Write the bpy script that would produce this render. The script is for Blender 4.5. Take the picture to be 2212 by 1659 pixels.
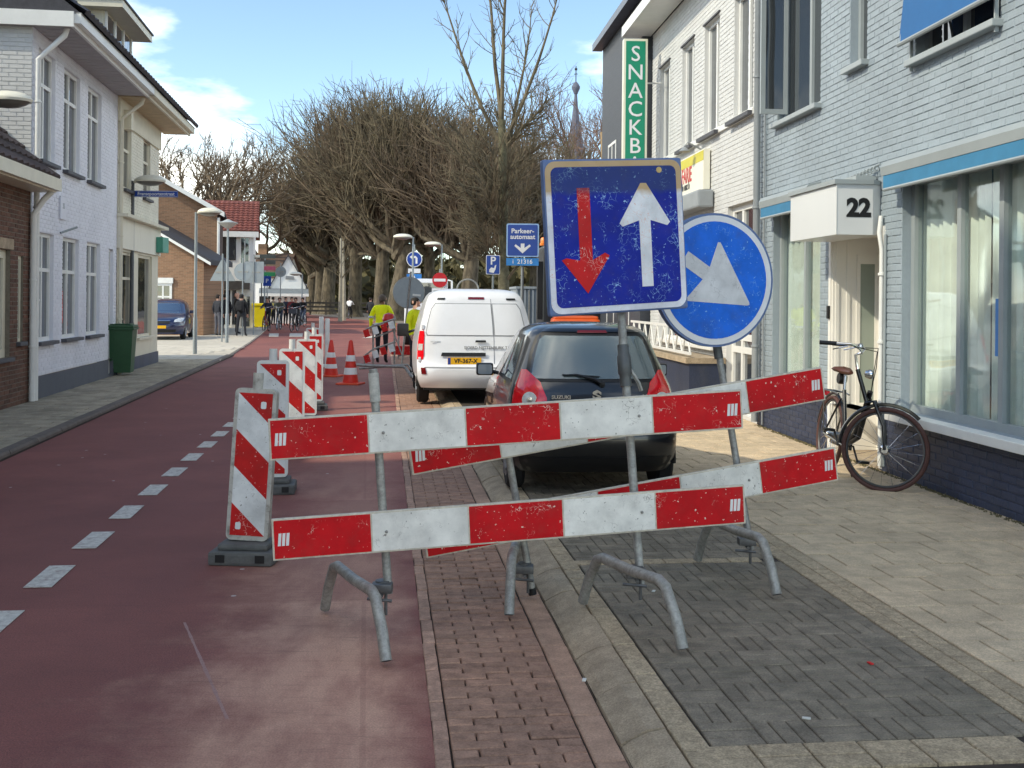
import bpy, bmesh, math, random
from mathutils import Vector, Matrix
for o in list(bpy.data.objects): bpy.data.objects.remove(o)
S = bpy.context.scene
COL = S.collection
rad = math.radians
# ------------------------------------------------------------------ camera
F, H, CX, Y0, ROLL = 2400., 1.67, 1106., 648., .0095      # in pixels of a 2212 x 1659 picture
cam = bpy.data.cameras.new('camera'); camo = bpy.data.objects.new('camera', cam); COL.objects.link(camo)
cam.sensor_width = 36; cam.sensor_fit = 'HORIZONTAL'; cam.lens = 36*F/2212
cam.shift_y = -(829.5-Y0)/2212; cam.clip_end = 3000; cam.clip_start = .05
camo.matrix_world = Matrix.Translation((0, 0, H)) @ Matrix.Rotation(rad(90), 4, 'X') @ Matrix.Rotation(ROLL, 4, 'Z')
S.camera = camo
# ------------------------------------------------------------------ sky, sun, exposure
SUN_AZ, SUN_EL = rad(243), rad(39)
CLOUD_OFF = (-12.1, 5.6, 0)  # keeps the added bright cloud mostly outside the frame
W = bpy.data.worlds.new('World'); S.world = W; W.use_nodes = True
nt = W.node_tree; N = nt.nodes; L = nt.links
bg = N['Background']
sky = N.new('ShaderNodeTexSky'); sky.sky_type = 'NISHITA'; sky.sun_disc = False
sky.sun_elevation = SUN_EL; sky.sun_rotation = SUN_AZ; sky.air_density = 1.0; sky.dust_density = .15; sky.ozone_density = 3.2; sky.altitude = 1800
tc = N.new('ShaderNodeTexCoord'); sx_ = N.new('ShaderNodeSeparateXYZ'); L.new(tc.outputs['Generated'], sx_.inputs[0])
def mnode(op, a_, b_):
    k = N.new('ShaderNodeMath'); k.operation = op
    for i, q_ in enumerate((a_, b_)):
        if isinstance(q_, (int, float)): k.inputs[i].default_value = q_
        else: L.new(q_, k.inputs[i])
    return k.outputs[0]
dz_s = mnode('ADD', mnode('MAXIMUM', sx_.outputs['Z'], 0), .16)          # broken cloud in perspective, mostly added out of view to brighten the shade
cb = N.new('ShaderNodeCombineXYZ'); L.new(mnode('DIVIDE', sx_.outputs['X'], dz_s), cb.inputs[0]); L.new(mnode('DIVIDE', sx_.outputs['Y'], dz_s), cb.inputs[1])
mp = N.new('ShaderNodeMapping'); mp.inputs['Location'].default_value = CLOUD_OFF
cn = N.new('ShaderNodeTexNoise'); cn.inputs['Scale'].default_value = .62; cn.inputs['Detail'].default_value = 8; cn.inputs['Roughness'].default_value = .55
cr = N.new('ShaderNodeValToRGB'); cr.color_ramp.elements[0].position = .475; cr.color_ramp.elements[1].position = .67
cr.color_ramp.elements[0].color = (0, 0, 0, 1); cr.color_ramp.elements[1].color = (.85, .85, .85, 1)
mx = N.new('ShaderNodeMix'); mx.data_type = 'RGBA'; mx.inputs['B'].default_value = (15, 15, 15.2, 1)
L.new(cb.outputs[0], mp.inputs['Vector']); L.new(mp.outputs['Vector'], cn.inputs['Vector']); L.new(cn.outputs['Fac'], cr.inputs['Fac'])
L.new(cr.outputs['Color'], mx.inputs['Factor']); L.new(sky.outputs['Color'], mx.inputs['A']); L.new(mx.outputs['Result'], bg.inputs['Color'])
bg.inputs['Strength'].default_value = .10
sl = bpy.data.lights.new('sun', 'SUN'); sl.energy = 1.25; sl.angle = rad(1.2); sl.color = (1, .95, .87)
so = bpy.data.objects.new('sun', sl); COL.objects.link(so)
sd = Vector((math.sin(SUN_AZ)*math.cos(SUN_EL), math.cos(SUN_AZ)*math.cos(SUN_EL), math.sin(SUN_EL)))
so.rotation_euler = sd.to_track_quat('Z', 'Y').to_euler(); so.location = (-8, -5, 20)
vs = S.view_settings; vs.view_transform = 'Standard'; vs.look = 'None'; vs.gamma = 1; vs.use_curve_mapping = False
vs.exposure = 1.55
vs.use_white_balance = True; vs.white_balance_temperature = 7500; vs.white_balance_tint = 4
# ------------------------------------------------------------------ pixel helpers (a pixel gives a direction only)
_c, _s = math.cos(ROLL), math.sin(ROLL)
def ray(x, y):
    dx, dy = (x-CX)/F, (Y0-y)/F
    return dx*_c-dy*_s, dx*_s+dy*_c
def G(x, y, z=0):
    a, b = ray(x, y); t = (H-z)/-b
    return Vector((a*t, t, z))
def at(x, y, D):
    a, b = ray(x, y)
    return Vector((a*D, D, H+b*D))
# ------------------------------------------------------------------ materials
MATS = {}
def lin(r, g, b):
    f = lambda v: (v/255/12.92) if v/255 <= .04045 else ((v/255+.055)/1.055)**2.4
    return (f(r), f(g), f(b))
def mat(name, col, rough=.7, metal=0, var=.14, vs=5, bump=0, bs=60, col2=None, rnd=0, coat=0, spec=.5, stretch=None, lo=.35, hi=.65, fine=0, fs=110, dirt=0, ds=3, dcol=(.05, .045, .04)):
    if name in MATS: return MATS[name]
    m = bpy.data.materials.new(name); m.use_nodes = True; MATS[name] = m
    n, l = m.node_tree.nodes, m.node_tree.links; b = n['Principled BSDF']
    g = n.new('ShaderNodeNewGeometry'); src = g.outputs['Position']
    if stretch:
        q = n.new('ShaderNodeMapping'); q.inputs['Scale'].default_value = stretch; l.new(src, q.inputs['Vector']); src = q.outputs['Vector']
    t = n.new('ShaderNodeTexNoise'); t.inputs['Scale'].default_value = vs; t.inputs['Detail'].default_value = 6; t.inputs['Roughness'].default_value = .6
    l.new(src, t.inputs['Vector'])
    r = n.new('ShaderNodeValToRGB'); r.color_ramp.elements[0].position = lo; r.color_ramp.elements[1].position = hi
    c2 = col2 or tuple(min(1, c*(1+var)) for c in col); c1 = col if col2 else tuple(c*(1-var) for c in col)
    r.color_ramp.elements[0].color = (*c1, 1); r.color_ramp.elements[1].color = (*c2, 1)
    l.new(t.outputs['Fac'], r.inputs['Fac']); out = r.outputs['Color']
    if fine:                                  # grit: light and dark grains
        fn_ = n.new('ShaderNodeTexNoise'); fn_.inputs['Scale'].default_value = fs; fn_.inputs['Detail'].default_value = 3; fn_.inputs['Roughness'].default_value = .7; l.new(src, fn_.inputs['Vector'])
        fm = n.new('ShaderNodeMapRange'); fm.inputs['From Min'].default_value = .3; fm.inputs['From Max'].default_value = .7; fm.inputs['To Min'].default_value = 1-fine; fm.inputs['To Max'].default_value = 1+fine; l.new(fn_.outputs['Fac'], fm.inputs['Value'])
        fk = n.new('ShaderNodeVectorMath'); fk.operation = 'SCALE'; l.new(out, fk.inputs[0]); l.new(fm.outputs[0], fk.inputs['Scale']); out = fk.outputs[0]
    if dirt:
        d = n.new('ShaderNodeTexNoise'); d.inputs['Scale'].default_value = ds; d.inputs['Detail'].default_value = 9; d.inputs['Roughness'].default_value = .75
        l.new(src, d.inputs['Vector'])
        dr = n.new('ShaderNodeValToRGB'); dr.color_ramp.elements[0].position = .5; dr.color_ramp.elements[1].position = .72
        dr.color_ramp.elements[0].color = (0, 0, 0, 1); dr.color_ramp.elements[1].color = (dirt, dirt, dirt, 1)
        l.new(d.outputs['Fac'], dr.inputs['Fac'])
        k = n.new('ShaderNodeMix'); k.data_type = 'RGBA'; l.new(dr.outputs['Color'], k.inputs['Factor']); l.new(out, k.inputs['A']); k.inputs['B'].default_value = (*dcol, 1); out = k.outputs['Result']
    if rnd:
        oi = n.new('ShaderNodeObjectInfo'); a = n.new('ShaderNodeMath'); a.operation = 'ADD'; l.new(oi.outputs['Random'], a.inputs[0]); l.new(g.outputs['Random Per Island'], a.inputs[1])
        fr = n.new('ShaderNodeMath'); fr.operation = 'FRACT'; l.new(a.outputs[0], fr.inputs[0])
        mr = n.new('ShaderNodeMapRange'); mr.inputs['To Min'].default_value = 1-rnd; mr.inputs['To Max'].default_value = 1+rnd; l.new(fr.outputs[0], mr.inputs['Value'])
        k = n.new('ShaderNodeVectorMath'); k.operation = 'SCALE'; l.new(out, k.inputs[0]); l.new(mr.outputs[0], k.inputs['Scale']); out = k.outputs[0]
    l.new(out, b.inputs['Base Color'])
    b.inputs['Roughness'].default_value = rough; b.inputs['Metallic'].default_value = metal; b.inputs['Coat Weight'].default_value = coat
    b.inputs['Coat Roughness'].default_value = .05; b.inputs['Specular IOR Level'].default_value = spec
    if bump:
        t2 = n.new('ShaderNodeTexNoise'); t2.inputs['Scale'].default_value = bs; t2.inputs['Detail'].default_value = 4; l.new(src, t2.inputs['Vector'])
        bn = n.new('ShaderNodeBump'); bn.inputs['Strength'].default_value = bump; bn.inputs['Distance'].default_value = .02; l.new(t2.outputs['Fac'], bn.inputs['Height']); l.new(bn.outputs['Normal'], b.inputs['Normal'])
    return m
def scratched(name, col, scr, dens=.6, scale=30, rough=.35, spots=True):
    """printed sheeting with chips and scratches in it"""
    m = mat(name, col, .5, var=.14, vs=7, spec=.22, dirt=.22, ds=5, dcol=lin(96, 84, 72))
    n, l = m.node_tree.nodes, m.node_tree.links; b = n['Principled BSDF']
    base = b.inputs['Base Color'].links[0].from_socket
    g = n.new('ShaderNodeNewGeometry'); w = n.new('ShaderNodeTexNoise'); w.inputs['Scale'].default_value = 14; w.inputs['Detail'].default_value = 2; l.new(g.outputs['Position'], w.inputs['Vector'])
    mxv = n.new('ShaderNodeMix'); mxv.data_type = 'VECTOR'; mxv.inputs['Factor'].default_value = .12; l.new(g.outputs['Position'], mxv.inputs['A']); l.new(w.outputs['Color'], mxv.inputs['B'])
    v = n.new('ShaderNodeTexVoronoi'); v.feature = 'DISTANCE_TO_EDGE'; v.inputs['Scale'].default_value = scale; l.new(mxv.outputs['Result'], v.inputs['Vector'])
    lt = n.new('ShaderNodeMapRange'); lt.inputs['From Min'].default_value = .006; lt.inputs['From Max'].default_value = .03; lt.inputs['To Min'].default_value = 1; lt.inputs['To Max'].default_value = 0; l.new(v.outputs['Distance'], lt.inputs['Value'])
    k = n.new('ShaderNodeTexNoise'); k.inputs['Scale'].default_value = 11; k.inputs['Detail'].default_value = 5; l.new(g.outputs['Position'], k.inputs['Vector'])
    kr = n.new('ShaderNodeValToRGB'); kr.color_ramp.elements[0].position = 1-dens; kr.color_ramp.elements[1].position = min(.99, 1-dens+.12); l.new(k.outputs['Fac'], kr.inputs['Fac'])
    mu = n.new('ShaderNodeMath'); mu.operation = 'MULTIPLY'; l.new(lt.outputs[0], mu.inputs[0]); l.new(kr.outputs['Color'], mu.inputs[1])
    fac = mu.outputs[0]
    if spots:
        s2 = n.new('ShaderNodeTexNoise'); s2.inputs['Scale'].default_value = 58; s2.inputs['Detail'].default_value = 4; l.new(g.outputs['Position'], s2.inputs['Vector'])
        sr = n.new('ShaderNodeValToRGB'); sr.color_ramp.elements[0].position = .675; sr.color_ramp.elements[1].position = .70; l.new(s2.outputs['Fac'], sr.inputs['Fac'])
        mm = n.new('ShaderNodeMath'); mm.operation = 'MAXIMUM'; l.new(fac, mm.inputs[0]); l.new(sr.outputs['Color'], mm.inputs[1]); fac = mm.outputs[0]
    x = n.new('ShaderNodeMix'); x.data_type = 'RGBA'; l.new(fac, x.inputs['Factor']); l.new(base, x.inputs['A']); x.inputs['B'].default_value = (*scr, 1)
    l.new(x.outputs['Result'], b.inputs['Base Color'])
    return m
def glassmat(name, dark=(.02, .025, .03), clear=0., ior=1.7, tint=(.85, .9, .9)):
    if name in MATS: return MATS[name]
    m = bpy.data.materials.new(name); m.use_nodes = True; MATS[name] = m
    n, l = m.node_tree.nodes, m.node_tree.links; n.clear()
    o = n.new('ShaderNodeOutputMaterial'); gl = n.new('ShaderNodeBsdfGlossy'); gl.inputs['Roughness'].default_value = .03; gl.inputs['Color'].default_value = (.95, .97, 1, 1)
    df = n.new('ShaderNodeBsdfDiffuse'); df.inputs['Color'].default_value = (*dark, 1)
    tr = n.new('ShaderNodeBsdfTransparent'); tr.inputs['Color'].default_value = (*tint, 1)
    a = n.new('ShaderNodeMixShader'); a.inputs[0].default_value = clear; l.new(df.outputs[0], a.inputs[1]); l.new(tr.outputs[0], a.inputs[2])
    lwt = n.new('ShaderNodeLayerWeight'); lwt.inputs['Blend'].default_value = .5; r0 = ((ior-1)/(ior+1))**2
    pw = n.new('ShaderNodeMath'); pw.operation = 'POWER'; pw.inputs[1].default_value = 4; l.new(lwt.outputs['Facing'], pw.inputs[0])
    fr = n.new('ShaderNodeMath'); fr.operation = 'MULTIPLY_ADD'; fr.inputs[1].default_value = 1-r0; fr.inputs[2].default_value = r0; l.new(pw.outputs[0], fr.inputs[0])
    g = n.new('ShaderNodeNewGeometry'); t = n.new('ShaderNodeTexNoise'); t.inputs['Scale'].default_value = 1.1; l.new(g.outputs['Position'], t.inputs['Vector'])
    bn = n.new('ShaderNodeBump'); bn.inputs['Strength'].default_value = .06; bn.inputs['Distance'].default_value = .1; l.new(t.outputs['Fac'], bn.inputs['Height']); l.new(bn.outputs[0], gl.inputs['Normal'])
    b = n.new('ShaderNodeMixShader'); l.new(fr.outputs[0], b.inputs[0]); l.new(a.outputs[0], b.inputs[1]); l.new(gl.outputs[0], b.inputs[2]); l.new(b.outputs[0], o.inputs['Surface'])
    return m
# ------------------------------------------------------------------ mesh helpers
def link(name, me, parent=None, loc=(0, 0, 0), rz=0):
    o = bpy.data.objects.new(name, me); COL.objects.link(o); o.location = loc; o.rotation_euler = (0, 0, rz)
    if parent is not None: o.parent = parent
    return o
def thing(name, label, cat, loc=(0, 0, 0), rz=0, group=None):
    o = link(name, None, None, loc, rz); o.empty_display_size = .1
    o['label'] = label; o['category'] = cat
    if group: o['group'] = group
    return o
def tag(o, label, cat, group=None):
    o['label'] = label; o['category'] = cat
    if group: o['group'] = group
    return o
def struct(o, label=None, cat=None):
    o['kind'] = 'structure'
    if label: o['label'] = label
    if cat: o['category'] = cat
    return o
class MB:
    def __init__(s): s.v, s.f, s.m, s.M = [], [], [], None
    def add(s, vs, fs, mi=0, M=None):
        k = len(s.v); M = M or s.M
        for p in vs: s.v.append(tuple(M @ Vector(p)) if M else tuple(p))
        for f in fs: s.f.append([k+i for i in f]); s.m.append(mi)
        return s
    def bx(s, x0, x1, y0, y1, z0, z1, mi=0, M=None):
        return s.add([(x0, y0, z0), (x1, y0, z0), (x1, y1, z0), (x0, y1, z0), (x0, y0, z1), (x1, y0, z1), (x1, y1, z1), (x0, y1, z1)],
                     [(3, 2, 1, 0), (4, 5, 6, 7), (0, 1, 5, 4), (1, 2, 6, 5), (2, 3, 7, 6), (3, 0, 4, 7)], mi, M)
    def cbx(s, x0, x1, y0, y1, z0, z1, c=.01, mi=0, M=None):
        """box with all edges chamfered"""
        bm = bmesh.new(); bmesh.ops.create_cube(bm, size=1)
        for v in bm.verts: v.co = Vector((x0+(v.co.x+.5)*(x1-x0), y0+(v.co.y+.5)*(y1-y0), z0+(v.co.z+.5)*(z1-z0)))
        bmesh.ops.bevel(bm, geom=list(bm.edges), offset=c, segments=2, affect='EDGES', profile=.6)
        bm.verts.index_update(); s.add([v.co[:] for v in bm.verts], [[v.index for v in f.verts] for f in bm.faces], mi, M); bm.free(); return s
    def tube(s, pts, r, n=8, mi=0, cap=True, M=None):
        pts = [Vector(p) for p in pts]; rs = r if isinstance(r, (list, tuple)) else [r]*len(pts)
        vs, fs = [], []; up = None
        for i, p in enumerate(pts):
            d = (pts[min(i+1, len(pts)-1)]-pts[max(i-1, 0)]).normalized()
            if up is None: up = Vector((0, 0, 1)) if abs(d.z) < .9 else Vector((1, 0, 0))
            a = d.cross(up)
            if a.length < 1e-5: a = d.orthogonal()
            a.normalize(); b = a.cross(d).normalized(); up = b
            for k in range(n):
                t = 2*math.pi*k/n; vs.append(p+(a*math.cos(t)+b*math.sin(t))*rs[i])
        for i in range(len(pts)-1):
            for k in range(n):
                fs.append((i*n+k, (i+1)*n+k, (i+1)*n+(k+1) % n, i*n+(k+1) % n))
        if cap: fs.append(list(range(n))); fs.append([(len(pts)-1)*n+k for k in reversed(range(n))])
        return s.add(vs, fs, mi, M)
    def ring(s, c, R, r, n=24, k=6, axis='Y', mi=0, M=None, a0=0, a1=2*math.pi):
        full = abs(a1-a0-2*math.pi) < 1e-4; vs, fs = [], []; nn = n if full else n+1
        for i in range(nn):
            t = a0+(a1-a0)*i/n
            for j in range(k):
                q = 2*math.pi*j/k; rr = R+r*math.cos(q); h = r*math.sin(q)
                p = {'Y': (rr*math.cos(t), h, rr*math.sin(t)), 'Z': (rr*math.cos(t), rr*math.sin(t), h), 'X': (h, rr*math.cos(t), rr*math.sin(t))}[axis]
                vs.append(Vector(c)+Vector(p))
        for i in range(n):
            for j in range(k):
                a, b = i*k, ((i+1) % nn)*k; fs.append((a+j, a+(j+1) % k, b+(j+1) % k, b+j))
        return s.add(vs, fs, mi, M)
    def lathe(s, prof, n=20, mi=0, M=None, c=(0, 0, 0), sx=1, sy=1):
        vs, fs = [], []
        for r, z in prof:
            for k in range(n): t = 2*math.pi*k/n; vs.append((c[0]+r*math.cos(t)*sx, c[1]+r*math.sin(t)*sy, c[2]+z))
        for i in range(len(prof)-1):
            for k in range(n): fs.append((i*n+k, i*n+(k+1) % n, (i+1)*n+(k+1) % n, (i+1)*n+k))
        fs.append([k for k in reversed(range(n))]); fs.append([(len(prof)-1)*n+k for k in range(n)])
        return s.add(vs, fs, mi, M)
    def prism(s, poly, y0, y1, mi=0, M=None):
        """outline in x,z (counter-clockwise seen from -y) made solid from y0 (front) to y1"""
        n = len(poly); vs = [(p[0], y0, p[1]) for p in poly]+[(p[0], y1, p[1]) for p in poly]
        fs = [list(range(n)), [n+k for k in reversed(range(n))]]+[(k, n+k, n+(k+1) % n, (k+1) % n) for k in range(n)]
        return s.add(vs, fs, mi, M)
    def flat(s, poly, z0, z1, mi=0, M=None):
        """outline in x,y made solid from z0 to z1"""
        n = len(poly); vs = [(p[0], p[1], z0) for p in poly]+[(p[0], p[1], z1) for p in poly]
        fs = [[k for k in reversed(range(n))], [n+k for k in range(n)]]+[(k, (k+1) % n, n+(k+1) % n, n+k) for k in range(n)]
        return s.add(vs, fs, mi, M)
    def me(s, name, mats, smooth=False):
        me = bpy.data.meshes.new(name); me.from_pydata(s.v, [], s.f)
        mats = mats if isinstance(mats, (list, tuple)) else [mats]
        for m in mats: me.materials.append(m)
        if len(mats) > 1: me.polygons.foreach_set('material_index', s.m)
        if smooth:
            me.polygons.foreach_set('use_smooth', [True]*len(s.f))
            try: me.set_sharp_from_angle(angle=rad(38))
            except Exception: pass
        me.update(); return me
    def build(s, name, mats, parent=None, smooth=False, loc=(0, 0, 0), rz=0):
        return link(name, s.me(name, mats, smooth), parent, loc, rz)
def rrect(w, h, r, n=5, cx=0, cz=0):
    p = []
    for (x, z, a) in ((w/2-r, -h/2+r, -90), (w/2-r, h/2-r, 0), (-w/2+r, h/2-r, 90), (-w/2+r, -h/2+r, 180)):
        for k in range(n+1): t = rad(a+90*k/n); p.append((cx+x+r*math.cos(t), cz+z+r*math.sin(t)))
    return p
def circ(r, n=32, cx=0, cz=0): return [(cx+r*math.cos(2*math.pi*k/n), cz+r*math.sin(2*math.pi*k/n)) for k in range(n)]
def clip(poly, fn):
    out = []
    for i in range(len(poly)):
        a, b = poly[i-1], poly[i]; fa, fb = fn(a), fn(b)
        if (fa >= 0) != (fb >= 0): t = fa/(fa-fb); out.append((a[0]+(b[0]-a[0])*t, a[1]+(b[1]-a[1])*t))
        if fb >= 0: out.append(b)
    return out
RX = Matrix.Rotation(rad(90), 4, 'X')
def text(body, size, m, parent, loc, rot=None, bold=0., name='lettering', ext=.0015, sx=1, spacing=1):
    """lettering that faces local -y unless rot says otherwise"""
    cu = bpy.data.curves.new('t', 'FONT'); cu.body = body; cu.size = size; cu.extrude = ext; cu.offset = bold; cu.align_x = 'CENTER'; cu.align_y = 'CENTER'; cu.resolution_u = 3; cu.space_character = spacing
    o = bpy.data.objects.new('t', cu); COL.objects.link(o); bpy.context.view_layer.update()
    me = bpy.data.meshes.new_from_object(o.evaluated_get(bpy.context.evaluated_depsgraph_get())); bpy.data.objects.remove(o); bpy.data.curves.remove(cu)
    me.transform(Matrix.Translation(loc) @ (rot or Matrix()) @ RX @ Matrix.Diagonal((sx, 1, 1, 1))); me.materials.clear(); me.materials.append(m); me.name = name
    return link(name, me, parent)
def copy_tree(o, parent=None):
    c = o.copy(); COL.objects.link(c); c.parent = parent
    for ch in list(o.children): copy_tree(ch, c)
    return c
random.seed(7)
rnd = random.uniform
# ------------------------------------------------------------------ shared materials
paint_grey = mat('grey_wall_paint', lin(148, 160, 168), .55, stretch=(1, 1, .4), var=.07, vs=1.3, bump=.12, bs=90, rnd=.05, fine=.05, fs=45, dirt=.16, ds=1.7, dcol=lin(112, 117, 118))
paint_navy = mat('dark_plinth_paint', lin(46, 55, 78), .5, stretch=(1, 1, .5), var=.16, vs=2, bump=.15, bs=80, rnd=.12, fine=.16, fs=60, dirt=.25, ds=5, dcol=lin(95, 95, 95))
paint_white = mat('white_wall_paint', lin(206, 206, 204), .6, stretch=(1, 1, .35), var=.05, vs=1.5, bump=.12, bs=90, rnd=.025, dirt=.12, ds=2.3, dcol=lin(165, 163, 155))
paint_blue = mat('pale_blue_wall_paint', lin(224, 225, 233), .6, stretch=(1, 1, .35), var=.05, vs=1.2, bump=.12, bs=80, rnd=.03, dirt=.15, ds=2, dcol=lin(150, 155, 170))
paint_cream = mat('cream_wall_paint', lin(224, 219, 203), .6, stretch=(1, 1, .35), var=.04, vs=1.2, bump=.1, bs=80, rnd=.03, dirt=.15, ds=2, dcol=lin(160, 150, 128))
brick_brown = mat('brown_brick', lin(104, 72, 58), .85, var=.25, vs=14, bump=.4, bs=120, rnd=.28)
mortar = mat('mortar', lin(120, 112, 100), .95, var=.15, vs=20, bump=.2)
wood_white = mat('white_frame_paint', lin(228, 228, 224), .4, var=.04, vs=3, dirt=.1, ds=5, dcol=lin(150, 148, 140))
wood_cream = mat('cream_frame_paint', lin(220, 213, 192), .45, var=.05, vs=3, dirt=.12, ds=4, dcol=lin(150, 140, 115))
wood_grey = mat('grey_frame_paint', lin(150, 158, 160), .4, var=.05, vs=3)
soffit_m = mat('soffit_boards', lin(170, 166, 168), .6, var=.08, vs=4)
slate_sill = mat('slate_sill', lin(74, 74, 80), .6, var=.15, vs=9, bump=.1)
galv = mat('galvanised_steel', lin(156, 154, 148), .5, .35, var=.2, vs=22, fine=.2, fs=70, bump=.05, bs=40, dirt=.35, ds=14, dcol=lin(92, 88, 84))
galv_pole = mat('grey_lamp_pole', lin(140, 146, 148), .45, .3, var=.08, vs=5)
alu = mat('aluminium_back', lin(150, 158, 162), .5, .4, var=.06, vs=4, dirt=.2, ds=6, dcol=lin(110, 115, 118))
rubber = mat('black_rubber', lin(28, 28, 30), .75, var=.2, vs=12)
blackp = mat('black_plastic', lin(20, 20, 22), .45, var=.15, vs=10)
chrome = mat('chrome', (.75, .75, .76), .15, 1, var=.03)
concrete = mat('concrete_stone', lin(170, 152, 128), .9, var=.2, vs=7, fine=.34, fs=120, bump=.35, bs=140, rnd=.1, dirt=.4, ds=2.5, dcol=lin(112, 96, 80))
roof_dark = mat('dark_roof_tile', lin(56, 56, 62), .7, var=.2, vs=9, bump=.2, bs=40, rnd=.15)
roof_red = mat('red_roof_tile', lin(116, 62, 52), .75, var=.2, vs=7, bump=.2, rnd=.18)
glass = glassmat('window_glass', dark=(.035, .04, .044), ior=2.1)
glass_clear = glassmat('shop_glass', clear=.97, ior=1.35, tint=(.93, .96, .95))
white_paint = mat('road_marking_paint', lin(206, 200, 190), .8, var=.12, vs=20, fine=.14, fs=60, dirt=.85, ds=13, dcol=lin(124, 84, 78), bump=.2)
sign_white = mat('sign_white', lin(226, 227, 230), .4, var=.05, vs=8, dirt=.12, ds=9, dcol=lin(150, 140, 120))
sign_blue = mat('sign_blue', lin(24, 66, 152), .35, var=.06, vs=6)
red_sheet = scratched('red_sheeting', lin(200, 14, 26), lin(228, 205, 190), .42, 34)
white_sheet = scratched('white_sheeting', lin(230, 228, 220), lin(150, 145, 136), .44, 26)
# ================================================================== GROUND
def sheet(name, poly, z, m, label, cat=None):
    me = bpy.data.meshes.new(name); me.from_pydata([(p[0], p[1], z) for p in poly], [], [list(range(len(poly)))]); me.materials.append(m)
    o = link(name, me); return struct(o, label, cat)
ground_m = mat('far_paving', lin(128, 118, 108), .95, var=.12, vs=.6, bump=.1, bs=20)
sheet('ground', [(-900, -60), (900, -60), (900, 1500), (-900, 1500)], -.05, ground_m, 'brownish ground stretching out beneath the whole street')
def road_material():
    m = mat('red_asphalt', lin(138, 82, 74), .8, var=.16, vs=1.1, fine=.3, fs=130, bump=.35, bs=160)
    n, l = m.node_tree.nodes, m.node_tree.links; b = n['Principled BSDF']; base = b.inputs['Base Color'].links[0].from_socket
    g = n.new('ShaderNodeNewGeometry'); pos = g.outputs['Position']
    def noise(scale, det=5, st=None, ro=.6):
        t = n.new('ShaderNodeTexNoise'); t.inputs['Scale'].default_value = scale; t.inputs['Detail'].default_value = det; t.inputs['Roughness'].default_value = ro
        if st:
            q = n.new('ShaderNodeMapping'); q.inputs['Scale'].default_value = st; q.inputs['Rotation'].default_value = (0, 0, -.115); l.new(pos, q.inputs['Vector']); l.new(q.outputs['Vector'], t.inputs['Vector'])
        else: l.new(pos, t.inputs['Vector'])
        return t.outputs['Fac']
    def math_(op, a, bb):
        k = n.new('ShaderNodeMath'); k.operation = op
        for i, q in enumerate((a, bb)):
            if isinstance(q, (int, float)): k.inputs[i].default_value = q
            else: l.new(q, k.inputs[i])
        return k.outputs[0]
    def ramp(f, a, c):
        r = n.new('ShaderNodeMapRange'); r.interpolation_type = 'SMOOTHSTEP'; r.inputs['From Min'].default_value = a; r.inputs['From Max'].default_value = c; l.new(f, r.inputs['Value']); return r.outputs[0]
    def mixc(f, a, col):
        x = n.new('ShaderNodeMix'); x.data_type = 'RGBA'; l.new(f, x.inputs['Factor']); l.new(a, x.inputs['A']); x.inputs['B'].default_value = (*col, 1); return x.outputs['Result']
    sp = n.new('ShaderNodeSeparateXYZ'); l.new(pos, sp.inputs[0])
    # sand and dust trodden over the lane in front of the barrier (its own ragged outline)
    lane = math_('ADD', sp.outputs['X'], math_('MULTIPLY', sp.outputs['Y'], .115))      # across the street
    side = ramp(math_('ADD', lane, math_('MULTIPLY', noise(.8, 8, None, .72), 2.1)), -.1, .7)
    strk = ramp(noise(3.5, 7, (1.0, .35, 1), .7), .36, .62)
    edge = ramp(math_('ADD', math_('MULTIPLY', lane, -1), math_('MULTIPLY', noise(4, 6), .5)), -.05, .35)
    far = ramp(sp.outputs['Y'], 12, 6)
    dust = math_('MULTIPLY', math_('MULTIPLY', side, edge), math_('MULTIPLY', math_('ADD', math_('MULTIPLY', strk, .5), .58), math_('ADD', math_('MULTIPLY', far, .75), .2)))
    c = mixc(dust, base, lin(212, 166, 142))
    c = mixc(math_('MULTIPLY', ramp(noise(.55, 6, (1, .12, 1)), .48, .75), .35), c, lin(104, 64, 62))
    # asphalt patches across the lane
    pt = n.new('ShaderNodeTexBrick'); pt.inputs['Scale'].default_value = 1; pt.inputs['Brick Width'].default_value = 60; pt.inputs['Row Height'].default_value = 3.1; pt.inputs['Mortar Size'].default_value = .012
    pt.inputs['Color1'].default_value = (0, 0, 0, 1); pt.inputs['Color2'].default_value = (.55, .55, .55, 1); pt.inputs['Mortar'].default_value = (.25, .25, .25, 1)
    q = n.new('ShaderNodeMapping'); q.inputs['Rotation'].default_value = (0, 0, -.13); l.new(pos, q.inputs['Vector']); l.new(q.outputs['Vector'], pt.inputs['Vector'])
    k = n.new('ShaderNodeSeparateColor'); l.new(pt.outputs['Color'], k.inputs[0])
    c = mixc(k.outputs[0], c, lin(128, 76, 70))
    # pale chips
    v = n.new('ShaderNodeTexVoronoi'); v.inputs['Scale'].default_value = 3.3; v.inputs['Randomness'].default_value = 1; l.new(pos, v.inputs['Vector'])
    chip = math_('MULTIPLY', math_('LESS_THAN', v.outputs['Distance'], .05), math_('GREATER_THAN', noise(1.7, 2), .5))
    c = mixc(chip, c, lin(190, 176, 170))
    # one long chalky scrape
    c = mixc(math_('MULTIPLY', math_('LESS_THAN', math_('ABSOLUTE', math_('ADD', math_('ADD', sp.outputs['X'], math_('MULTIPLY', sp.outputs['Y'], .425)), -.758), 0), math_('MULTIPLY', noise(9, 3), .015)),
        math_('MULTIPLY', math_('GREATER_THAN', sp.outputs['Y'], 4.4), math_('LESS_THAN', sp.outputs['Y'], 5.7))), c, lin(164, 128, 122))
    strp = ramp(noise(7, 5, (.45, 4.5, 1), .65), .52, .72)                    # short scuffs across the lane
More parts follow.
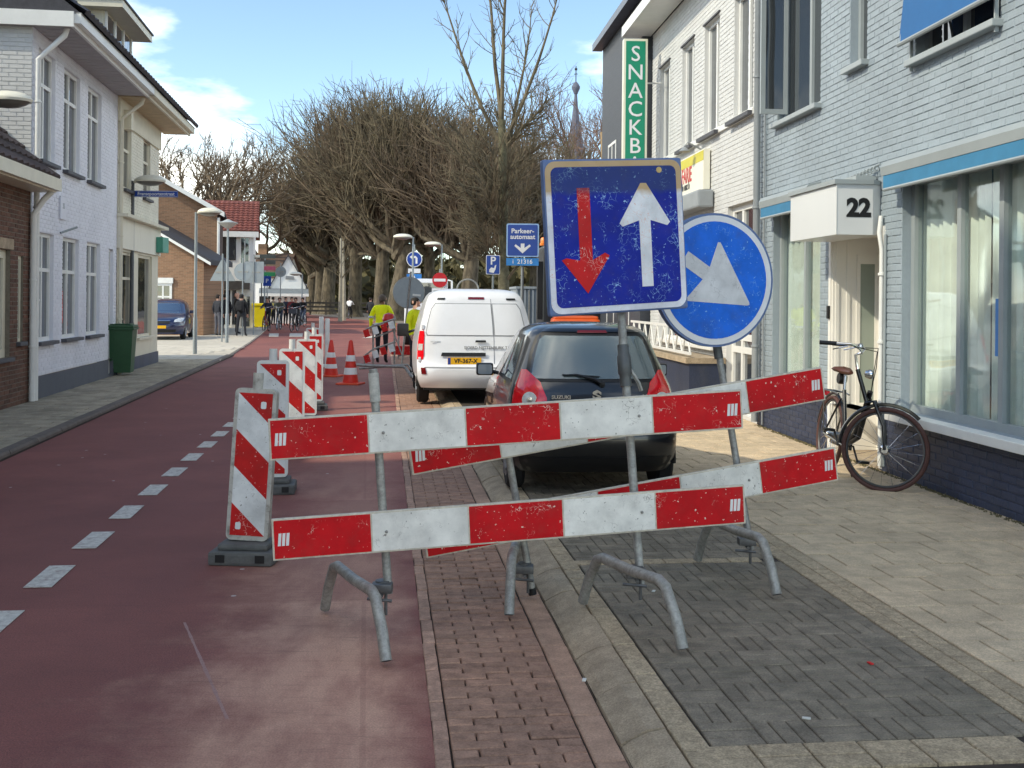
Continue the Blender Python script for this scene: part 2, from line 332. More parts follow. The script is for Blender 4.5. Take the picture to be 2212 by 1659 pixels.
    c = mixc(math_('MULTIPLY', strp, .28), c, lin(96, 62, 60))
    gr = n.new('ShaderNodeMapRange'); gr.inputs['From Min'].default_value = .3; gr.inputs['From Max'].default_value = .7; gr.inputs['To Min'].default_value = .78; gr.inputs['To Max'].default_value = 1.22; l.new(noise(120, 3), gr.inputs['Value'])
    vm = n.new('ShaderNodeVectorMath'); vm.operation = 'SCALE'; l.new(c, vm.inputs[0]); l.new(gr.outputs[0], vm.inputs['Scale'])
    l.new(vm.outputs[0], b.inputs['Base Color']); return m
road_m = road_material()
def ex(x0, y0, sl, D): return (x0+sl*(D-y0), D)
LK = lambda D: ex(-5.87, 16.7, -.137, D)                 # left kerb line
LW = lambda D: ex(-7.29, 16.93, -.134, D)                # left house fronts
RE = lambda D: ex(-.263, 4.03, -.115, D)                 # right edge of the asphalt
RWL = lambda D: ex(3.765, 8.145, -.083, D)               # right house fronts
sheet('road', [LK(-25), RE(-25), RE(34), (-3.6, 44), (2, 50), (14, 56), (14, 62), (-4, 66), (-20, 110), (-27, 150), (-32, 150), (-22, 92), (-13.9, 62), (-12.6, 56), (-11.3, 49), (-9.6, 40), LK(31)], 0, road_m,
      'red asphalt road with a dashed white cycle lane line')
plateau = mat('red_brick_crossing', lin(150, 84, 72), .9, var=.12, vs=3, bump=.3, bs=90)
sheet('brick_crossing', [(-12.2, 61), (4, 57), (6, 74), (-16.5, 76)], .006, plateau, 'red brick road table beyond the cones')
sheet('brick_crossing', [G(575, 722)[:2], G(668, 716)[:2], (-13.4, 60), (-15.4, 60)], .010, plateau, 'red cycle lane surface under the oncoming cyclists')
# cycle-lane dashes
d0, d1 = Vector((-2.771, 6.327)), Vector((-2.873, 7.306))
along = Vector((-.118, 1)).normalized(); across = Vector((along.y, -along.x))
dash_me = MB().flat([(-.078, 0), (.078, 0), (.075, .52), (-.080, .52)], 0, .003).me('dash', white_paint)
dash_parent = bpy.data.objects['road']
for i in range(-2, 26):
    p = d0+along*(1.0*i)+across*.08
    link('dash', dash_me, dash_parent, (p.x, p.y, .004), math.atan(.118)+rnd(-.008, .008))
def mark(quad, z=.016): MB().flat([G(*q)[:2] for q in quad], z, z+.003).build('give_way_mark', white_paint, dash_parent)
for a, b_ in ((615, 637), (662, 692)): mark([(a*.944, 728), (b_*.944, 728), (b_*.944+1, 721), (a*.944+1, 721)])
mark([(782, 731), (800, 731), (838, 724), (815, 724)])
# ---------------- pieces of paving
_pm = {}
def piece_me(sx, sy, h, ch, m, key='paver'):
    k = (round(sx, 3), round(sy, 3), h, ch, m.name)
    if k not in _pm:
        a, b = sx/2, sy/2; vs = []
        for (u, w, z) in ((a, b, -h), (a, b, -ch), (a-ch, b-ch, 0)): vs += [(-u, -w, z), (u, -w, z), (u, w, z), (-u, w, z)]
        fs = []
        for i in (0, 4):
            for j in range(4): fs.append((i+j, i+(j+1) % 4, i+4+(j+1) % 4, i+4+j))
        fs.append((8, 9, 10, 11)); _pm[k] = MB().add(vs, fs).me(key, m)
    return _pm[k]
def in_view(p):
    if p.y < 1: return False
    x, z = p.x/p.y*F, (p.z-H)/p.y*F
    return -1120 < x < 1120 and -1030 < z < 660
def lay(parent, rects, h, ch, m, limit=300, name='paver', jz=.002, jr=.008):
    """rects: (cx, cy, sx, sy, z); the nearest in view are objects of their own, the rest one joined part"""
    mw = parent.matrix_world; todo = []
    for r in rects:
        p = mw @ Vector((r[0], r[1], r[4])); todo.append((0 if in_view(p) else 1, (p-Vector((0, 0, H))).length, r))
    todo.sort(key=lambda q: (q[0], q[1])); rest = MB()
    for i, (o, d, r) in enumerate(todo):
        z = r[4]+rnd(-jz, jz); a = rnd(-jr, jr)
        if i < limit and not o: link(name, piece_me(r[2], r[3], h, ch, m, name), parent, (r[0], r[1], z), a)
        else:
            me = piece_me(r[2], r[3], h, ch, m, name); M = Matrix.Translation((r[0], r[1], z)) @ Matrix.Rotation(a, 4, 'Z')
            rest.add([v.co for v in me.vertices], [tuple(p.vertices) for p in me.polygons], 0, M)
    if rest.v: o = rest.build(name+'_field', m, parent); o['kind'] = 'stuff'
def base_slab(name, poly, z, m, label, origin, a):
    o = MB().flat(poly, z-.05, z).build(name, m, None, False, (origin[0], origin[1], 0), a); bpy.context.view_layer.update(); return struct(o, label)
AR = math.atan(.115); OR = RE(4.03)
sand = mat('joint_sand', lin(62, 52, 44), .95, var=.3, vs=25)
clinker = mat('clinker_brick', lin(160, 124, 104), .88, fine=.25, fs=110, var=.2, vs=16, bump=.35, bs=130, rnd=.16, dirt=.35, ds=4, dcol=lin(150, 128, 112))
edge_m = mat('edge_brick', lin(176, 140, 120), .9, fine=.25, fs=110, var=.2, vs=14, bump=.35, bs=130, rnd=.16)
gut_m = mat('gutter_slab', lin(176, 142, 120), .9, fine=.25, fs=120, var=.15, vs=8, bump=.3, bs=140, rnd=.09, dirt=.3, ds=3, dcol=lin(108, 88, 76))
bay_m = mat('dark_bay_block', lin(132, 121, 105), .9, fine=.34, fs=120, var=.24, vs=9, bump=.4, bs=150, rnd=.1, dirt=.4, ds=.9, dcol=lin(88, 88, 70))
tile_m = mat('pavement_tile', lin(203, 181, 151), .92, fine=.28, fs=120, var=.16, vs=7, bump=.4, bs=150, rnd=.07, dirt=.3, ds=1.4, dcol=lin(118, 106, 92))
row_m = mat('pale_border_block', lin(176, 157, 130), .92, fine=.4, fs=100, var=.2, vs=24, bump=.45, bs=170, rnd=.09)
gs = base_slab('brick_gutter', [(0, -1.4), (.71, -1.4), (.71, 34), (0, 34)], -.012, sand, 'brown brick gutter strip along the asphalt edge', OR, AR)
R1 = []
v = -1.3
while v < 30: R1.append((.031+rnd(-.004, .004), v, .058, .19, .004)); v += .197
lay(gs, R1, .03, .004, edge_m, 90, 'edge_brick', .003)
R2 = []; v = -1.3; k = 0
while v < 30:
    us = [(.065, .265), (.268, .468), (.471, .565)] if k % 2 else [(.065, .165), (.168, .368), (.371, .565)]
    for a, b in us: R2.append(((a+b)/2, v+rnd(-.003, .003), b-a-.0035, .0705, .003+.004*math.sin(v*2.1)))
    v += .0745; k += 1
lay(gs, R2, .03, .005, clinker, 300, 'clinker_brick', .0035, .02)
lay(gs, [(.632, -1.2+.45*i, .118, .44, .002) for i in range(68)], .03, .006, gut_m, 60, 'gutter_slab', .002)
kb = base_slab('kerb', [(.70, -1.4), (.985, -1.4), (.985, 34), (.70, 34)], -.0, sand, 'low sloping concrete kerb on the right', OR, AR)
kp = [(.698, -.02), (.872, -.02), (.872, .062), (.864, .069), (.80, .058), (.735, .026), (.70, .006)]
km = {}
for i in range(70):
    j = i % 4
    if j not in km:
        mb = MB(); L_ = .492
        pts = [(p[0]+rnd(-.002, .002), p[1]+(rnd(-.004, .004) if p[1] > 0 else 0)) for p in kp]
        mb.prism([(p[0]-.785, p[1]) for p in reversed(pts)], -L_/2, L_/2); km[j] = mb.me('kerb_stone', concrete)
    link('kerb_stone', km[j], kb, (.785, -1.2+.5*i, rnd(-.003, .003)), rnd(-.006, .006))
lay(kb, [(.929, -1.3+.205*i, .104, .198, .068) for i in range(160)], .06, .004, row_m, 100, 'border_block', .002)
pv = base_slab('pavement', [(.985, -1.4), (5.6, -1.4), (5.6, 34), (.985, 34)], .055, sand, 'right pavement with tiles and dark parking bay blocks', OR, AR)
R3 = []
def weave(v0, v1):
    q = .2115; nv = int((v1-v0)/q); k = 0
    for i in range(nv):
        for j in range(6):
            cu, cv = .992+q*(j+.5), v0+q*(i+.5)
            for t in (-1, 0, 1):
                if (i+j) % 2: R3.append((cu+t*q/3, cv, q/3-.005, q-.006, .066))
                else: R3.append((cu, cv+t*q/3, q-.006, q/3-.005, .066))
    return v0+q*nv
e1 = weave(-.13, 2.62); weave(e1+.115, 12)
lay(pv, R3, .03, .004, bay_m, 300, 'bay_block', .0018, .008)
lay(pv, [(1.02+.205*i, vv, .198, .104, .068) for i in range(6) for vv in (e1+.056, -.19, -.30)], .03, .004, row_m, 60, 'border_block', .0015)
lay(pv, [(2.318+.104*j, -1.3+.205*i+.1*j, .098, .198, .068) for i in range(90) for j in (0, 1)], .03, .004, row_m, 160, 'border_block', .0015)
R4 = []
for i in range(60):
    vv = -1.3+.302*i
    if i % 2: R4.append((2.553, vv, .138, .291, .069)); R4 += [(2.779+.302*j, vv, .291, .291, .069) for j in range(8)]
    else: R4 += [(2.628+.302*j, vv, .291, .291, .069) for j in range(8)]
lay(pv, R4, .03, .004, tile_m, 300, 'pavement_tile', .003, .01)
# ---------------- left pavement
AL = math.atan(.137); OL = LK(8)
tile_l = mat('left_pavement_tile', lin(168, 156, 136), .92, fine=.2, fs=60, var=.18, vs=5, bump=.35, bs=120, rnd=.12, dirt=.5, ds=1.2, dcol=lin(96, 96, 76))
pl = base_slab('left_pavement', [(-2.2, -18), (-.13, -18), (-.13, 21), (-2.2, 21)], .052, mat('mossy_joint', lin(48, 50, 38), .95, var=.3, vs=20), 'shaded grey tiled pavement along the left house fronts', OL, AL)
lay(pl, [(-.29-.302*j-(.0 if i % 2 else .15)+.01, .302*i, 0.294, .292, .069) for i in range(-10, 70) for j in range(6)]+[(-.205, .302*i, .12, .288, .069) for i in range(-10, 70) if i % 2 == 0], .03, .005, tile_l, 300, 'pavement_tile', .004, .01)
kl = base_slab('left_kerb', [(-.14, -18), (.0, -18), (.0, 24), (-.14, 24)], .02, sand, 'concrete kerb of the left pavement', OL, AL)
klm = MB().prism([(-.066, -.02), (.066, -.02), (.062, .045), (.045, .068), (-.066, .070)], -.494, .494).me('kerb_stone', mat('left_kerb_stone', lin(112, 102, 94), .9, var=.15, vs=9, bump=.3, rnd=.1))
for i in range(-6, 24): link('kerb_stone', klm, kl, (-.068, i*1.0, rnd(-.004, .004)), rnd(-.006, .006))
side_m = mat('light_side_paving', lin(188, 180, 166), .95, var=.1, vs=2.5, bump=.3, bs=70, dirt=.25, ds=.7, dcol=lin(140, 132, 120))
sidep = struct(MB().flat([LK(28.6), (-9.45, 40), (-11.1, 49), (-12.4, 56), (-13.6, 62), (-22, 92), (-60, 92), (-60, 29.3), (-9.1, 28.6)], -.04, .062).build('side_pavement', side_m), 'sunlit light paving at the corner of the side street')
lay(sidep, [(-8.95-.62*i-.15*(j % 2), 29.5+.62*j, .61, .61, .072) for i in range(7) for j in range(12)], .02, .005, mat('large_light_tile', lin(196, 188, 174), .92, var=.1, vs=3, bump=.25, rnd=.06), 84, 'pavement_tile', .002)

# moss and dirt along the foot of the right wall, bits of litter
random.seed(31); ms = MB()
for i in range(900):
    D = rnd(7.0, 14.4); x, y = RWL(D); r = rnd(.006, .02); c = Vector((x-rnd(.015, .05)-abs(rnd(-.05, .05))*rnd(0, 1), y, .07)); a = rnd(0, 3)
    ms.add([c+Vector((r*math.cos(a+q), r*math.sin(a+q), -.002)) for q in (0, 2.1, 4.2)]+[c+Vector((rnd(-r, r)*.5, rnd(-r, r)*.5, rnd(.004, .02)))], [(0, 1, 3), (1, 2, 3), (2, 0, 3)])
mo = ms.build('wall_foot_moss', mat('dry_moss', lin(96, 88, 62), .95, var=.4, vs=30)); mo['kind'] = 'stuff'; mo['label'] = 'dry moss and dirt along the foot of the grey house'
for (x, y, c, lb) in ((1880, 1434, (206, 30, 34), 'tiny red scrap lying on the dark parking blocks'), (1742, 1553, (214, 212, 204), 'small white scrap on the dark blocks near the bottom edge'), (1412, 1278, (206, 206, 200), 'small white scrap under the front barrier foot'), (1262, 1470, (220, 218, 210), 'white cigarette end on the sloping kerb')):
    g = G(x, y, .068); sc_ = MB().cbx(-.016, .016, -.008, .008, 0, .006, .002).build('litter_scrap', mat('scrap_%d_%d' % (c[0], c[1]), lin(*c), .7), None, False, (g.x, g.y, .0685), rnd(0, 3)); tag(sc_, lb, 'litter')
# ================================================================== BUILDINGS
class Front:
    """a house front: local x runs along it, local y into the house, z up"""
    def __init__(s, name, label, a, b, cat='house'):
        a, b = Vector(a[:2]), Vector(b[:2]); d = (b-a).normalized(); s.a, s.d, s.len = a, d, (b-a).length
        s.root = thing(name, label, cat, (a.x, a.y, 0), math.atan2(d.y, d.x)); bpy.context.view_layer.update()
    def uz(s, x, y, off=0):
        rx, rz = ray(x, y); n = Vector((-s.d.y, s.d.x)); o = s.a+n*off
        # o + u*d = t*(rx,1)
        det = s.d.x*-1-(-rx)*s.d.y
        u = (-o.x*-1-(-rx)*-o.y)/det; t = o.y+u*s.d.y
        return u, H+rz*t
def opening(fr, x0, y0, x1, y1, off=0):
    """pixel corners (nearest top, other bottom) to u0,u1,z0,z1"""
    a, b = fr.uz(x0, y0, off), fr.uz(x1, y1, off)
    return min(a[0], b[0]), max(a[0], b[0]), min(a[1], b[1]), max(a[1], b[1])
def wall(fr, u0, u1, z0, z1, ops, m, name='wall', depth=.22, mortar_m=None, y=0., bricks=True, limit=300, bm=None, course=.066, blen=.215, zsplit=None, th=None):
    mm = mortar_m or m; mb = MB(); ops = [o for o in ops if o[1] > u0 and o[0] < u1]
    us = sorted({u0, u1, *[min(max(q, u0), u1) for o in ops for q in o[:2]]}); zs = sorted({z0, z1, *[min(max(q, z0), z1) for o in ops for q in o[2:4]]})
    my = y+(.0065 if bricks else 0)
    for i in range(len(us)-1):
        for j in range(len(zs)-1):
            cu, cz = (us[i]+us[i+1])/2, (zs[j]+zs[j+1])/2
            if any(o[0] < cu < o[1] and o[2] < cz < o[3] for o in ops): continue
            mb.add([(us[i], my, zs[j]), (us[i+1], my, zs[j]), (us[i+1], my, zs[j+1]), (us[i], my, zs[j+1])], [(0, 1, 2, 3)])
    for o in ops:
        a, b, c, d = max(o[0], u0), min(o[1], u1), max(o[2], z0), min(o[3], z1); dy = my+depth
        mb.add([(a, my, c), (a, my, d), (a, dy, d), (a, dy, c)], [(0, 1, 2, 3)]); mb.add([(b, my, c), (b, dy, c), (b, dy, d), (b, my, d)], [(0, 1, 2, 3)])
        mb.add([(a, my, d), (b, my, d), (b, dy, d), (a, dy, d)], [(0, 1, 2, 3)]); mb.add([(a, my, c), (a, dy, c), (b, dy, c), (b, my, c)], [(0, 1, 2, 3)])
    if th:
        mb.add([(u0, my, z0), (u0, my, z1), (u0, th, z1), (u0, th, z0)], [(0, 1, 2, 3)]); mb.add([(u1, my, z0), (u1, th, z0), (u1, th, z1), (u1, my, z1)], [(0, 1, 2, 3)])
        mb.add([(u0, th, z0), (u0, th, z1), (u1, th, z1), (u1, th, z0)], [(0, 1, 2, 3)])
    w = mb.build(name, mm, fr.root)
    if not bricks: return w
    bm = bm or m; mw = fr.root.matrix_world; full, rest = [], MB(); nz = int((z1-z0)/course)+1
    def brick_v(a, b, c, d, ch=.005, pr=0):
        yb = my+.002; vs = [(a, yb, c), (b, yb, c), (b, yb, d), (a, yb, d), (a+ch, y-pr, c+ch), (b-ch, y-pr, c+ch), (b-ch, y-pr, d-ch), (a+ch, y-pr, d-ch)]
        return vs, [(0, 1, 5, 4), (1, 2, 6, 5), (2, 3, 7, 6), (3, 0, 4, 7), (4, 5, 6, 7)]
    for k in range(nz):
        c, d = z0+k*course+.004, min(z0+(k+1)*course-.005, z1)
        if d-c < .02: continue
        u = u0-(blen/2 if k % 2 else 0)
        while u < u1:
            segs = [(max(u+.004, u0), min(u+blen-.005, u1))]; u += blen
            for o in ops:
                if o[2] < (c+d)/2 < o[3]:
                    segs = [q for s_ in segs for q in ((s_[0], min(s_[1], o[0])), (max(s_[0], o[1]), s_[1]))]
            for a, b in segs:
                if b-a < .02: continue
                if b-a > blen-.012 and d-c > course-.012: full.append((a, b, c, d))
                else: vs_, fs_ = brick_v(a, b, c, d, .005, rnd(-.002, .002)); rest.add(vs_, fs_)
    key = []
    for f_ in full:
        p = mw @ Vector(((f_[0]+f_[1])/2, y, (f_[2]+f_[3])/2)); key.append((0 if in_view(p) else 1, (p-Vector((0, 0, H))).length, f_))
    key.sort(); meb = None
    for i, (o, dd, f_) in enumerate(key):
        if i < limit and not o:
            if meb is None:
                vs_, fs_ = brick_v(-(blen-.009)/2, (blen-.009)/2, -(course-.009)/2, (course-.009)/2); meb = MB().add(vs_, fs_).me('brick', bm)
            link('brick', meb, w, ((f_[0]+f_[1])/2, rnd(-.0025, .002), (f_[2]+f_[3])/2))
        else: vs_, fs_ = brick_v(*f_, .005, rnd(-.002, .0025)); rest.add(vs_, fs_)
    if rest.v: r = rest.build('brick_field', bm, w); r['kind'] = 'stuff'
    return w
def window(fr, o, fm, y=.1, fw=.06, vert=(), hor=(), gm=None, sill=None, sill_out=.08, fd=.07, sill_h=.06, name='window', curtain=None):
    """frame with vertical bars at fractions, cross bars at fractions, one pane per field, optional sill"""
    u0, u1, z0, z1 = o; mb = MB(); gm = gm or glass
    us = [u0]+[u0+(u1-u0)*q for q in vert]+[u1]; zs = [z0]+[z0+(z1-z0)*q for q in hor]+[z1]
    mb.bx(u0, u1, y, y+fd, z0, z0+fw); mb.bx(u0, u1, y, y+fd, z1-fw, z1); mb.bx(u0, u0+fw, y+.001, y+fd, z0+fw, z1-fw); mb.bx(u1-fw, u1, y+.001, y+fd, z0+fw, z1-fw)
    for q in us[1:-1]: mb.bx(q-fw/2, q+fw/2, y+.002, y+fd-.002, z0+fw, z1-fw)
    for q in zs[1:-1]: mb.bx(u0+fw, u1-fw, y+.004, y+fd-.004, q-fw/2, q+fw/2)
    w = mb.build(name, fm, fr.root)
    for i in range(len(us)-1):
        for j in range(len(zs)-1):
            a = us[i]+(fw if i == 0 else fw/2); b = us[i+1]-(fw if i == len(us)-2 else fw/2); c = zs[j]+(fw if j == 0 else fw/2); d = zs[j+1]-(fw if j == len(zs)-2 else fw/2)
            MB().bx(a, b, y+.035, y+.045, c, d).build('pane', gm, w)
    if sill: MB().cbx(u0-.05, u1+.05, -sill_out, y+.02, z0-sill_h, z0-.002, .008).build('sill', sill, w)
    return w
def pleats(u0, u1, y, z0, z1, m, parent, name='curtain', pitch=.11, amp=.03, gaps=()):
    n = int((u1-u0)/pitch*8); vs = []; fs = []
    for i in range(n+1):
        u = u0+(u1-u0)*i/n; yy = y+amp*math.sin(i/8*2*math.pi)+.012*math.sin(i*.37)
        vs += [(u, yy, z0), (u, yy, z1)]
    for i in range(n):
        u = u0+(u1-u0)*(i+.5)/n
        if any(a < u < b for a, b in gaps): continue
        fs.append((2*i, 2*i+2, 2*i+3, 2*i+1))
    o = MB().add(vs, fs).build(name, m, parent, True); return o
def pipe(pts, r, m, parent, name='downpipe', brackets=()):
    o = MB().tube(pts, r, 12).build(name, m, parent, True)
    for (p) in brackets: MB().lathe([(r+.004, -.015), (r+.012, -.012), (r+.012, .012), (r+.004, .015)], 12, c=p).build('pipe_bracket', m, o, True)
    return o
# ---------------- right: grey house (number 22)
far_end, near_end = RWL(14.55), RWL(5.4)
gh = Front('grey_house', 'grey painted brick house with dark plinth and a number 22 door canopy', far_end, near_end)
GA = lambda x, y: gh.uz(x, y)
bigw = (GA(1946, 700)[0], GA(2212, 700)[0]+1.25, GA(1946, 889)[1], GA(1946, 385)[1])
lw = (GA(1668, 700)[0], GA(1770, 700)[0], GA(1668, 800)[1], GA(1668, 437)[1])
door = (GA(1797, 700)[0], GA(1905, 700)[0], .09, GA(1850, 508)[1]+.03)
up1 = (GA(1680, 100)[0], GA(1773, 100)[0], GA(1773, 222)[1], GA(1680, 0)[1]+.35)
up2 = (GA(1836, 60)[0], GA(1873, 60)[0], GA(1873, 128)[1], up1[3])
up3 = (GA(1978, 60)[0], GA(2160, 60)[0], GA(2160, 42)[1], up1[3])
lw = (lw[0], lw[1], bigw[2]+.02, bigw[3])
zpl = bigw[2]-.09
WT = 6.35
wall(gh, 0, gh.len, zpl, WT, [bigw, lw, door, up1, up2, up3], paint_grey, limit=300, th=7.5)
wall(gh, 0, gh.len, 0, zpl, [(door[0], door[1], -1, 9)], paint_navy, 'plinth', limit=180, y=-.012)
curt_m = mat('net_curtain', lin(236, 240, 232), .9, var=.06, vs=6)
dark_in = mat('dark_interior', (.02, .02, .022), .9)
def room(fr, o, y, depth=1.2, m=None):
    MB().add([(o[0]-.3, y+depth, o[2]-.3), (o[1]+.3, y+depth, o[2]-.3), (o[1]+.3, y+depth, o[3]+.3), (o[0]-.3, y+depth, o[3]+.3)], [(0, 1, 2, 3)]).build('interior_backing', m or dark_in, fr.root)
wg = window(gh, bigw, wood_grey, .09, .07, [(GA(2047, 700)[0]-bigw[0])/(bigw[1]-bigw[0]), (GA(2137, 700)[0]-bigw[0])/(bigw[1]-bigw[0]), .78], (), glass_clear, wood_white, .13, sill_h=.08)
pleats(bigw[0], bigw[1], .21, bigw[2], bigw[3], curt_m, wg, gaps=((bigw[0]+.62, bigw[0]+.70), (bigw[0]+1.22, bigw[0]+1.28)), pitch=.12, amp=.022)
room(gh, bigw, .3)
pst = mat('blue_poster', lin(58, 130, 200), .5, var=.05)
px = GA(2125, 690)
MB().bx(px[0]-.05, px[0]+.05, .122, .124, GA(2125, 770)[1], GA(2125, 645)[1]).build('window_poster', pst, wg)
lamp_em = mat('fluorescent_tube', (.9, .9, .88), .5)
for q in (2066, 2108):
    u = GA(q, 600)[0]; MB().bx(u-.012, u+.012, .30, .31, GA(q, 610)[1], GA(q, 475)[1]).build('white_blind_strip', lamp_em, wg)
wl_ = window(gh, lw, wood_grey, .09, .06, [.55], (), glass_clear, wood_white, .1)
pleats(lw[0], lw[1], .2, lw[2], lw[3], curt_m, wl_, pitch=.1); room(gh, lw, .3)
# awning cassettes over the shop windows
blue_fab = mat('blue_awning_fabric', lin(52, 122, 160), .7, var=.08, vs=6)
def cassette(o, ext0, ext1):
    a, b, z = o[0]-ext0, o[1]+ext1, o[3]
    c = MB().prism([(0, 0), (0, 0)], 0, 0) if 0 else MB()
    prof = [(-.17, .02), (-.18, .10), (-.15, .15), (.0, .19), (.0, .02)]
    vs = [(a, p[0], z+p[1]) for p in prof]+[(b, p[0], z+p[1]) for p in prof]; n = len(prof)
    c.add(vs, [list(range(n)), [n+k for k in reversed(range(n))]]+[(k, n+k, n+(k+1) % n, (k+1) % n) for k in range(n)])
    co = c.build('awning_cassette', wood_grey, gh.root)
    MB().bx(a+.04, b-.04, -.165, -.150, z-.105, z+.019).build('awning_valance', blue_fab, co)
    MB().tube([(a+.04, -.158, z-.11), (b-.04, -.158, z-.11)], .017, 8).build('awning_bar', wood_grey, co)
cassette(bigw, .08, .2); cassette(lw, .03, .02)
# upstairs
w1 = window(gh, up1, wood_grey, .09, .07, [.62], (), glass, wood_grey, .09)
oc = MB().bx(up1[0]+.12, up1[0]+.16, -.26, .08, up1[2]+.10, up1[2]+.16).bx(up1[0]+.12, up1[0]+.16, -.26, -.20, up1[2]+.16, up1[3]-.08).bx(up1[0]+.12, up1[0]+.16, .03, .08, up1[2]+.16, up1[3]-.08).build('open_casement', wood_grey, w1)
MB().bx(up1[0]+.135, up1[0]+.145, -.2, .03, up1[2]+.16, up1[3]-.08).build('casement_pane', glass, w1)
w2 = window(gh, up2, wood_grey, .09, .06, (), (), glass, wood_grey, .08)
w3 = window(gh, up3, wood_grey, .09, .07, [.5], (), glass, wood_grey, .09)
# drop-arm sun screen in front of the right upstairs window
scr_z = GA(1965, 106)[1]+.02
sc = MB(); pts = [(-.05, up3[3]+.25), (-.07, up3[2]+.75), (-.13, scr_z+.02)]
for i in range(2):
    (ya, za), (yb, zb) = pts[i], pts[i+1]
    sc.add([(up3[0]-.06, ya, za), (up3[1]+.06, ya, za), (up3[1]+.06, yb, zb), (up3[0]-.06, yb, zb)], [(0, 1, 2, 3)])
so_ = sc.build('sun_screen', mat('bright_blue_screen', lin(6, 92, 150), .65, var=.05, vs=5), gh.root)
MB().tube([(up3[0]-.07, -.13, scr_z), (up3[1]+.07, -.13, scr_z)], .022, 8).build('screen_bar', wood_grey, so_)
for u in (up3[0]-.04, up3[1]+.04): MB().tube([(u, -.13, scr_z), (u, -.03, scr_z+.5)], .012, 6).build('screen_arm', wood_grey, so_)
MB().bx(up3[0]-.02, up3[0], -.05, -.02, up3[2]-.1, up3[3]).build('screen_guide', wood_grey, so_); MB().bx(up3[1], up3[1]+.02, -.05, -.02, up3[2]-.1, up3[3]).build('screen_guide', wood_grey, so_)
# door recess
dr = gh.root
rec = MB(); d0_, d1_, dz = door[0], door[1], door[3]
cw = mat('cream_door_panel', lin(236, 233, 226), .45, var=.03, vs=2)
rec.bx(d0_, d0_+.02, 0, .55, .09, dz).bx(d1_-.02, d1_, 0, .55, .09, dz).bx(d0_+.02, d1_-.02, .02, .55, dz-.02, dz)
rec.bx(d0_-.06, d0_, -.02, .03, .09, dz+.02).bx(d1_, d1_+.06, -.02, .03, .09, dz+.02)
reco = rec.build('door_recess', cw, dr)
MB().bx(d0_, d1_, .0, .6, .0, .088).build('door_step', concrete, dr)
for ya, yb in ((.03, .035), (.15, .155)): MB().bx(d0_+.0205, d0_+.032, ya, yb+.03, .12, dz-.06).build('side_moulding', cw, reco)
MB().bx(d0_+.0205, d0_+.034, .26, .30, .5, dz-.2).bx(d0_+.0205, d0_+.034, .46, .50, .5, dz-.2).bx(d0_+.0205, d0_+.034, .30, .46, .5, .6).bx(d0_+.0205, d0_+.034, .30, .46, dz-.3, dz-.2).build('side_light_frame', cw, reco); MB().bx(d0_+.0205, d0_+.026, .30, .46, .6, dz-.3).build('side_light_pane', glassmat('frosted_pane', dark=lin(150, 160, 150), ior=1.4), reco)
dm = MB(); dw = d1_-d0_
dm.bx(d0_+.02, d1_-.02, .50, .56, .09, .62).bx(d0_+.02, d0_+.40*dw, .50, .56, .62, dz-.02).bx(d1_-.25*dw, d1_-.02, .50, .56, .62, dz-.02).bx(d0_+.40*dw, d1_-.25*dw, .50, .56, dz-.30, dz-.02)
do = dm.build('door', cw, dr)
MB().bx(d0_+.40*dw, d1_-.25*dw, .525, .535, .62, dz-.30).build('door_pane', glassmat('frosted_pane', dark=lin(150, 160, 150), ior=1.4), do)
MB().bx(d0_+.20*dw, d0_+.23*dw, .49, .50, .14, dz-.1).build('door_moulding', cw, do)
MB().tube([(d0_+.36*dw, .47, .95), (d0_+.36*dw, .44, 1.0), (d0_+.36*dw, .44, 1.25), (d0_+.36*dw, .47, 1.3)], .012, 8).build('door_handle', chrome, do)
MB().cbx(d0_-.05, d0_+.0, -.045, -.02, 1.5, 1.64, .004).build('door_bell', blackp, reco)
# canopy with the number
c0, c1 = GA(1905, 508), GA(1905, 400); cz0, cz1 = c0[1], c1[1]; pr = .46; uN = c0[0]+.02; uF = uN-1.32
cp = MB().flat([(uF, -pr), (uN-.0, -pr), (uN, -.10), (uN-.06, .0), (uF, .0)], cz0, cz1).build('door_canopy', mat('canopy_panel', lin(214, 216, 216), .35, var=.03, vs=2, dirt=.1, ds=2, dcol=lin(180, 180, 176)), gh.root)
MB().flat([(uF-.02, -pr-.025), (uN+.02, -pr-.025), (uN+.02, -.10), (uN-.05, -.005), (uF-.02, -.005)], cz1+.001, cz1+.045).build('canopy_edge', wood_grey, cp)
MB().bx(uN-.004, uN+.004, -pr-.004, -pr+.004, cz0, cz1).build('canopy_corner_trim', wood_white, cp)
text('22', .235, blackp, cp, (uN+.002, -.24, (cz0+cz1)/2+.01), Matrix.Rotation(rad(90), 4, 'Z'), .012)
MB().bx(uF+.1, uN-.12, -.22, -.02, cz1+.046, cz1+.10).build('canopy_gutter', wood_grey, cp)
cabl = MB()
for k in range(9): cabl.ring((uN-.05-.06*k, -.05-.01*k, cz1+.16-.008*k), .028, .006, 10, 5, 'X')
cabl.tube([(uN, -.03, cz1+.2), (uN-.3, -.07, cz1+.15), (uN-.55, -.12, cz1+.12)], .012, 6); cabl.build('coiled_cable', wood_grey, cp, True)
pipe([(uN+.03, -.03, cz0+.18), (uN+.035, -.05, cz0+.02), (uN+.05, -.03, cz0-.14), (uN+.05, -.03, .12)], .022, wood_white, gh.root, 'drain_pipe', [(uN+.05, -.03, z) for z in (.6, 1.3, 1.95)])
pipe([(uN+.10, -.015, cz0+.0), (uN+.10, -.015, .12)], .014, wood_grey, gh.root, 'cable_duct')
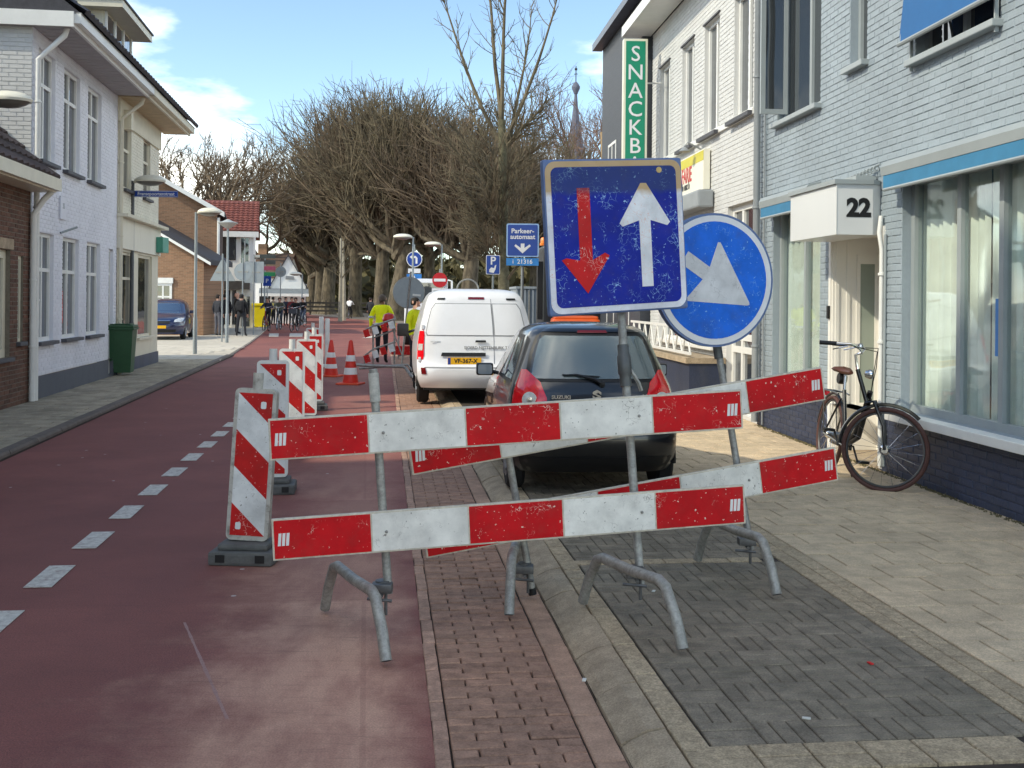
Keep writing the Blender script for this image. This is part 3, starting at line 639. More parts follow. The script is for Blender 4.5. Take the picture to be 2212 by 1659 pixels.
# roof edge out of sight and roof
MB().bx(-.1, gh.len, -.35, .1, WT, WT+.18).build('eaves_board', wood_white, gh.root)
MB().add([(-.1, -.4, WT+.18), (gh.len, -.4, WT+.18), (gh.len, 3.6, WT+2.9), (-.1, 3.6, WT+2.9), (gh.len, 7.6, WT+.18), (-.1, 7.6, WT+.18)], [(0, 1, 2, 3), (3, 2, 4, 5), (1, 4, 2), (0, 3, 5)]).build('roof', roof_dark, gh.root)
# downpipe between the two houses
pg = mat('grey_downpipe', lin(150, 155, 158), .45, .2, var=.06, vs=4)
pipe([(.12, -.30, WT+.05), (.12, -.30, WT-.35), (.10, -.075, WT-.75), (.10, -.075, .12)], .045, pg, gh.root, 'downpipe', [(.10, -.075, z) for z in (1.1, 2.9, 4.6)])
MB().tube([(.28, -.03, WT-.2), (.28, -.03, .1)], .012, 6).build('cable_duct', pg, gh.root)
# ---------------- right: white snack bar house
wh = Front('white_snack_bar', 'white painted brick house with tall narrow upstairs windows and green snack bar sign', RWL(21.4), RWL(14.58), 'building')
def wq(xa, ya, xb, yb): return opening(wh, xa, ya, xb, yb)
ups = []
for xa, xb, yb_ in ((1585, 1626, 249), (1521, 1553, 290), (1473, 1499, 315), (1426, 1447, 332)):
    u0, u1 = sorted((wh.uz(xa, 200)[0], wh.uz(xb, 200)[0])); z0 = wh.uz((xa+xb)/2, yb_)[1]; ups.append((u0, u1, z0, z0+1.72))
zz = sum(o[2] for o in ups)/4; ups = [(a, b, zz, zz+1.72) for a, b, _, _ in ups]
dr2 = (wh.uz(1570, 600)[0], wh.uz(1634, 600)[0], .12, wh.uz(1600, 438)[1])
shop = (wh.uz(1425, 600)[0], wh.uz(1545, 600)[0], 1.0, dr2[3]-.1)
WT2 = wh.uz(1405, 82)[1]
wall(wh, 0, wh.len, .0, WT2, [*ups, dr2, shop], paint_white, limit=300, th=7.5)
for o in ups:
    window(wh, o, wood_white, .07, .06, [.55], (), glass, None)
    MB().bx(o[0]-.04, o[1]+.04, -.025, .03, o[3]+.004, o[3]+.03).build('lintel_trim', slate_sill, wh.root)
MBs = MB().bx(ups[-1][0]-.1, ups[0][1]+.1, -.035, .06, zz-.09, zz-.012); MBs.build('sill_band', wood_white, wh.root)
for o in ups: MB().bx(o[0]-.1, o[1]+.1, -.10, -.037, zz-.10, zz-.045).build('sill', slate_sill, wh.root)
window(wh, dr2, wood_white, .08, .09, [.36, .78], [.30, .36], glass, None, name='shop_door')
window(wh, shop, wood_white, .12, .06, [.33, .66], (), glass, wood_white, .08)
# terrace with plinth and white cross railing in front
tx0, tx1 = wh.uz(1425, 780)[0], wh.uz(1570, 780)[0]
MB().bx(tx0, tx1, -.55, -.02, .06, .78).build('terrace_plinth', paint_navy, wh.root)
MB().bx(tx0-.02, tx1+.02, -.60, -.02, .78, .86).build('terrace_ledge', concrete, wh.root)
rl = MB(); z0, z1 = .9, 1.28; n_ = 9
rl.bx(tx0, tx1, -.55, -.52, z1, z1+.04).bx(tx0, tx1, -.55, -.52, z0, z0+.04)
for k in range(n_):
    a, b = tx0+(tx1-tx0)*k/n_, tx0+(tx1-tx0)*(k+1)/n_
    rl.tube([(a, -.535, z0), ((a+b)/2, -.535, z1)], .014, 6).tube([((a+b)/2, -.535, z1), (b, -.535, z0)], .014, 6)
rl.build('terrace_railing', wood_white, wh.root)
# fascia sign over the shutter
fs0, fs1 = wh.uz(1474, 400)[0], wh.uz(1536, 400)[0]; fz0, fz1 = wh.uz(1510, 418)[1], wh.uz(1510, 335)[1]
fsg = MB().bx(fs0-1.2, fs1, -.12, -.02, fz0, fz1).build('fascia_sign', mat('cream_sign_panel', lin(236, 232, 214), .4, var=.02), wh.root)
MB().bx(fs0-1.2, fs1-.001, -.124, -.121, fz1-.17, fz1-.02).build('yellow_band', mat('yellow_band', lin(208, 196, 60), .5, var=.04), fsg)
red_l = mat('red_letters', lin(196, 40, 40), .5)
fcx = (fs0+fs1)/2-.12
text("'T KANS FARIE", .34, red_l, fsg, (fcx-.55, -.123, (fz0+fz1)/2+.0), None, .008, sx=.8)
text('cafe enz b', .17, blackp, fsg, (fcx-.15, -.123, fz0+.14), None, .006)
MB().tube([(fs1-.5, -.02, fz1+.05), (fs1-.5, -.25, fz1+.16), (fs1-.5, -.3, fz1+.1)], .015, 6).lathe([(.02, .07), (.09, 0), (.08, -.01)], 12, c=(fs1-.5, -.3, fz1+.02)).build('sign_lamp', pg, wh.root, True)
sz = wh.uz(1520, 455)[1]
MB().cbx(fs0-1.3, fs1+.22, -.26, -.015, sz, sz+.27, .03).build('roller_shutter_box', pg, wh.root)
# eaves with gutter
ev = MB(); ev.bx(-.25, wh.len+.0, -.48, -.02, WT2+.0, WT2+.05).build('soffit', wood_white, wh.root)
MB().bx(-.26, wh.len, -.56, -.481, WT2+.0, WT2+.2).build('gutter', wood_white, wh.root)
MB().add([(-.25, -.57, WT2+.2), (wh.len, -.57, WT2+.2), (wh.len, 3.6, WT2+3.0), (-.25, 3.6, WT2+3.0), (wh.len, 7.6, WT2+.2), (-.25, 7.6, WT2+.2)], [(0, 1, 2, 3), (3, 2, 4, 5), (1, 4, 2), (0, 3, 5)]).build('roof', roof_dark, wh.root)
# projecting green sign SNACKBAR
sgz0, sgz1 = at(1371, 420, 20.6).z-.35, at(1371, 86, 20.6).z; sp_ = at(1371, 200, 20.6); sw = .45
sg = thing('projecting_sign', 'tall green projecting sign with vertical white letters on the white house', 'sign', (sp_.x, 20.6, 0), rad(2))
MB().cbx(-sw/2, sw/2, -.09, .09, sgz0, sgz1, .01).build('sign_box', mat('sign_box_cream', lin(228, 226, 206), .4, var=.03), sg)
fc = MB().bx(-sw/2+.045, sw/2-.045, -.096, -.0905, sgz0+.05, sgz1-.045).build('sign_face', mat('sign_green', lin(0, 138, 106), .4, var=.03), sg)
pitch = (at(1371, 318, 20.6).z-at(1371, 120, 20.6).z)/5; zt = at(1371, 120, 20.6).z
for i, ch in enumerate('SNACKBAR'):
    if zt+pitch*i > sgz0+.1: text(ch, .40, sign_white, fc, (0, -.098, zt+pitch*i), None, .002)
for z in (sgz1-.8, sgz1-2.2): MB().tube([(sw/2, 0, z), (sw/2+.28, .0, z)], .015, 6).build('bracket', wood_white, sg)
# ---------------- right: dark house behind
dk = Front('dark_house', 'dark slate coloured house front behind the green sign', RWL(26.2), RWL(21.5))
dm_ = mat('dark_cladding', lin(58, 62, 70), .6, var=.12, vs=3, stretch=(1, 1, 12), bump=.1)
dz_ = at(1345, 68, 25.2).z
MB().bx(0, dk.len, -.18, 7, 0, dz_).build('wall', dm_, dk.root)
MB().add([(-.1, -.35, dz_-.06), (dk.len+.05, -.35, dz_-.06), (dk.len+.05, 3.4, dz_+2.2), (-.1, 3.4, dz_+2.2), (dk.len+.05, 7.1, dz_-.06), (-.1, 7.1, dz_-.06)], [(0, 1, 2, 3), (3, 2, 4, 5), (1, 4, 2), (0, 3, 5)]).build('roof', roof_dark, dk.root)
MB().bx(-.1, dk.len, -.42, -.19, dz_-.22, dz_-.065).build('gutter', mat('zinc', lin(90, 96, 106), .4, .4), dk.root)
for k in range(2): window(dk, (.9+1.9*k, 1.9+1.9*k, 3.6, 5.2), wood_white, -.19, .06, [.5], (), glass, None)
window(dk, (.9, 3.6, .9, 2.5), wood_white, -.19, .06, [.33, .66], (), glass, None)
# ---------------- left: low brown brick house
bh = Front('brown_house', 'low brown brick house with cream gutter at the left edge', LW(7.5), LW(16.72))
zg = bh.uz(70, 415)[1]
bwin = (bh.uz(-60, 700)[0], bh.uz(22, 700)[0], bh.uz(20, 772)[1], bh.uz(20, 540)[1])
bnar = (bh.uz(38, 700)[0], bh.uz(50, 700)[0], bh.uz(45, 738)[1], bh.uz(45, 553)[1])
wall(bh, 0, bh.len, 0, zg, [bwin, bnar], brick_brown, 'wall', limit=300, mortar_m=mortar, bm=brick_brown, th=6)
window(bh, bwin, wood_cream, .07, .12, [.5], (), glass, slate_sill, .06); window(bh, bnar, wood_cream, .04, .05, (), (), glass, slate_sill, .06)
MB().bx(bwin[0]-.1, bwin[1]+.1, -.012, .0, bwin[3]+.01, bwin[3]+.16).build('lintel', concrete, bh.root)
MB().bx(-.05, bh.len+.12, -.34, .02, zg, zg+.14).build('gutter_board', wood_cream, bh.root); MB().bx(-.05, bh.len+.12, -.42, -.341, zg+.02, zg+.2).build('gutter', wood_cream, bh.root)
rt = MB(); rs = math.tan(rad(40))
def roof_tiles(x0, x1, y0, z0, y1, z1, parent, m, pitch_=.33, wid=.26, name='roof_tile', lim=0, M=None):
    """overlapping pantile rows; one joined part"""
    mb = MB(); Lr = math.hypot(y1-y0, z1-z0); n = int(Lr/pitch_); dy, dz = (y1-y0)/Lr, (z1-z0)/Lr; ny, nz = -dz, dy
    for i in range(n):
        a, b = i*pitch_, min((i+1.15)*pitch_, Lr)
        k = int((x1-x0)/wid)
        for j in range(k):
            xa, xb = x0+(x1-x0)*j/k, x0+(x1-x0)*(j+1)/k; h = .045; xm = (xa+xb)/2
            def P(x, s_, h_): return (x, y0+dy*s_+ny*-h_*-1*(1), z0+dz*s_+nz*h_)
            P = lambda x, s_, h_: (x, y0+dy*s_+ny*h_, z0+dz*s_+nz*h_)
            mb.add([P(xa, a, h+.01), P(xm, a, h+.05), P(xb, a, h+.012), P(xa, b, .012), P(xm, b, .05), P(xb, b, .012), P(xa, a, 0), P(xb, a, 0)],
                   [(0, 1, 4, 3), (1, 2, 5, 4), (6, 7, 2, 1, 0)])
    o = mb.build(name+'_field', m, parent); o['kind'] = 'stuff'; return o
rf = MB().add([(-.05, -.38, zg+.16), (bh.len+.06, -.38, zg+.16), (bh.len+.06, 2.6, zg+.16+2.98*rs), (-.05, 2.6, zg+.16+2.98*rs), (bh.len+.06, 6, zg+.16), (-.05, 6, zg+.16)], [(0, 1, 2, 3), (3, 2, 4, 5), (1, 4, 2), (0, 3, 5)]).build('roof', roof_dark, bh.root)
btm = mat('brown_roof_tile', lin(72, 62, 62), .8, var=.2, vs=8, rnd=.15); rang = math.atan(rs); rtm = None
for i in range(13):
    for j in range(12):
        xq = bh.len+.06-.262*(j+1); s0 = i*.33
        if rtm is None: rtm = MB().add([(0, 0, .055), (.13, 0, .095), (.26, 0, .057), (0, .38, .012), (.13, .38, .05), (.26, .38, .012), (0, 0, 0), (.26, 0, 0)], [(0, 1, 4, 3), (1, 2, 5, 4), (6, 7, 2, 1, 0), (0, 3, 6), (2, 7, 5)]).me('roof_tile', btm)
        to_ = link('roof_tile', rtm, rf, (xq, -.38+s0*math.cos(rang), zg+.18+s0*math.sin(rang)+rnd(-.004, .004))); to_.rotation_euler = (rang, 0, rnd(-.006, .006))
pipe([(bh.len+.02, -.30, zg), (bh.len-.02, -.20, zg-.12), (bh.len-.04, -.06, zg-.35), (bh.len-.04, -.06, .08)], .045, wood_white, bh.root, 'downpipe', [(bh.len-.04, -.06, z) for z in (.9, 1.9)])
# ---------------- left: pale blue-white house with cream shop in the same row
lh = Front('pale_blue_house', 'pale bluish white painted brick house with tall windows and wide eaves on the left', LW(16.75), LW(22.6))
zE = lh.uz(250, 203)[1]
LQ = lambda xa, ya, xb, yb: opening(lh, xa, ya, xb, yb)
u_w = [(82, 118), (137, 172), (189, 218)]
UPW, LOW = [], []
zu0, zu1 = lh.uz(100, 350)[1], lh.uz(100, 113)[1]; zl0, zl1 = lh.uz(155, 729)[1], lh.uz(155, 515)[1]
for a, b in u_w:
    u0, u1 = lh.uz(a, 400)[0], lh.uz(b, 400)[0]; UPW.append((u0, u1, zu0, zu1)); LOW.append((u0, u1, zl0, zl1))
dnar = (lh.uz(235, 600)[0], lh.uz(245, 600)[0], .12, zl1-.05)
wall(lh, 0, lh.len, .42, zE, [*UPW, *LOW, dnar], paint_blue, limit=300)
wall(lh, 0, lh.len, 0, .42, [dnar], mat('grey_left_plinth', lin(86, 90, 100), .7, var=.12, vs=4, bump=.2, dirt=.4, ds=4, dcol=lin(60, 66, 54)), 'plinth', bricks=False, y=-.01)
for o in UPW: window(lh, o, wood_white, .06, .06, [.5], [.70], glass, slate_sill, .09)
for o in LOW: window(lh, o, wood_white, .06, .06, [.5], [.66], glass, slate_sill, .09)
window(lh, dnar, wood_white, .06, .06, (), [.8], glass, None, name='narrow_door')
gab = MB(); rz_ = zE+.3   # side wall facing the viewer, with gable
gab.add([(0, 0, 0), (0, 7.6, 0), (0, 7.6, rz_), (0, 3.8, rz_+3.1), (0, 0, rz_)], [(0, 4, 3, 2, 1)]); gab.add([(lh.len, 7.6, 0), (lh.len, 7.6, zE), (0, 7.6, zE), (0, 7.6, 0)], [(0, 1, 2, 3)])
gw = gab.build('side_wall', paint_white, lh.root)
gm_ = MB(); gfull = []
for k in range(int(rz_/.066)):
    z = k*.066; y = -(.1 if k % 2 else 0)
    while y < 7.5:
        a, b = max(y+.004, 0), min(y+.21, 7.6); y += .215
        if z > 3.2 and a == y-.215+.004 and b-a > .2 and y < 1.75 and z > 3.9: gfull.append(((a+b)/2, z+.0325))
        elif z > 3.2: gm_.add([(.002, a, z+.003), (.002, b, z+.003), (.002, b, z+.062), (.002, a, z+.062), (-.009, a+.005, z+.008), (-.009, b-.005, z+.008), (-.009, b-.005, z+.057), (-.009, a+.005, z+.057)], [(4, 5, 1, 0), (5, 6, 2, 1), (6, 7, 3, 2), (7, 4, 0, 3), (7, 6, 5, 4)])
go = gm_.build('brick_field', paint_white, gw); go['kind'] = 'stuff'
gbm = MB().add([(.002, -.103, -.0295), (.002, .103, -.0295), (.002, .103, .0295), (.002, -.103, .0295), (-.009, -.098, -.0245), (-.009, .098, -.0245), (-.009, .098, .0245), (-.009, -.098, .0245)], [(4, 5, 1, 0), (5, 6, 2, 1), (6, 7, 3, 2), (7, 4, 0, 3), (7, 6, 5, 4)]).me('brick', paint_white)
for yy_, zz2 in gfull[:300]: link('brick', gbm, gw, (rnd(-.002, .002), yy_, zz2))
# shop lamp, notice and letters beside the doors
MB().bx(LOW[0][1]+.28, LOW[0][1]+.62, -.03, -.005, zl1+.28, zl1+.66).build('house_number_plate', paint_blue, lh.root)
text('35', .13, wood_grey, lh.root, (LOW[0][1]+.45, -.032, zl1+.5))
MB().tube([(LOW[0][1]+.3, -.02, zl1+.05), (LOW[0][1]+.55, -.22, zl1+.16)], .02, 6).build('wall_lamp', wood_grey, lh.root)
for o, tx in ((LOW[1], lin(190, 60, 50)), (LOW[2], lin(170, 176, 180))):
    mm_ = mat('window_display_%.2f' % tx[0], tx, .6, var=.5, vs=14, lo=.4, hi=.6)
    MB().bx(o[0]+.12, o[0]+.40, .093, .095, o[2]+.25, o[2]+.8).build('window_display', mm_, lh.root)
MB().bx(LOW[0][0]+.08, LOW[0][0]+.3, .088, .09, LOW[0][2]+1.5, LOW[0][2]+1.95).build('blue_sticker', sign_blue, lh.root)
pipe([(.06, -.5, zE+.05), (.06, -.45, zE-.12), (.05, -.07, zE-.5), (.05, -.07, .08)], .045, wood_white, lh.root, 'downpipe', [(.05, -.07, z) for z in (1.6, 3.0, 4.6)])
# eaves, gutter, roof and dormer over both houses
cs = Front('cream_shop', 'cream painted corner shop with fascia and big shop windows', LW(22.62), LW(27.15), 'shop')
oh = .58
def eaves(fr, sm, fm, endcap):
    so2 = MB(); so2.bx(-.12, fr.len+endcap, -oh, .0, zE, zE+.04); s_o = so2.build('soffit', sm, fr.root)
    nb = int((fr.len+endcap)/.24)
    for k in range(nb): MB().bx(-.1+k*.24, -.1+k*.24+.215, -oh+.01, -.01, zE-.022, zE-.001).build('soffit_board', sm, s_o)
    MB().bx(-.12, fr.len+endcap, -oh-.05, -oh-.001, zE-.03, zE+.17).build('fascia', fm, fr.root)
    MB().bx(-.12, fr.len+endcap, -oh-.15, -oh-.051, zE+.03, zE+.19).build('gutter', fm, fr.root)
eaves(lh, soffit_m, wood_white, 0.0); eaves(cs, mat('cream_soffit', lin(190, 170, 138), .6, var=.1, vs=5), wood_cream, .75)
RS = math.tan(rad(38)); ry0, rzr = -oh-.16, zE+.17
for fr, e0, e1 in ((lh, .12, 0), (cs, 0, .8)):
    r_ = MB().add([(-e0, ry0, rzr), (fr.len+e1, ry0, rzr), (fr.len+e1, 3.8, rzr+(3.8-ry0)*RS), (-e0, 3.8, rzr+(3.8-ry0)*RS), (fr.len+e1, 7.9, rzr), (-e0, 7.9, rzr)], [(0, 1, 2, 3), (3, 2, 4, 5), (1, 4, 2), (0, 3, 5)]).build('roof', roof_dark, fr.root)
    roof_tiles(-e0, fr.len+e1, ry0-.04, rzr+.01, 3.8, rzr+(3.8-ry0)*RS+.02, r_, roof_dark)
MB().bx(-.16, -.122, -oh-.05, 7.5, zE-.03, zE+.20).build('verge_board', wood_white, lh.root); MB().bx(-.12, 0, -.3, 7.5, zE-.02, zE-.001).build('verge_soffit', soffit_m, lh.root)
dq, dtop = .06, cs.uz(228, 24, .3)[1]; dbase = zE+.35
dorm = MB().bx(dq, dq+2.6, .3, 2.8, dbase, dtop).build('dormer', wood_cream, cs.root)
for k in range(10): MB().bx(dq-.012, dq, .33+.24*k, .33+.24*k+.225, dbase, dtop-.02).build('dormer_board', wood_cream, dorm)
MB().bx(dq-.30, dq+2.85, -.12, 3.0, dtop+.002, dtop+.15).build('dormer_roof', wood_cream, dorm); MB().bx(dq-.33, dq+2.88, -.15, 3.02, dtop+.151, dtop+.19).build('dormer_roof_felt', roof_dark, dorm)
for k in range(3): MB().bx(dq+.12+k*.82, dq+.80+k*.82, .285, .298, dbase+.45, dtop-.05).build('dormer_pane', glass, dorm)
for k in range(4): MB().bx(dq+.02+k*.82, dq+.11+k*.82, .26, .297, dbase+.3, dtop-.01).build('dormer_post', wood_white, dorm)
# cream shop front
zc = cs.uz(300, 482)[1]   # fascia top
CU = [(cs.uz(267, 350)[0], cs.uz(284, 350)[0]), (cs.uz(310, 350)[0], cs.uz(325, 350)[0])]
cz0_, cz1_ = cs.uz(318, 430)[1], cs.uz(275, 262)[1]-.1
cops = [(a, b, cz0_, cz1_) for a, b in CU]
wall(cs, 0, cs.len, zc, zE, cops, paint_cream, limit=300)
for o in cops: window(cs, o, wood_cream, .05, .06, (), [.62], glass, slate_sill, .08)
MB().bx(-.02, cs.len+.04, -.05, .0, zE-.5, zE-.01).build('frieze_board', wood_cream, cs.root)
fz = cs.uz(300, 545)[1]
MB().bx(0, cs.len, -.06, .02, fz, zc-.01).build('shop_fascia', paint_cream, cs.root); MB().bx(-.02, cs.len+.18, -.22, .02, zc-.008, zc+.06).build('cornice', wood_cream, cs.root)
s1 = (cs.uz(262, 620)[0], cs.uz(288, 620)[0], .62, fz-.05); s2 = (cs.uz(298, 620)[0], cs.uz(328, 620)[0], .75, fz-.05)
wall(cs, 0, cs.len, 0, fz, [s1, s2], wood_cream, 'shop_front', bricks=False)
window(cs, s1, wood_cream, .05, .06, (), [.72], glass, None); window(cs, s2, wood_cream, .05, .06, (), (), glass, wood_cream, .06)
MB().bx(0, cs.len, -.03, -.001, 0, .34).build('shop_plinth', paint_navy, cs.root)
gb = MB().add([(cs.len, 0, 0), (cs.len, 7.6, 0), (cs.len, 7.6, rz_), (cs.len, 3.8, rz_+3.1), (cs.len, 0, rz_)], [(0, 1, 2, 3, 4)]); gb.build('side_wall', paint_cream, cs.root)
pipe([(.06, -.5, zE+.05), (.06, -.45, zE-.12), (.05, -.06, zE-.45), (.05, -.06, .08)], .045, wood_cream, cs.root, 'downpipe', [(.05, -.06, z) for z in (1.2, 2.9, 4.4)])
MB().bx(.3, .5, -.2, -.02, cz1_-.15, cz1_+.25).build('security_camera', wood_cream, cs.root)
gp = at(343, 530, 27.0)
gsn = thing('projecting_sign', 'small green square box sign on the corner of the cream shop', 'sign', (gp.x, 26.9, 0), 0)
MB().cbx(-.38, .02, -.3, .12, gp.z-.2, gp.z+.2, .01).build('sign_bracket_box', mat('pale_box', lin(190, 192, 194), .5), gsn); MB().cbx(.021, .24, -.34, .12, gp.z-.19, gp.z+.18, .02).build('sign_face', mat('faded_green', lin(70, 150, 130), .5, var=.08), gsn)
# ---------------- left row nearer than the picture (unseen; the tall house is sized to shade the foreground)
oh_ = Front('tall_house', 'unseen tall white house of the left row, sized to shade the foreground', LW(-2.6), LW(4.1))
MB().bx(0, oh_.len, 0, 9, 0, 10.6).build('wall', paint_white, oh_.root)
for k in range(2):
    for z in (1, 4, 7): window(oh_, (.8+3*k, 2.6+3*k, z, z+1.9), wood_white, -.06, .07, [.5], [.7], glass, None)
MB().add([(0, -.3, 10.6), (oh_.len, -.3, 10.6), (oh_.len, 4.5, 12.6), (0, 4.5, 12.6), (oh_.len, 9.3, 10.6), (0, 9.3, 10.6)], [(0, 1, 2, 3), (3, 2, 4, 5), (1, 4, 2), (0, 3, 5), (0, 5, 4, 1)]).build('roof', roof_dark, oh_.root)
th_ = Front('two_storey_house', 'plain two storey house of the left row beside the low brown house', LW(4.15), LW(7.45))
MB().bx(0, th_.len, 0, 7, 0, 6.2).build('wall', paint_cream, th_.root); window(th_, (1, 2.4, 1, 2.6), wood_white, -.06, .07, [.5], (), glass, None)
MB().add([(0, -.5, 6.2), (th_.len, -.5, 6.2), (th_.len, 3.5, 9), (0, 3.5, 9), (th_.len, 7.5, 6.2), (0, 7.5, 6.2)], [(0, 1, 2, 3), (3, 2, 4, 5), (1, 4, 2), (0, 3, 5), (0, 5, 4, 1)]).build('roof', roof_dark, th_.root)
# ---------------- right row carried on behind the camera
# ---------------- houses beyond the side street
tan_brick = mat('tan_brick_far', lin(142, 110, 86), .9, var=.16, vs=6, bump=.15, bs=30)
def brickify(m, c1, c2, mor, sc=1.0):
    n, l = m.node_tree.nodes, m.node_tree.links; b = n['Principled BSDF']; g = n.new('ShaderNodeNewGeometry'); q = n.new('ShaderNodeMapping'); q.inputs['Rotation'].default_value = (rad(90), 0, 0)
    t = n.new('ShaderNodeTexBrick'); t.inputs['Scale'].default_value = sc; t.inputs['Brick Width'].default_value = .22; t.inputs['Row Height'].default_value = .066; t.inputs['Mortar Size'].default_value = .006
    t.inputs['Color1'].default_value = (*c1, 1); t.inputs['Color2'].default_value = (*c2, 1); t.inputs['Mortar'].default_value = (*mor, 1)
    l.new(g.outputs['Position'], q.inputs['Vector']); l.new(q.outputs['Vector'], t.inputs['Vector']); l.new(t.outputs['Color'], b.inputs['Base Color'])
brickify(tan_brick, lin(152, 114, 88), lin(128, 96, 74), lin(150, 130, 108))
def gable_house(name, label, x0, x1, y0, y1, ze, zr, wm, rm, rot=0, ridge='y', over=.25, cat='house'):
    """box house from x0..x1 (gable towards the viewer if ridge runs along y)"""
    t = thing(name, label, cat, ((x0+x1)/2, y0, 0), rot); w, d = (x1-x0)/2, y1-y0; mb = MB()
    mb.bx(-w, w, 0, d, 0, ze)
    if ridge == 'y': mb.add([(-w, 0, ze), (w, 0, ze), (0, 0, zr), (-w, d, ze), (w, d, ze), (0, d, zr)], [(0, 1, 2), (4, 3, 5)])
    else: mb.add([(-w, 0, ze), (-w, d, ze), (-w, d/2, zr), (w, 0, ze), (w, d, ze), (w, d/2, zr)], [(0, 2, 1), (3, 4, 5)])
    mb.build('wall', wm, t); r = MB(); k = .12; e = over
    if ridge == 'y':
        s_ = (zr-ze)/w
        for g in (-1, 1): r.add([(g*(w+e), -e, ze-e*s_), (0, -e, zr), (0, d+e, zr), (g*(w+e), d+e, ze-e*s_), (g*(w+e), -e, ze-e*s_+k), (0, -e, zr+k), (0, d+e, zr+k), (g*(w+e), d+e, ze-e*s_+k)], [(0, 1, 2, 3), (4, 5, 6, 7), (0, 1, 5, 4), (3, 2, 6, 7), (0, 4, 7, 3)])
    else:
        s_ = (zr-ze)/(d/2)
        for ya, yb in ((-e, d/2), (d+e, d/2)): r.add([(-w-e, ya, ze-e*s_), (w+e, ya, ze-e*s_), (w+e, yb, zr), (-w-e, yb, zr), (-w-e, ya, ze-e*s_+k), (w+e, ya, ze-e*s_+k), (w+e, yb, zr+k), (-w-e, yb, zr+k)], [(0, 1, 2, 3), (4, 5, 6, 7), (0, 1, 5, 4), (0, 3, 7, 4), (1, 2, 6, 5)])
    r.build('roof', rm, t); return t
def simple_win(t, x0, x1, z0, z1, y=-.02, nv=1, nh=0, fm=None, fw=.08, sill=False):
    fm = fm or wood_white; mb = MB(); mb.bx(x0, x1, y-.03, y+.04, z0, z0+fw).bx(x0, x1, y-.03, y+.04, z1-fw, z1).bx(x0, x0+fw, y-.029, y+.04, z0+fw, z1-fw).bx(x1-fw, x1, y-.029, y+.04, z0+fw, z1-fw)
    for k in range(1, nv+1): x = x0+(x1-x0)*k/(nv+1); mb.bx(x-fw/3, x+fw/3, y-.027, y+.03, z0+fw, z1-fw)
    for k in range(1, nh+1): z = z0+(z1-z0)*k/(nh+1); mb.bx(x0+fw, x1-fw, y-.025, y+.03, z-fw/3, z+fw/3)
    w = mb.build('window', fm, t); MB().bx(x0+fw, x1-fw, y, y+.015, z0+fw, z1-fw).build('pane', glass, w)
    if sill: MB().bx(x0-.05, x1+.05, y-.1, y+.02, z0-.07, z0-.002).build('sill', slate_sill, w)
    return w
# tan brick house: gable facing the viewer
DT = 50.0; xr = at(468, 600, DT).x; ze = at(466, 456, DT).z; zl = at(345, 385, DT).z; xl = at(345, 385, DT).x
slope = (zl-ze)/(xr-xl); hw = 4.2
ROT3 = math.atan(.235)
th3 = gable_house('tan_brick_house', 'tan brick house with its gable end towards the side street', xr-2*hw, xr, DT, DT+7, ze, ze+hw*slope, tan_brick, roof_dark, over=.35)
th3.rotation_euler.z = ROT3; th3.location = (xr-hw*math.cos(ROT3), DT-hw*math.sin(ROT3), 0)
MB().add([(hw+.32, -.38, ze-.33*slope-.10), (0, -.38, ze+hw*slope-.1), (0, -.38, ze+hw*slope+.12), (hw+.32, -.38, ze-.33*slope+.12), (hw+.32, -.34, ze-.33*slope-.10), (0, -.34, ze+hw*slope-.1), (0, -.34, ze+hw*slope+.12), (hw+.32, -.34, ze-.33*slope+.12)], [(0, 1, 2, 3), (7, 6, 5, 4), (0, 3, 7, 4), (0, 4, 5, 1), (3, 2, 6, 7)]).build('verge_board', wood_white, th3)
MB().tube([(hw+.06, -.06, ze-.3), (hw+.06, -.06, 0)], .06, 8).build('downpipe', wood_white, th3)
for z in (1.0, 3.2): MB().bx(hw, hw+.03, 1.2, 2.6, z, z+1.5).build('window', wood_white, th3); MB().bx(hw+.03, hw+.04, 1.3, 2.5, z+.1, z+1.4).build('pane', glass, th3)
MB().bx(hw+.05, hw+.09, .1, 6.8, 0, ze).build('street_front', mat('dark_brick_front', lin(84, 70, 66), .9, var=.15, vs=4), th3)
# lean-to in front of it
DL = 46.5; lx1 = at(440, 600, DL).x; lzr = at(440, 562, DL).z; lzl = at(345, 505, DL).z; lx0 = at(345, 505, DL).x
lt = thing('brick_shed', 'lower tan brick shed with sloping roof and white window behind the blue car', 'shed', (lx1, DL, 0), 0)
sl2 = (lzl-lzr)/(lx1-lx0); wd = 6.5
MB().add([(0, 0, 0), (-wd, 0, 0), (-wd, 0, lzr+wd*sl2), (0, 0, lzr), (0, 3.3, 0), (-wd, 3.3, 0), (-wd, 3.3, lzr+wd*sl2), (0, 3.3, lzr)], [(1, 0, 3, 2), (0, 4, 7, 3), (4, 5, 6, 7), (5, 1, 2, 6)]).build('wall', tan_brick, lt)
MB().add([(.35, -.25, lzr-.35*sl2), (-wd, -.25, lzr+wd*sl2), (-wd, 3.4, lzr+wd*sl2), (.35, 3.4, lzr-.35*sl2), (.35, -.25, lzr-.35*sl2+.22), (-wd, -.25, lzr+wd*sl2+.22), (-wd, 3.4, lzr+wd*sl2+.22), (.35, 3.4, lzr-.35*sl2+.22)], [(3, 2, 1, 0), (4, 5, 6, 7), (0, 1, 5, 4), (3, 0, 4, 7)]).build('roof', roof_dark, lt)
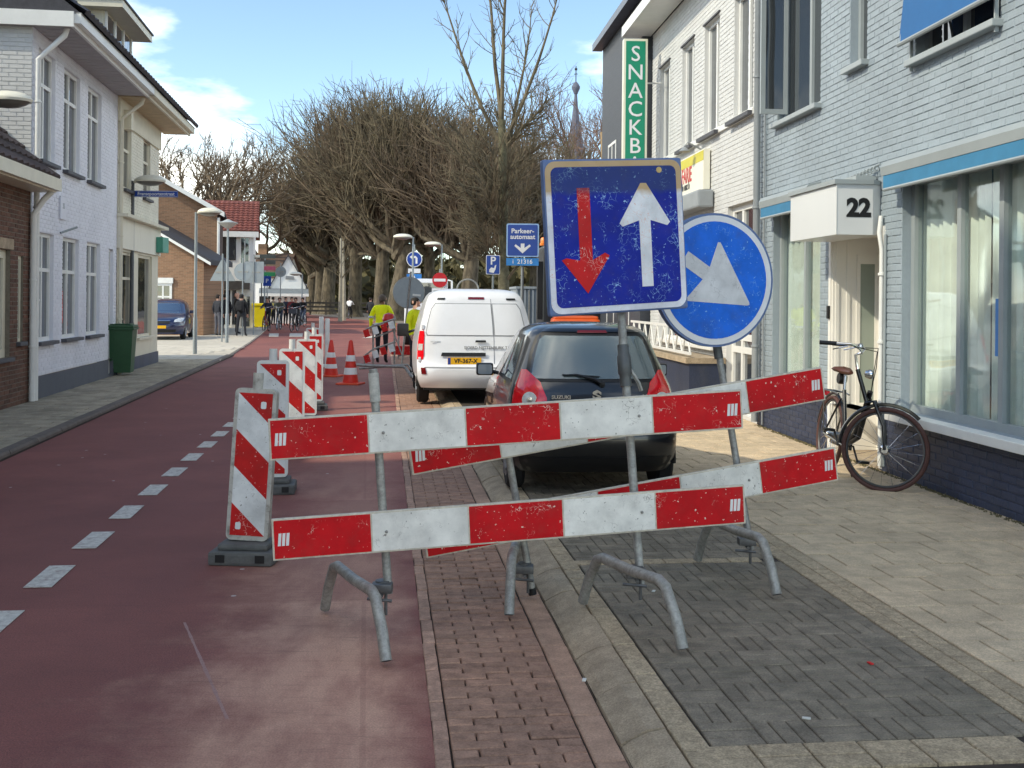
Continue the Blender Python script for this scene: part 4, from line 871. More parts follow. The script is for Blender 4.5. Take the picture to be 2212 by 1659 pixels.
MB().add([(.36, -.28, lzr-.35*sl2-.02), (-wd, -.28, lzr+wd*sl2-.02), (-wd, -.28, lzr+wd*sl2+.1), (.36, -.28, lzr-.35*sl2+.1), (.36, -.252, lzr-.35*sl2-.02), (-wd, -.252, lzr+wd*sl2-.02), (-wd, -.252, lzr+wd*sl2+.1), (.36, -.252, lzr-.35*sl2+.1)], [(0, 1, 2, 3), (7, 6, 5, 4), (3, 2, 6, 7), (0, 4, 5, 1)]).build('verge_board', wood_white, lt)
wx1 = at(372, 630, DL).x-lx1; simple_win(lt, wx1-1.5, wx1, at(350, 670, DL).z, at(350, 612, DL).z, nv=3, nh=1, fw=.1); MB().bx(wx1-1.6, wx1+.05, -.1, -.0, at(350, 612, DL).z+.002, at(350, 600, DL).z).build('window_head', wood_white, lt)
# white house with a red roof
DR = 60.0; hx0, hx1 = at(440, 600, DR).x, at(547, 600, DR).x; zre, zrr = at(500, 500, DR).z, at(500, 443, DR).z
rh = gable_house('red_roof_house', 'white house with red tiled roof beyond the tan brick house', hx0, hx1, DR, DR+7, zre, zrr+.4, mat('white_render', lin(230, 230, 226), .8, var=.03), roof_red, ridge='x')
hw2 = (hx1-hx0)/2; rh.rotation_euler.z = .21; rh.location = (hx1-hw2*math.cos(.21), DR-hw2*math.sin(.21), 0); cxr = (hx0+hx1)/2; rl_ = lambda x, y: (at(x, y, DR).x-cxr, at(x, y, DR).z)
roof_tiles(-hw2-.25, hw2+.25, -.27, zre-.1+.10, 3.5, zrr+.4+.14, [c for c in rh.children if c.name.startswith('roof')][0], roof_red)
MB().bx(-hw2-.25, hw2+.27, -.36, -.27, zre-.32, zre-.02).build('gutter_board', wood_white, rh)
simple_win(rh, rl_(466, 0)[0], rl_(516, 0)[0], rl_(490, 562)[1], rl_(490, 508)[1], nv=1, fm=blackp, fw=.06)
simple_win(rh, rl_(524, 0)[0], rl_(545, 0)[0], rl_(535, 600)[1], rl_(535, 512)[1], nv=1, fw=.06)
MB().bx(rl_(452, 0)[0], rl_(546, 0)[0], -.6, -.03, rl_(500, 625)[1], rl_(500, 607)[1]).build('shop_canopy', mat('dark_canopy', lin(70, 66, 64), .8), rh)
MB().bx(rl_(460, 0)[0], rl_(518, 0)[0], -.025, -.005, .2, rl_(500, 627)[1]).build('shop_window', glass, rh)
for x in (462, 486, 507, 519): MB().bx(rl_(x, 0)[0]-.05, rl_(x, 0)[0]+.05, -.05, -.026, .1, rl_(500, 627)[1]).build('shop_post', wood_white, rh)
MB().bx(rl_(528, 0)[0], rl_(546, 0)[0], -.03, -.005, .1, rl_(500, 640)[1]).build('shop_window', glass, rh)
# white gable cafe with awning
DC = 72.0; zp = at(622, 553, DC).z; gx0, gx1 = at(585, 600, DC).x, at(660, 600, DC).x; ze5 = at(620, 618, DC).z
cf = gable_house('white_gable_cafe', 'white gabled cafe with dark awning behind the cyclists', gx0, gx1, DC, DC+8, ze5, zp, mat('white_render', lin(230, 230, 226), .8), roof_dark, over=.12, cat='cafe')
cf.rotation_euler.z = .2; cxc = (gx0+gx1)/2; CL = lambda x, y: (at(x, y, DC-1.5).x-cxc, at(x, y, DC-1.5).z)
MB().bx(CL(558, 0)[0], CL(658, 0)[0], .1, .3, 0, CL(600, 612)[1]).build('front_wall', mat('white_render', lin(230, 230, 226), .8), cf)
aw = MB().add([(CL(556, 0)[0], -1.5, CL(600, 637)[1]), (CL(662, 0)[0], -1.5, CL(600, 637)[1]), (CL(662, 0)[0], .08, CL(600, 622)[1]), (CL(556, 0)[0], .08, CL(600, 622)[1])], [(0, 1, 2, 3)]).build('awning', mat('grey_awning', lin(110, 116, 120), .8), cf)
MB().bx(CL(556, 0)[0], CL(662, 0)[0], -1.52, -1.501, CL(600, 640)[1], CL(600, 634)[1]).build('awning_edge', wood_white, aw)
MB().bx(CL(556, 0)[0], CL(658, 0)[0], .06, .095, .1, CL(600, 638)[1]).build('dark_shop_front', dark_in, cf)
for x in (575, 600, 630): MB().bx(CL(x, 0)[0]-.05, CL(x, 0)[0]+.05, .02, .058, .1, CL(600, 638)[1]).build('shop_post', mat('grey_post', lin(90, 92, 96), .6), cf)
MB().add([(CL(612, 0)[0], -.05, CL(0, 597)[1]), (CL(632, 0)[0], -.05, CL(0, 597)[1]), (CL(630, 0)[0], -.05, CL(0, 590)[1]), (CL(613, 0)[0], -.05, CL(0, 589)[1])], [(0, 1, 2, 3)]).build('wall_emblem', mat('grey_emblem', lin(130, 132, 134), .7), cf)
# further roofs
b2 = gable_house('brown_roof_house', 'brown roofed house with brick chimneys behind the cafe', -26.0, -19.0, 92, 100, 3.4, 5.4, mat('white_render', lin(230, 230, 226), .8), mat('brown_roof', lin(92, 72, 60), .85, var=.2, vs=4), ridge='x')
for x in (-1.2, .6): MB().bx(x, x+.75, 3.6, 4.4, 4.8, 6.3).build('chimney', tan_brick, b2)
simple_win(b2, -.8, .8, 1.0, 2.6, nv=1)
b3 = gable_house('white_gable_house', 'small white gabled house half hidden behind the thick trunks', at(668, 600, 150).x, at(738, 600, 150).x, 150, 158, 3.2, 7.4, mat('white_render', lin(230, 230, 226), .8), roof_red, over=.2)
simple_win(b3, -1, 1, 1, 2.4, nv=1)
# ================================================================== BARRIERS, SIGNS, BEACONS
def frame_from(L_, R_, up_hint):
    """matrix: x from L to R, z up-ish, y away; origin at the middle"""
    x = (R_-L_).normalized(); y = Vector(up_hint).cross(x).normalized(); z = x.cross(y).normalized()
    if y.y < 0: y, z = -y, -z
    z = x.cross(y)
    M = Matrix((x, y, z)).transposed().to_4x4(); M.translation = (L_+R_)/2; return M
cream_edge = mat('board_edge', lin(205, 196, 178), .6, var=.15, vs=30, dirt=.4, ds=20, dcol=lin(120, 100, 80))
stick_m = mat('reflective_sticker', lin(226, 226, 224), .35, var=.05)
def plank(root, L_, R_, seed):
    random.seed(seed); M = frame_from(L_, R_, (0, 0, 1)); n = (R_-L_).length; h = .2
    b = MB(); b.cbx(-n/2, n/2, -.012, .012, -h/2, h/2, .004); o = b.build('plank', cream_edge, root); o.matrix_local = M
    seg = n/5
    for k in range(5):
        a, c = -n/2+k*seg+.004, -n/2+(k+1)*seg-.004
        if k == 0: a += .006
        if k == 4: c -= .006
        MB().cbx(a, c, -.0145, -.0115, -h/2+.009, h/2-.009, .001).build('red_panel' if k % 2 == 0 else 'white_panel', red_sheet if k % 2 == 0 else white_sheet, o)
    for s_ in (-1, 1):
        st = MB(); x = s_*(n/2-.055)
        for q in (-1, 0, 1): st.prism([(x-.010+q*.019, -.03), (x+.004+q*.019, -.03), (x+.010+q*.019, .03), (x-.004+q*.019, .03)], -.0165, -.0146)
        st.build('sticker', stick_m, o)
    for x in (-n*.27, n*.27):
        MB().lathe([(.008, 0), (.008, .004), (.004, .006)], 8, M=Matrix.Translation((x, -.0145, 0)) @ Matrix.Rotation(rad(90), 4, 'X')).build('bolt', galv, o)
    return o
def foot(root, A, B, h=.27, r=.027, top=None, spl=.16):
    A, B = Vector(A), Vector(B); d = B-A
    pts = [A, A+d*.06+Vector((0, 0, h*.45)), A+d*spl+Vector((0, 0, h*.93)), A+d*(spl+.06)+Vector((0, 0, h)), A+d*.5+Vector((0, 0, h*.97)), A+d*(1-spl-.06)+Vector((0, 0, h)), A+d*(1-spl)+Vector((0, 0, h*.93)), A+d*.94+Vector((0, 0, h*.45)), B]
    o = MB().tube(pts, r, 14).build('foot', galv, root, True)
    for p, q in ((A, pts[1]), (B, pts[-2])):   # open tube ends
        e = (p-q).normalized(); MB().tube([p-e*.002, p+e*.0015], r*.8, 12).build('tube_end', blackp, o)
    return o
def clamp(root, p, post_r=.021):
    p = Vector(p); b = MB(); M = Matrix.Translation(p)
    b.cbx(-.05, .05, -.045, .03, -.022, .022, .006, M=M).tube([p+Vector((-.07, -.03, -.05)), p+Vector((.05, -.03, -.06))], .008, 6).tube([p+Vector((.0, -.06, -.03)), p+Vector((0, .06, -.03))], .010, 6)
    b.lathe([(.034, -.03), (.038, -.028), (.038, .028), (.034, .03)], 12, c=tuple(p+Vector((0, .02, .0))))
    b.tube([p+Vector((.02, -.02, .0)), p+Vector((.02, -.02, -.13))], .009, 6)
    b.build('clamp', mat('worn_steel', lin(104, 104, 104), .5, .6, var=.2, vs=30), root, True)
zt_ = .058
# front barrier
fb = thing('road_barrier', 'front road barrier with two red and white planks, nearest the camera', 'barrier', (0, 5.5, 0), 0, 'red and white road barriers')
o0 = Vector((0, 5.5, 0)); P = lambda x, y, D: at(x, y, D)-o0
plank(fb, P(581, 950, 5.32), P(1602, 883, 5.68), 1); plank(fb, P(588, 1166, 5.32), P(1608, 1088, 5.68), 2)
pl_a, pl_b = P(839, 1282, 5.44), P(806, 797, 5.47); MB().tube([pl_a, pl_b], .021, 14).build('post', galv, fb, True)
pr_a, pr_b = P(1384, 1262, 5.60), P(1330, 520, 5.95); MB().tube([pr_a, pr_b], .022, 14).build('post', galv, fb, True)
e = (pl_b-pl_a).normalized(); MB().tube([pl_b-e*.16, pl_b-e*.02], .026, 14).build('post_sleeve', mat('taped_sleeve', lin(186, 184, 176), .6, var=.2, vs=25, dirt=.5, ds=30, dcol=lin(90, 86, 80)), fb, True)
e = (pr_b-pr_a).normalized(); k0 = P(1349, 790, 5.815); MB().tube([k0-e*.11, k0-e*.05, k0-e*.04, k0+e*.05, k0+e*.06, k0+e*.11], [.030, .030, .036, .036, .030, .030], 14).build('post_coupling', mat('dark_coupling', lin(92, 94, 94), .5, .5, var=.15, vs=20), fb, True)
MB().tube([k0+Vector((.03, 0, -.02)), k0+Vector((.075, 0, -.09)), k0+Vector((.09, .01, -.13))], .011, 6).build('coupling_lever', galv, fb, True)
foot(fb, G(834, 1428, .027)-o0, G(702, 1314, .027)-o0); clamp(fb, P(826, 1268, 5.42))
foot(fb, G(1475, 1402, .097)-o0, G(1259, 1300, .095)-o0); clamp(fb, P(1374, 1237, 5.58))
# rear barrier
rb = thing('road_barrier', 'rear road barrier, tilted, half hidden behind the front one', 'barrier', (0, 6.5, 0), 0, 'red and white road barriers')
o1 = Vector((0, 6.5, 0)); P = lambda x, y, D: at(x, y, D)-o1
plank(rb, P(885, 987, 6.00), P(1777, 828, 6.62), 3); plank(rb, P(916, 1166, 6.00), P(1805, 1001, 6.62), 4)
MB().tube([P(1150, 1277, 6.2), P(1094, 960, 6.24)], .021, 14).build('post', galv, rb, True); MB().tube([P(1148, 1270, 6.2)-Vector((0, .001, 0)), P(1151, 1284, 6.2)], .0235, 12).build('post_cap', blackp, rb, True)
MB().tube([P(1622, 1188, 6.58), P(1536, 660, 6.88)], .021, 14).build('post', galv, rb, True)
MB().tube([P(1553, 775, 6.81), P(1549, 748, 6.82)], .028, 12).build('post_collar', mat('dark_coupling', lin(92, 94, 94)), rb, True)
foot(rb, G(1100, 1328, .027)-o1, Vector((.06, 6.62, .027))-o1); clamp(rb, P(1133, 1228, 6.18))
foot(rb, G(1678, 1284, .097)-o1, G(1507, 1208, .097)-o1); clamp(rb, P(1612, 1168, 6.56))
# square sign: oncoming traffic gives way
f6 = at(1333, 509, 5.74)
s1_ = thing('priority_sign', 'scratched blue square sign with a red and a white arrow', 'sign', f6); s1_.rotation_euler = (0, rad(-3.7), rad(19))
MB().cbx(-.392, .392, -.0, .045, -.398, .398, .012).build('sign_plate', mat('blue_grey_flange', lin(92, 116, 160), .5, .2, var=.15, vs=14, dirt=.5, ds=14, dcol=lin(110, 96, 76)), s1_)
def aged(name, col):                                  # rust-brown algae film along the sign's upper part
    m = scratched(name, col, lin(150, 190, 225) if col[2] > col[0]*1.5 else lin(225, 190, 180), .50, 30)
    n, l = m.node_tree.nodes, m.node_tree.links; b = n['Principled BSDF']; base = b.inputs['Base Color'].links[0].from_socket
    tcn = n.new('ShaderNodeTexCoord'); sp = n.new('ShaderNodeSeparateXYZ'); l.new(tcn.outputs['Object'], sp.inputs[0])
    no = n.new('ShaderNodeTexNoise'); no.inputs['Scale'].default_value = 14; no.inputs['Detail'].default_value = 5; l.new(tcn.outputs['Object'], no.inputs['Vector'])
    ma = n.new('ShaderNodeMath'); ma.operation = 'MULTIPLY_ADD'; l.new(no.outputs['Fac'], ma.inputs[0]); ma.inputs[1].default_value = .05; l.new(sp.outputs['Z'], ma.inputs[2])
    mr = n.new('ShaderNodeMapRange'); mr.inputs['From Min'].default_value = .232; mr.inputs['From Max'].default_value = .262; mr.inputs['To Max'].default_value = .85 if min(col) > .4 else .55; l.new(ma.outputs[0], mr.inputs['Value'])
    x = n.new('ShaderNodeMix'); x.data_type = 'RGBA'; l.new(mr.outputs[0], x.inputs['Factor']); l.new(base, x.inputs['A'])
    x.inputs['B'].default_value = (*(lin(186, 150, 92) if min(col) > .4 else lin(52, 70, 92)), 1); l.new(x.outputs['Result'], b.inputs['Base Color']); return m
bord = aged('aged_sign_border', lin(222, 224, 232)); fieldm = aged('aged_sign_blue', lin(0, 32, 148)); redm = aged('aged_sign_red', lin(200, 28, 32)); whm = aged('aged_sign_white', lin(224, 226, 230))
MB().prism(rrect(.765, .775, .055), -.0025, .0).build('sign_border', bord, s1_)
MB().prism(rrect(.705, .715, .035), -.0045, -.0026).build('sign_field', fieldm, s1_)
# red arrow down, white arrow up
MB().prism([(-.18, -.29), (-.05, -.10), (-.075, -.085), (-.145, -.12), (-.145, .25), (-.215, .25), (-.215, -.12), (-.29, -.105), (-.315, -.115)], -.0065, -.0046).build('red_arrow', redm, s1_)
MB().prism([(.128, -.27), (.192, -.27), (.192, .075), (.288, .045), (.305, .062), (.176, .268), (.144, .268), (.015, .062), (.032, .045), (.128, .075)], -.0065, -.0046).build('white_arrow', whm, s1_)
MB().prism(circ(.016, 9, .255, .335), -.0066, -.0047).build('rust_spot', mat('rust_spot', lin(206, 178, 120), .8), s1_)
MB().bx(-.35, .35, .046, .075, .10, .14).bx(-.35, .35, .046, .075, -.20, -.16).build('sign_rail', galv, s1_)
# round sign: keep right
d2 = at(1545, 605, 6.66)
s2_ = thing('keep_right_sign', 'round blue sign with a white arrow pointing down to the right', 'sign', d2); s2_.rotation_euler = (0, rad(-8), rad(20))
MB().prism(circ(.402, 56), .0, .045).build('sign_plate', mat('blue_grey_flange', lin(92, 116, 160)), s2_)
MB().prism(circ(.388, 56), -.0025, .0).build('sign_border', sign_white, s2_)
MB().prism(circ(.352, 56), -.0045, -.0026).build('sign_field', scratched('round_sign_blue', lin(8, 108, 222), lin(120, 180, 235), .44, 26), s2_)
ar = [(.69, 0), (.665, .03), (-.235, .52), (-.272, .50), (-.19, .11), (-.62, .11), (-.62, -.11), (-.19, -.11), (-.272, -.50), (-.235, -.52), (.665, -.03)]
ca, sa = math.cos(rad(-40)), math.sin(rad(-40)); MB().prism([(.4*(x*ca-z*sa), .4*(x*sa+z*ca)) for x, z in reversed(ar)], -.0065, -.0046).build('white_arrow', scratched('arrow_white', lin(216, 217, 219), lin(176, 176, 178), .5, 22, spots=False), s2_)
MB().bx(-.3, .3, .046, .075, .10, .14).bx(-.3, .3, .046, .075, -.16, -.12).build('sign_rail', galv, s2_)
# ---------------- beacons
base_m = mat('recycled_base', lin(98, 98, 96), .8, var=.15, vs=14, bump=.2, dirt=.35, ds=10, dcol=lin(70, 68, 64))
frame_w = mat('beacon_frame', lin(224, 224, 220), .45, var=.05, vs=8, dirt=.15, ds=12, dcol=lin(140, 130, 115))
frame_d = mat('dirty_beacon_frame', lin(190, 186, 176), .55, var=.12, vs=16, dirt=.8, ds=18, dcol=lin(82, 72, 60))
red_b = scratched('beacon_red', lin(196, 30, 30), lin(228, 190, 180), .40, 24); white_b = scratched('beacon_white', lin(224, 225, 222), lin(140, 136, 126), .40, 24)
def beacon(loc, rz, lean, label, dirty=False, h=.98, sw=.27, tl=0):
    t = thing('traffic_beacon', label, 'beacon', loc, rz, 'red and white beacons along the closed lane'); t.rotation_euler = (0, 0, rz)
    fm = frame_d if dirty else frame_w; z0 = .13
    b = MB(); b.cbx(-.205, .205, -.17, .17, 0, .085, .02).cbx(-.16, .16, -.12, .13, .086, .125, .015); bo = b.build('base', base_m, t)
    for x in (-.125, .125): MB().bx(x-.03, x+.03, -.1725, -.165, .022, .07).build('base_recess', blackp, bo)
    T = Matrix.Translation((0, 0, z0)) @ Matrix.Rotation(lean, 4, 'X') @ Matrix.Rotation(tl, 4, 'Y')
    p = MB(); out = rrect(sw, h, .035, 4, 0, h/2); p.prism(out, -.03, .03, M=T); po = p.build('panel', fm, t)
    w, hh = sw-.05, h-.06; rect = [(-w/2, .03), (w/2, .03), (w/2, .03+hh), (-w/2, .03+hh)]
    sp = .232; top = .03+hh
    for k in range(-2, 6):       # boundaries descend to the right
        zA = top-sp*k; q = clip(clip(rect, lambda p_: zA-(p_[1]+(p_[0]+w/2)*.92)), lambda p_: (p_[1]+(p_[0]+w/2)*.92)-(zA-sp))
        q = clip(rect, lambda p_: zA+.0-(p_[1]+(p_[0]+w/2)*.92)); q = clip(q, lambda p_: (p_[1]+(p_[0]+w/2)*.92)-(zA-sp)) if len(q) > 2 else q
        if len(q) > 2: MB().prism(q, -.033, -.0301, M=T).build('red_stripe' if k % 2 else 'white_stripe', red_b if k % 2 else white_b, po)
    for x, z in ((.055, top-.075), (-.06, .09)): MB().prism(rrect(.035, .045, .008, 2, x, z), -.0345, -.0331, M=T).build('sticker', stick_m, po)
    MB().tube([(0, 0, h-.02), (0, 0, h+.10)], .034, 12, M=T).build('lamp_socket', frame_d if dirty else fm, t, True)
    return t
BE = [((-1.665, 7.06), -.02, 'nearest red and white beacon with dirty frame, left of the planks', True), ((-2.05, 9.55), .03, 'second nearest red and white beacon, behind the dirty one', False),
      ((-2.33, 11.8), .06, 'third red and white beacon in the row', False), ((-2.69, 14.6), .05, 'fourth red and white beacon, tall behind the third', False), ((-2.95, 16.6), .1, 'fifth red and white beacon, beside the cones', False)]
beacon((-1.665, 7.06, 0), rad(-3), rad(-4), BE[0][2], True, .96, tl=rad(2.2))
for (x, y), r_, lb, d in BE[1:]:
    beacon((x, y, 0), rad(6)+r_, rad(-2), lb, d, 1.0)
beacon((at(676, 720, 22).x, 22.0, 0), rad(10), 0, 'farthest small red and white beacon at the end of the row', False, .95)
for xx, yt, yb, lb in ((694, 684, 716, 'left one of two white plastic posts at the end of the beacon row'), (707, 688, 722, 'right one of two white plastic posts at the end of the beacon row')):
    g0 = at(xx, yb, 27); t = thing('white_post', lb, 'post', (g0.x, 27, 0), 0, 'white plastic posts')
    zt2 = at(xx, yt, 27).z; MB().lathe([(.14, 0), (.14, .05), (.055, .07), (.055, zt2-.02), (.045, zt2)], 12).build('post_tube', wood_white, t, True); MB().lathe([(.057, .55), (.06, .56), (.06, .66), (.057, .67)], 12).build('reflector_band', stick_m, t, True)
# ---------------- cones
cone_o = mat('cone_red', lin(214, 44, 30), .5, var=.08, vs=12, dirt=.2, ds=8, dcol=lin(120, 40, 30)); cone_base = mat('cone_base', lin(226, 84, 52), .6, var=.1, vs=10, dirt=.4, ds=7, dcol=lin(90, 50, 44))
def cone(loc, label, h=.8):
    t = thing('traffic_cone', label, 'traffic cone', loc, rnd(-.3, .3), 'traffic cones')
    MB().cbx(-.23, .23, -.23, .23, 0, .035, .012).build('base', cone_base, t)
    R = lambda z: .155-(.155-.035)*(z/h)
    edges = [0, .21, .36, .50, .645, .78, .84, 1.0]; cols = [cone_o, stick_m, cone_o, stick_m, cone_o, cone_o, cone_o]
    MB().lathe([(R(0), .035), (R(h*.97), h*.97), (R(h)*.6, h)], 20).build('cone_body', cone_o, t, True)
    for a, b in ((.22, .38), (.52, .66)): MB().lathe([(R(a*h)+.001, a*h), (R(a*h)+.004, a*h+.004), (R(b*h)+.004, b*h-.004), (R(b*h)+.001, b*h)], 20).build('white_band', stick_m, t, True)
cone(G(757, 830), 'near traffic cone standing left of the grey metal stand', .86); cone(G(715, 813), 'traffic cone farther back, closest to the beacons', .78)
# ---------------- worksite barrier, sign and tools around the worker
wb = thing('work_barrier', 'grey metal trestle barrier with small red panels in front of the yellow clad worker', 'barrier', (0, 22, 0), 0)
q = lambda x, y, D: at(x, y, D)-Vector((0, 22, 0))
def tb(nm, pts, r, par, n=6): MB().tube(pts, r, n).build(nm, galv, par, True)
for xa in (806, 852): tb('upright', [q(xa, 700 if xa < 830 else 682, 22), q(xa, 786, 22)], .02, wb)
tb('rail', [q(790, 712, 22), q(806, 704, 22), q(855, 688, 22)], .02, wb); tb('rail', [q(788, 768, 22), q(806, 754, 22), q(855, 738, 22)], .02, wb); tb('rail', [q(806, 730, 22), q(855, 712, 22)], .018, wb); tb('upright', [q(788, 790, 22), q(788, 768, 22)], .018, wb)
tb('foot', [q(770, 788, 21.6), q(800, 790, 21.6), q(870, 792, 21.6), q(876, 795, 21.6), q(890, 815, 21.4)], .03, wb, 8); tb('foot', [q(776, 796, 23), q(880, 788, 23.4), q(896, 806, 23)], .026, wb, 8)
for (x, y) in ((792, 720), (830, 708), (828, 758), (793, 775)): MB().bx(-.055, .055, -.012, .012, -.075, .075, M=Matrix.Translation(q(x, y, 21.93)) @ Matrix.Rotation(rad(-18), 4, 'Y')).build('red_panel', red_b, wb)
for (x, y) in ((811, 714), (846, 702), (846, 752), (811, 765)): MB().bx(-.055, .055, -.012, .012, -.075, .075, M=Matrix.Translation(q(x, y, 21.93)) @ Matrix.Rotation(rad(-18), 4, 'Y')).build('white_panel', white_b, wb)
wb2 = thing('work_barrier', 'second metal barrier with red panel at the far side of the worker', 'barrier', (0, 31, 0), 0)
q2 = lambda x, y, D: at(x, y, D)-Vector((0, 31, 0))
tb('rail', [q2(858, 720, 31), q2(930, 708, 31)], .025, wb2); tb('rail', [q2(862, 768, 31), q2(930, 762, 31)], .025, wb2)
for x in (862, 888, 906): tb('upright', [q2(x, 705, 31), q2(x-2, 776, 31)], .024, wb2)
tb('brace', [q2(840, 690, 30.6), q2(872, 776, 30.6)], .02, wb2)
MB().bx(-.42, .42, -.015, .015, -.12, .12, M=Matrix.Translation(q2(878, 757, 30.9))).build('red_panel', red_b, wb2); MB().bx(-.2, .2, -.015, .015, -.12, .12, M=Matrix.Translation(q2(885, 712, 30.9))).build('red_panel', red_b, wb2)
MB().lathe([(.0, -.16), (.1, -.13), (.16, 0), (.12, .12), (0, .16)], 14, c=tuple(q2(840, 690, 26))).build('red_warning_lamp', mat('red_lens', lin(190, 40, 36), .3), wb2, True)
gs_ = at(883, 632, 27.5)
bs_ = thing('sign_back', 'large grey back of a round sign on a leaning pole beside the van', 'sign', (gs_.x, 27.5, gs_.z)); bs_.rotation_euler = (0, rad(5), rad(8))
MB().prism(circ(.39, 40), -.01, .02).build('sign_disc', alu, bs_); MB().ring((0, 0, 0), .385, .012, 40, 5).build('rim', galv, bs_)
MB().tube([(0, -.03, .52), (-.0, -.03, -(gs_.z+.0)/math.cos(rad(5)))], .025, 8).build('pole', galv, bs_, True); MB().bx(.1, .3, -.03, -.012, -.07, -.02).build('label_plate', wood_white, bs_)
# ---------------- street lamps
lamp_w = mat('lamp_shell', lin(226, 222, 206), .4, var=.03, vs=4); lamp_d = mat('lamp_lens', lin(120, 118, 112), .3, var=.1)
def lamp(base, z, label, side=1, hd=.30, arm=.35, old=False, pole=galv_pole):
    t = thing('street_lamp', label, 'street lamp', base, 0, 'street lamps')
    zb = base[2]
    MB().tube([(0, 0, 0), (0, 0, 1.0), (0, 0, 1.05), (0, 0, z-zb)], [.06, .06, .045, .038], 12).build('pole', pole, t, True)
    if old:
        MB().lathe([(.03, 0), (.10, .02), (.36, .20), (.36, .215), (.20, .25), (.06, .32), (.03, .33)], 20, c=(0, 0, z-zb)).build('lamp_head', mat('lamp_grey', lin(170, 174, 172), .5), t, True)
    else:
        MB().tube([(0, 0, z-zb-.03), (side*arm*.5, 0, z-zb)], .03, 8).build('arm', lamp_w, t, True)
        c = (side*(arm*.3+hd*.9), 0, z-zb)
        MB().lathe([(.0, .02), (hd*.98, -.02), (hd*1.02, .015), (hd*.97, .045), (hd*.7, .10), (hd*.35, .125), (0, .13)], 24, c=c, sx=1.1, sy=.8).build('lamp_head', lamp_w, t, True)
        MB().lathe([(0, -.11), (hd*.45, -.095), (hd*.75, -.06), (hd*.92, -.021), (0, .0)], 24, c=c, sx=1.1, sy=.8).build('lamp_lens', lamp_d, t, True)
    return t
zh = at(440, 458, 31).z
lamp(G(421, 765, .07), zh, 'street lamp with white oval head in front of the tan brick house', 1)
lamp(G(490, 740, .07), at(490, 493, 39).z, 'street lamp with funnel shaped head in front of the red roofed house', 1, old=True)
g_ = at(283, 800, 24); ld = lamp((g_.x, 24, .07), at(300, 391, 24).z, 'dark street lamp with blue street name sign by the cream shop', 1, pole=mat('dark_lamp_pole', lin(88, 90, 92), .5, .3))
nz = at(330, 419, 24).z-.07
sb = MB().cbx(.04, .98, -.02, .0, nz-.07, nz+.07, .01).build('street_name_sign', sign_blue, ld); MB().bx(.05, .97, -.0225, -.0205, nz-.062, nz-.056).bx(.05, .97, -.0225, -.0205, nz+.056, nz+.062).build('sign_line', sign_white, sb)
text('Fransepoortenstraat', .105, sign_white, sb, (.51, -.0215, nz), None, .0008, sx=.92)
e_ = at(24, 217, 15.5); lamp((e_.x-.42, 15.5, .07), e_.z, 'street lamp head reaching in at the left edge of the picture', 1)
for x, y, D, lb in ((868, 512, 44, 'street lamp above the blue left turn sign'), (933, 528, 50, 'street lamp behind the no entry sign'), (637, 592, 68, 'street lamp with flat white head in front of the white cafe gable'), (555, 556, 62, 'street lamp beside the corner of the red roofed house')):
    p = at(x, y, D); lamp((p.x+.45, D, 0), p.z, lb, -1, .34)
# ---------------- other signs
def pole_sign(name, label, x, y, D, zpole=None, cat='sign', r=.028, top=.3, m=galv_pole):
    p = at(x, y, D); t = thing(name, label, cat, (p.x, D, 0)); MB().tube([(0, .04, 0), (0, .04, (zpole or p.z+top))], r, 8).build('pole', m, t, True); return t, p.z
def px(n, D): return n/F*D
D = 45; t, z = pole_sign('turn_left_sign', 'round blue left turn sign above a blue crossing sign on one pole', 895, 560, D, top=.6)
MB().prism(circ(.32, 28), -.01, .01).build('round_border', sign_white, t).location.z = z; MB().prism(circ(.29, 28), -.014, -.011).build('round_field', sign_blue, t).location.z = z
MB().prism([(.05, -.18), (.13, -.18), (.13, .05), (.06, .13), (-.04, .13), (-.04, .2), (-.19, .09), (-.04, -.02), (-.04, .05), (.04, .05), (.05, .03)], -.018, -.0145).build('arrow', sign_white, t).location.z = z
MB().bx(-.25, .25, -.01, .01, z-.56, z-.38).build('under_plate', sign_white, t)
sq = MB().cbx(-.30, .30, -.01, .01, z-1.15, z-.6, .005).build('crossing_plate', mat('crossing_blue', lin(40, 120, 196), .4), t); MB().prism([(-.22, -.22), (.22, -.22), (0, .22)], -.013, -.0105).build('white_triangle', sign_white, sq).location = (0, 0, z-.87)
D = 40; t, z = pole_sign('no_entry_sign', 'red round no entry sign with white plate below, behind the van', 950, 605, D, top=.4)
MB().prism(circ(.27, 28), -.01, .01).build('round_plate', mat('sign_red', lin(186, 30, 40), .4), t).location.z = z; MB().bx(-.21, .21, -.014, -.011, z-.05, z+.05).build('white_bar', sign_white, t)
MB().bx(-.28, .28, -.01, .01, z-.56, z-.3).build('under_plate', sign_white, t); text('uitgezonderd', .09, galv_pole, t, (0, -.012, z-.38)); text('fietsers', .09, galv_pole, t, (0, -.012, z-.49))
D = 30; t, z = pole_sign('parking_sign', 'small blue parking sign with a P and a hand symbol', 1065, 572, D, top=.2)
MB().prism(rrect(.38, .52, .03, 3), -.01, .01).build('border', sign_white, t).location.z = z; MB().prism(rrect(.35, .49, .025, 3), -.013, -.0105).build('field', sign_blue, t).location.z = z
text('P', .30, sign_white, t, (0, -.015, z+.10), None, .006); MB().prism([(-.1, -.2), (.02, -.22), (.07, -.12), (.09, 0), (.05, -.02), (.03, -.09), (-.05, -.07), (-.1, -.13)], -.0155, -.0135).build('hand_symbol', sign_white, t).location.z = z
D = 27; t, z = pole_sign('parking_meter_sign', 'blue Parkeerautomaat sign with an arrow and a number plate below', 1129, 519, D, top=.1, r=.035)
w_ = px(70, D); h_ = px(72, D)
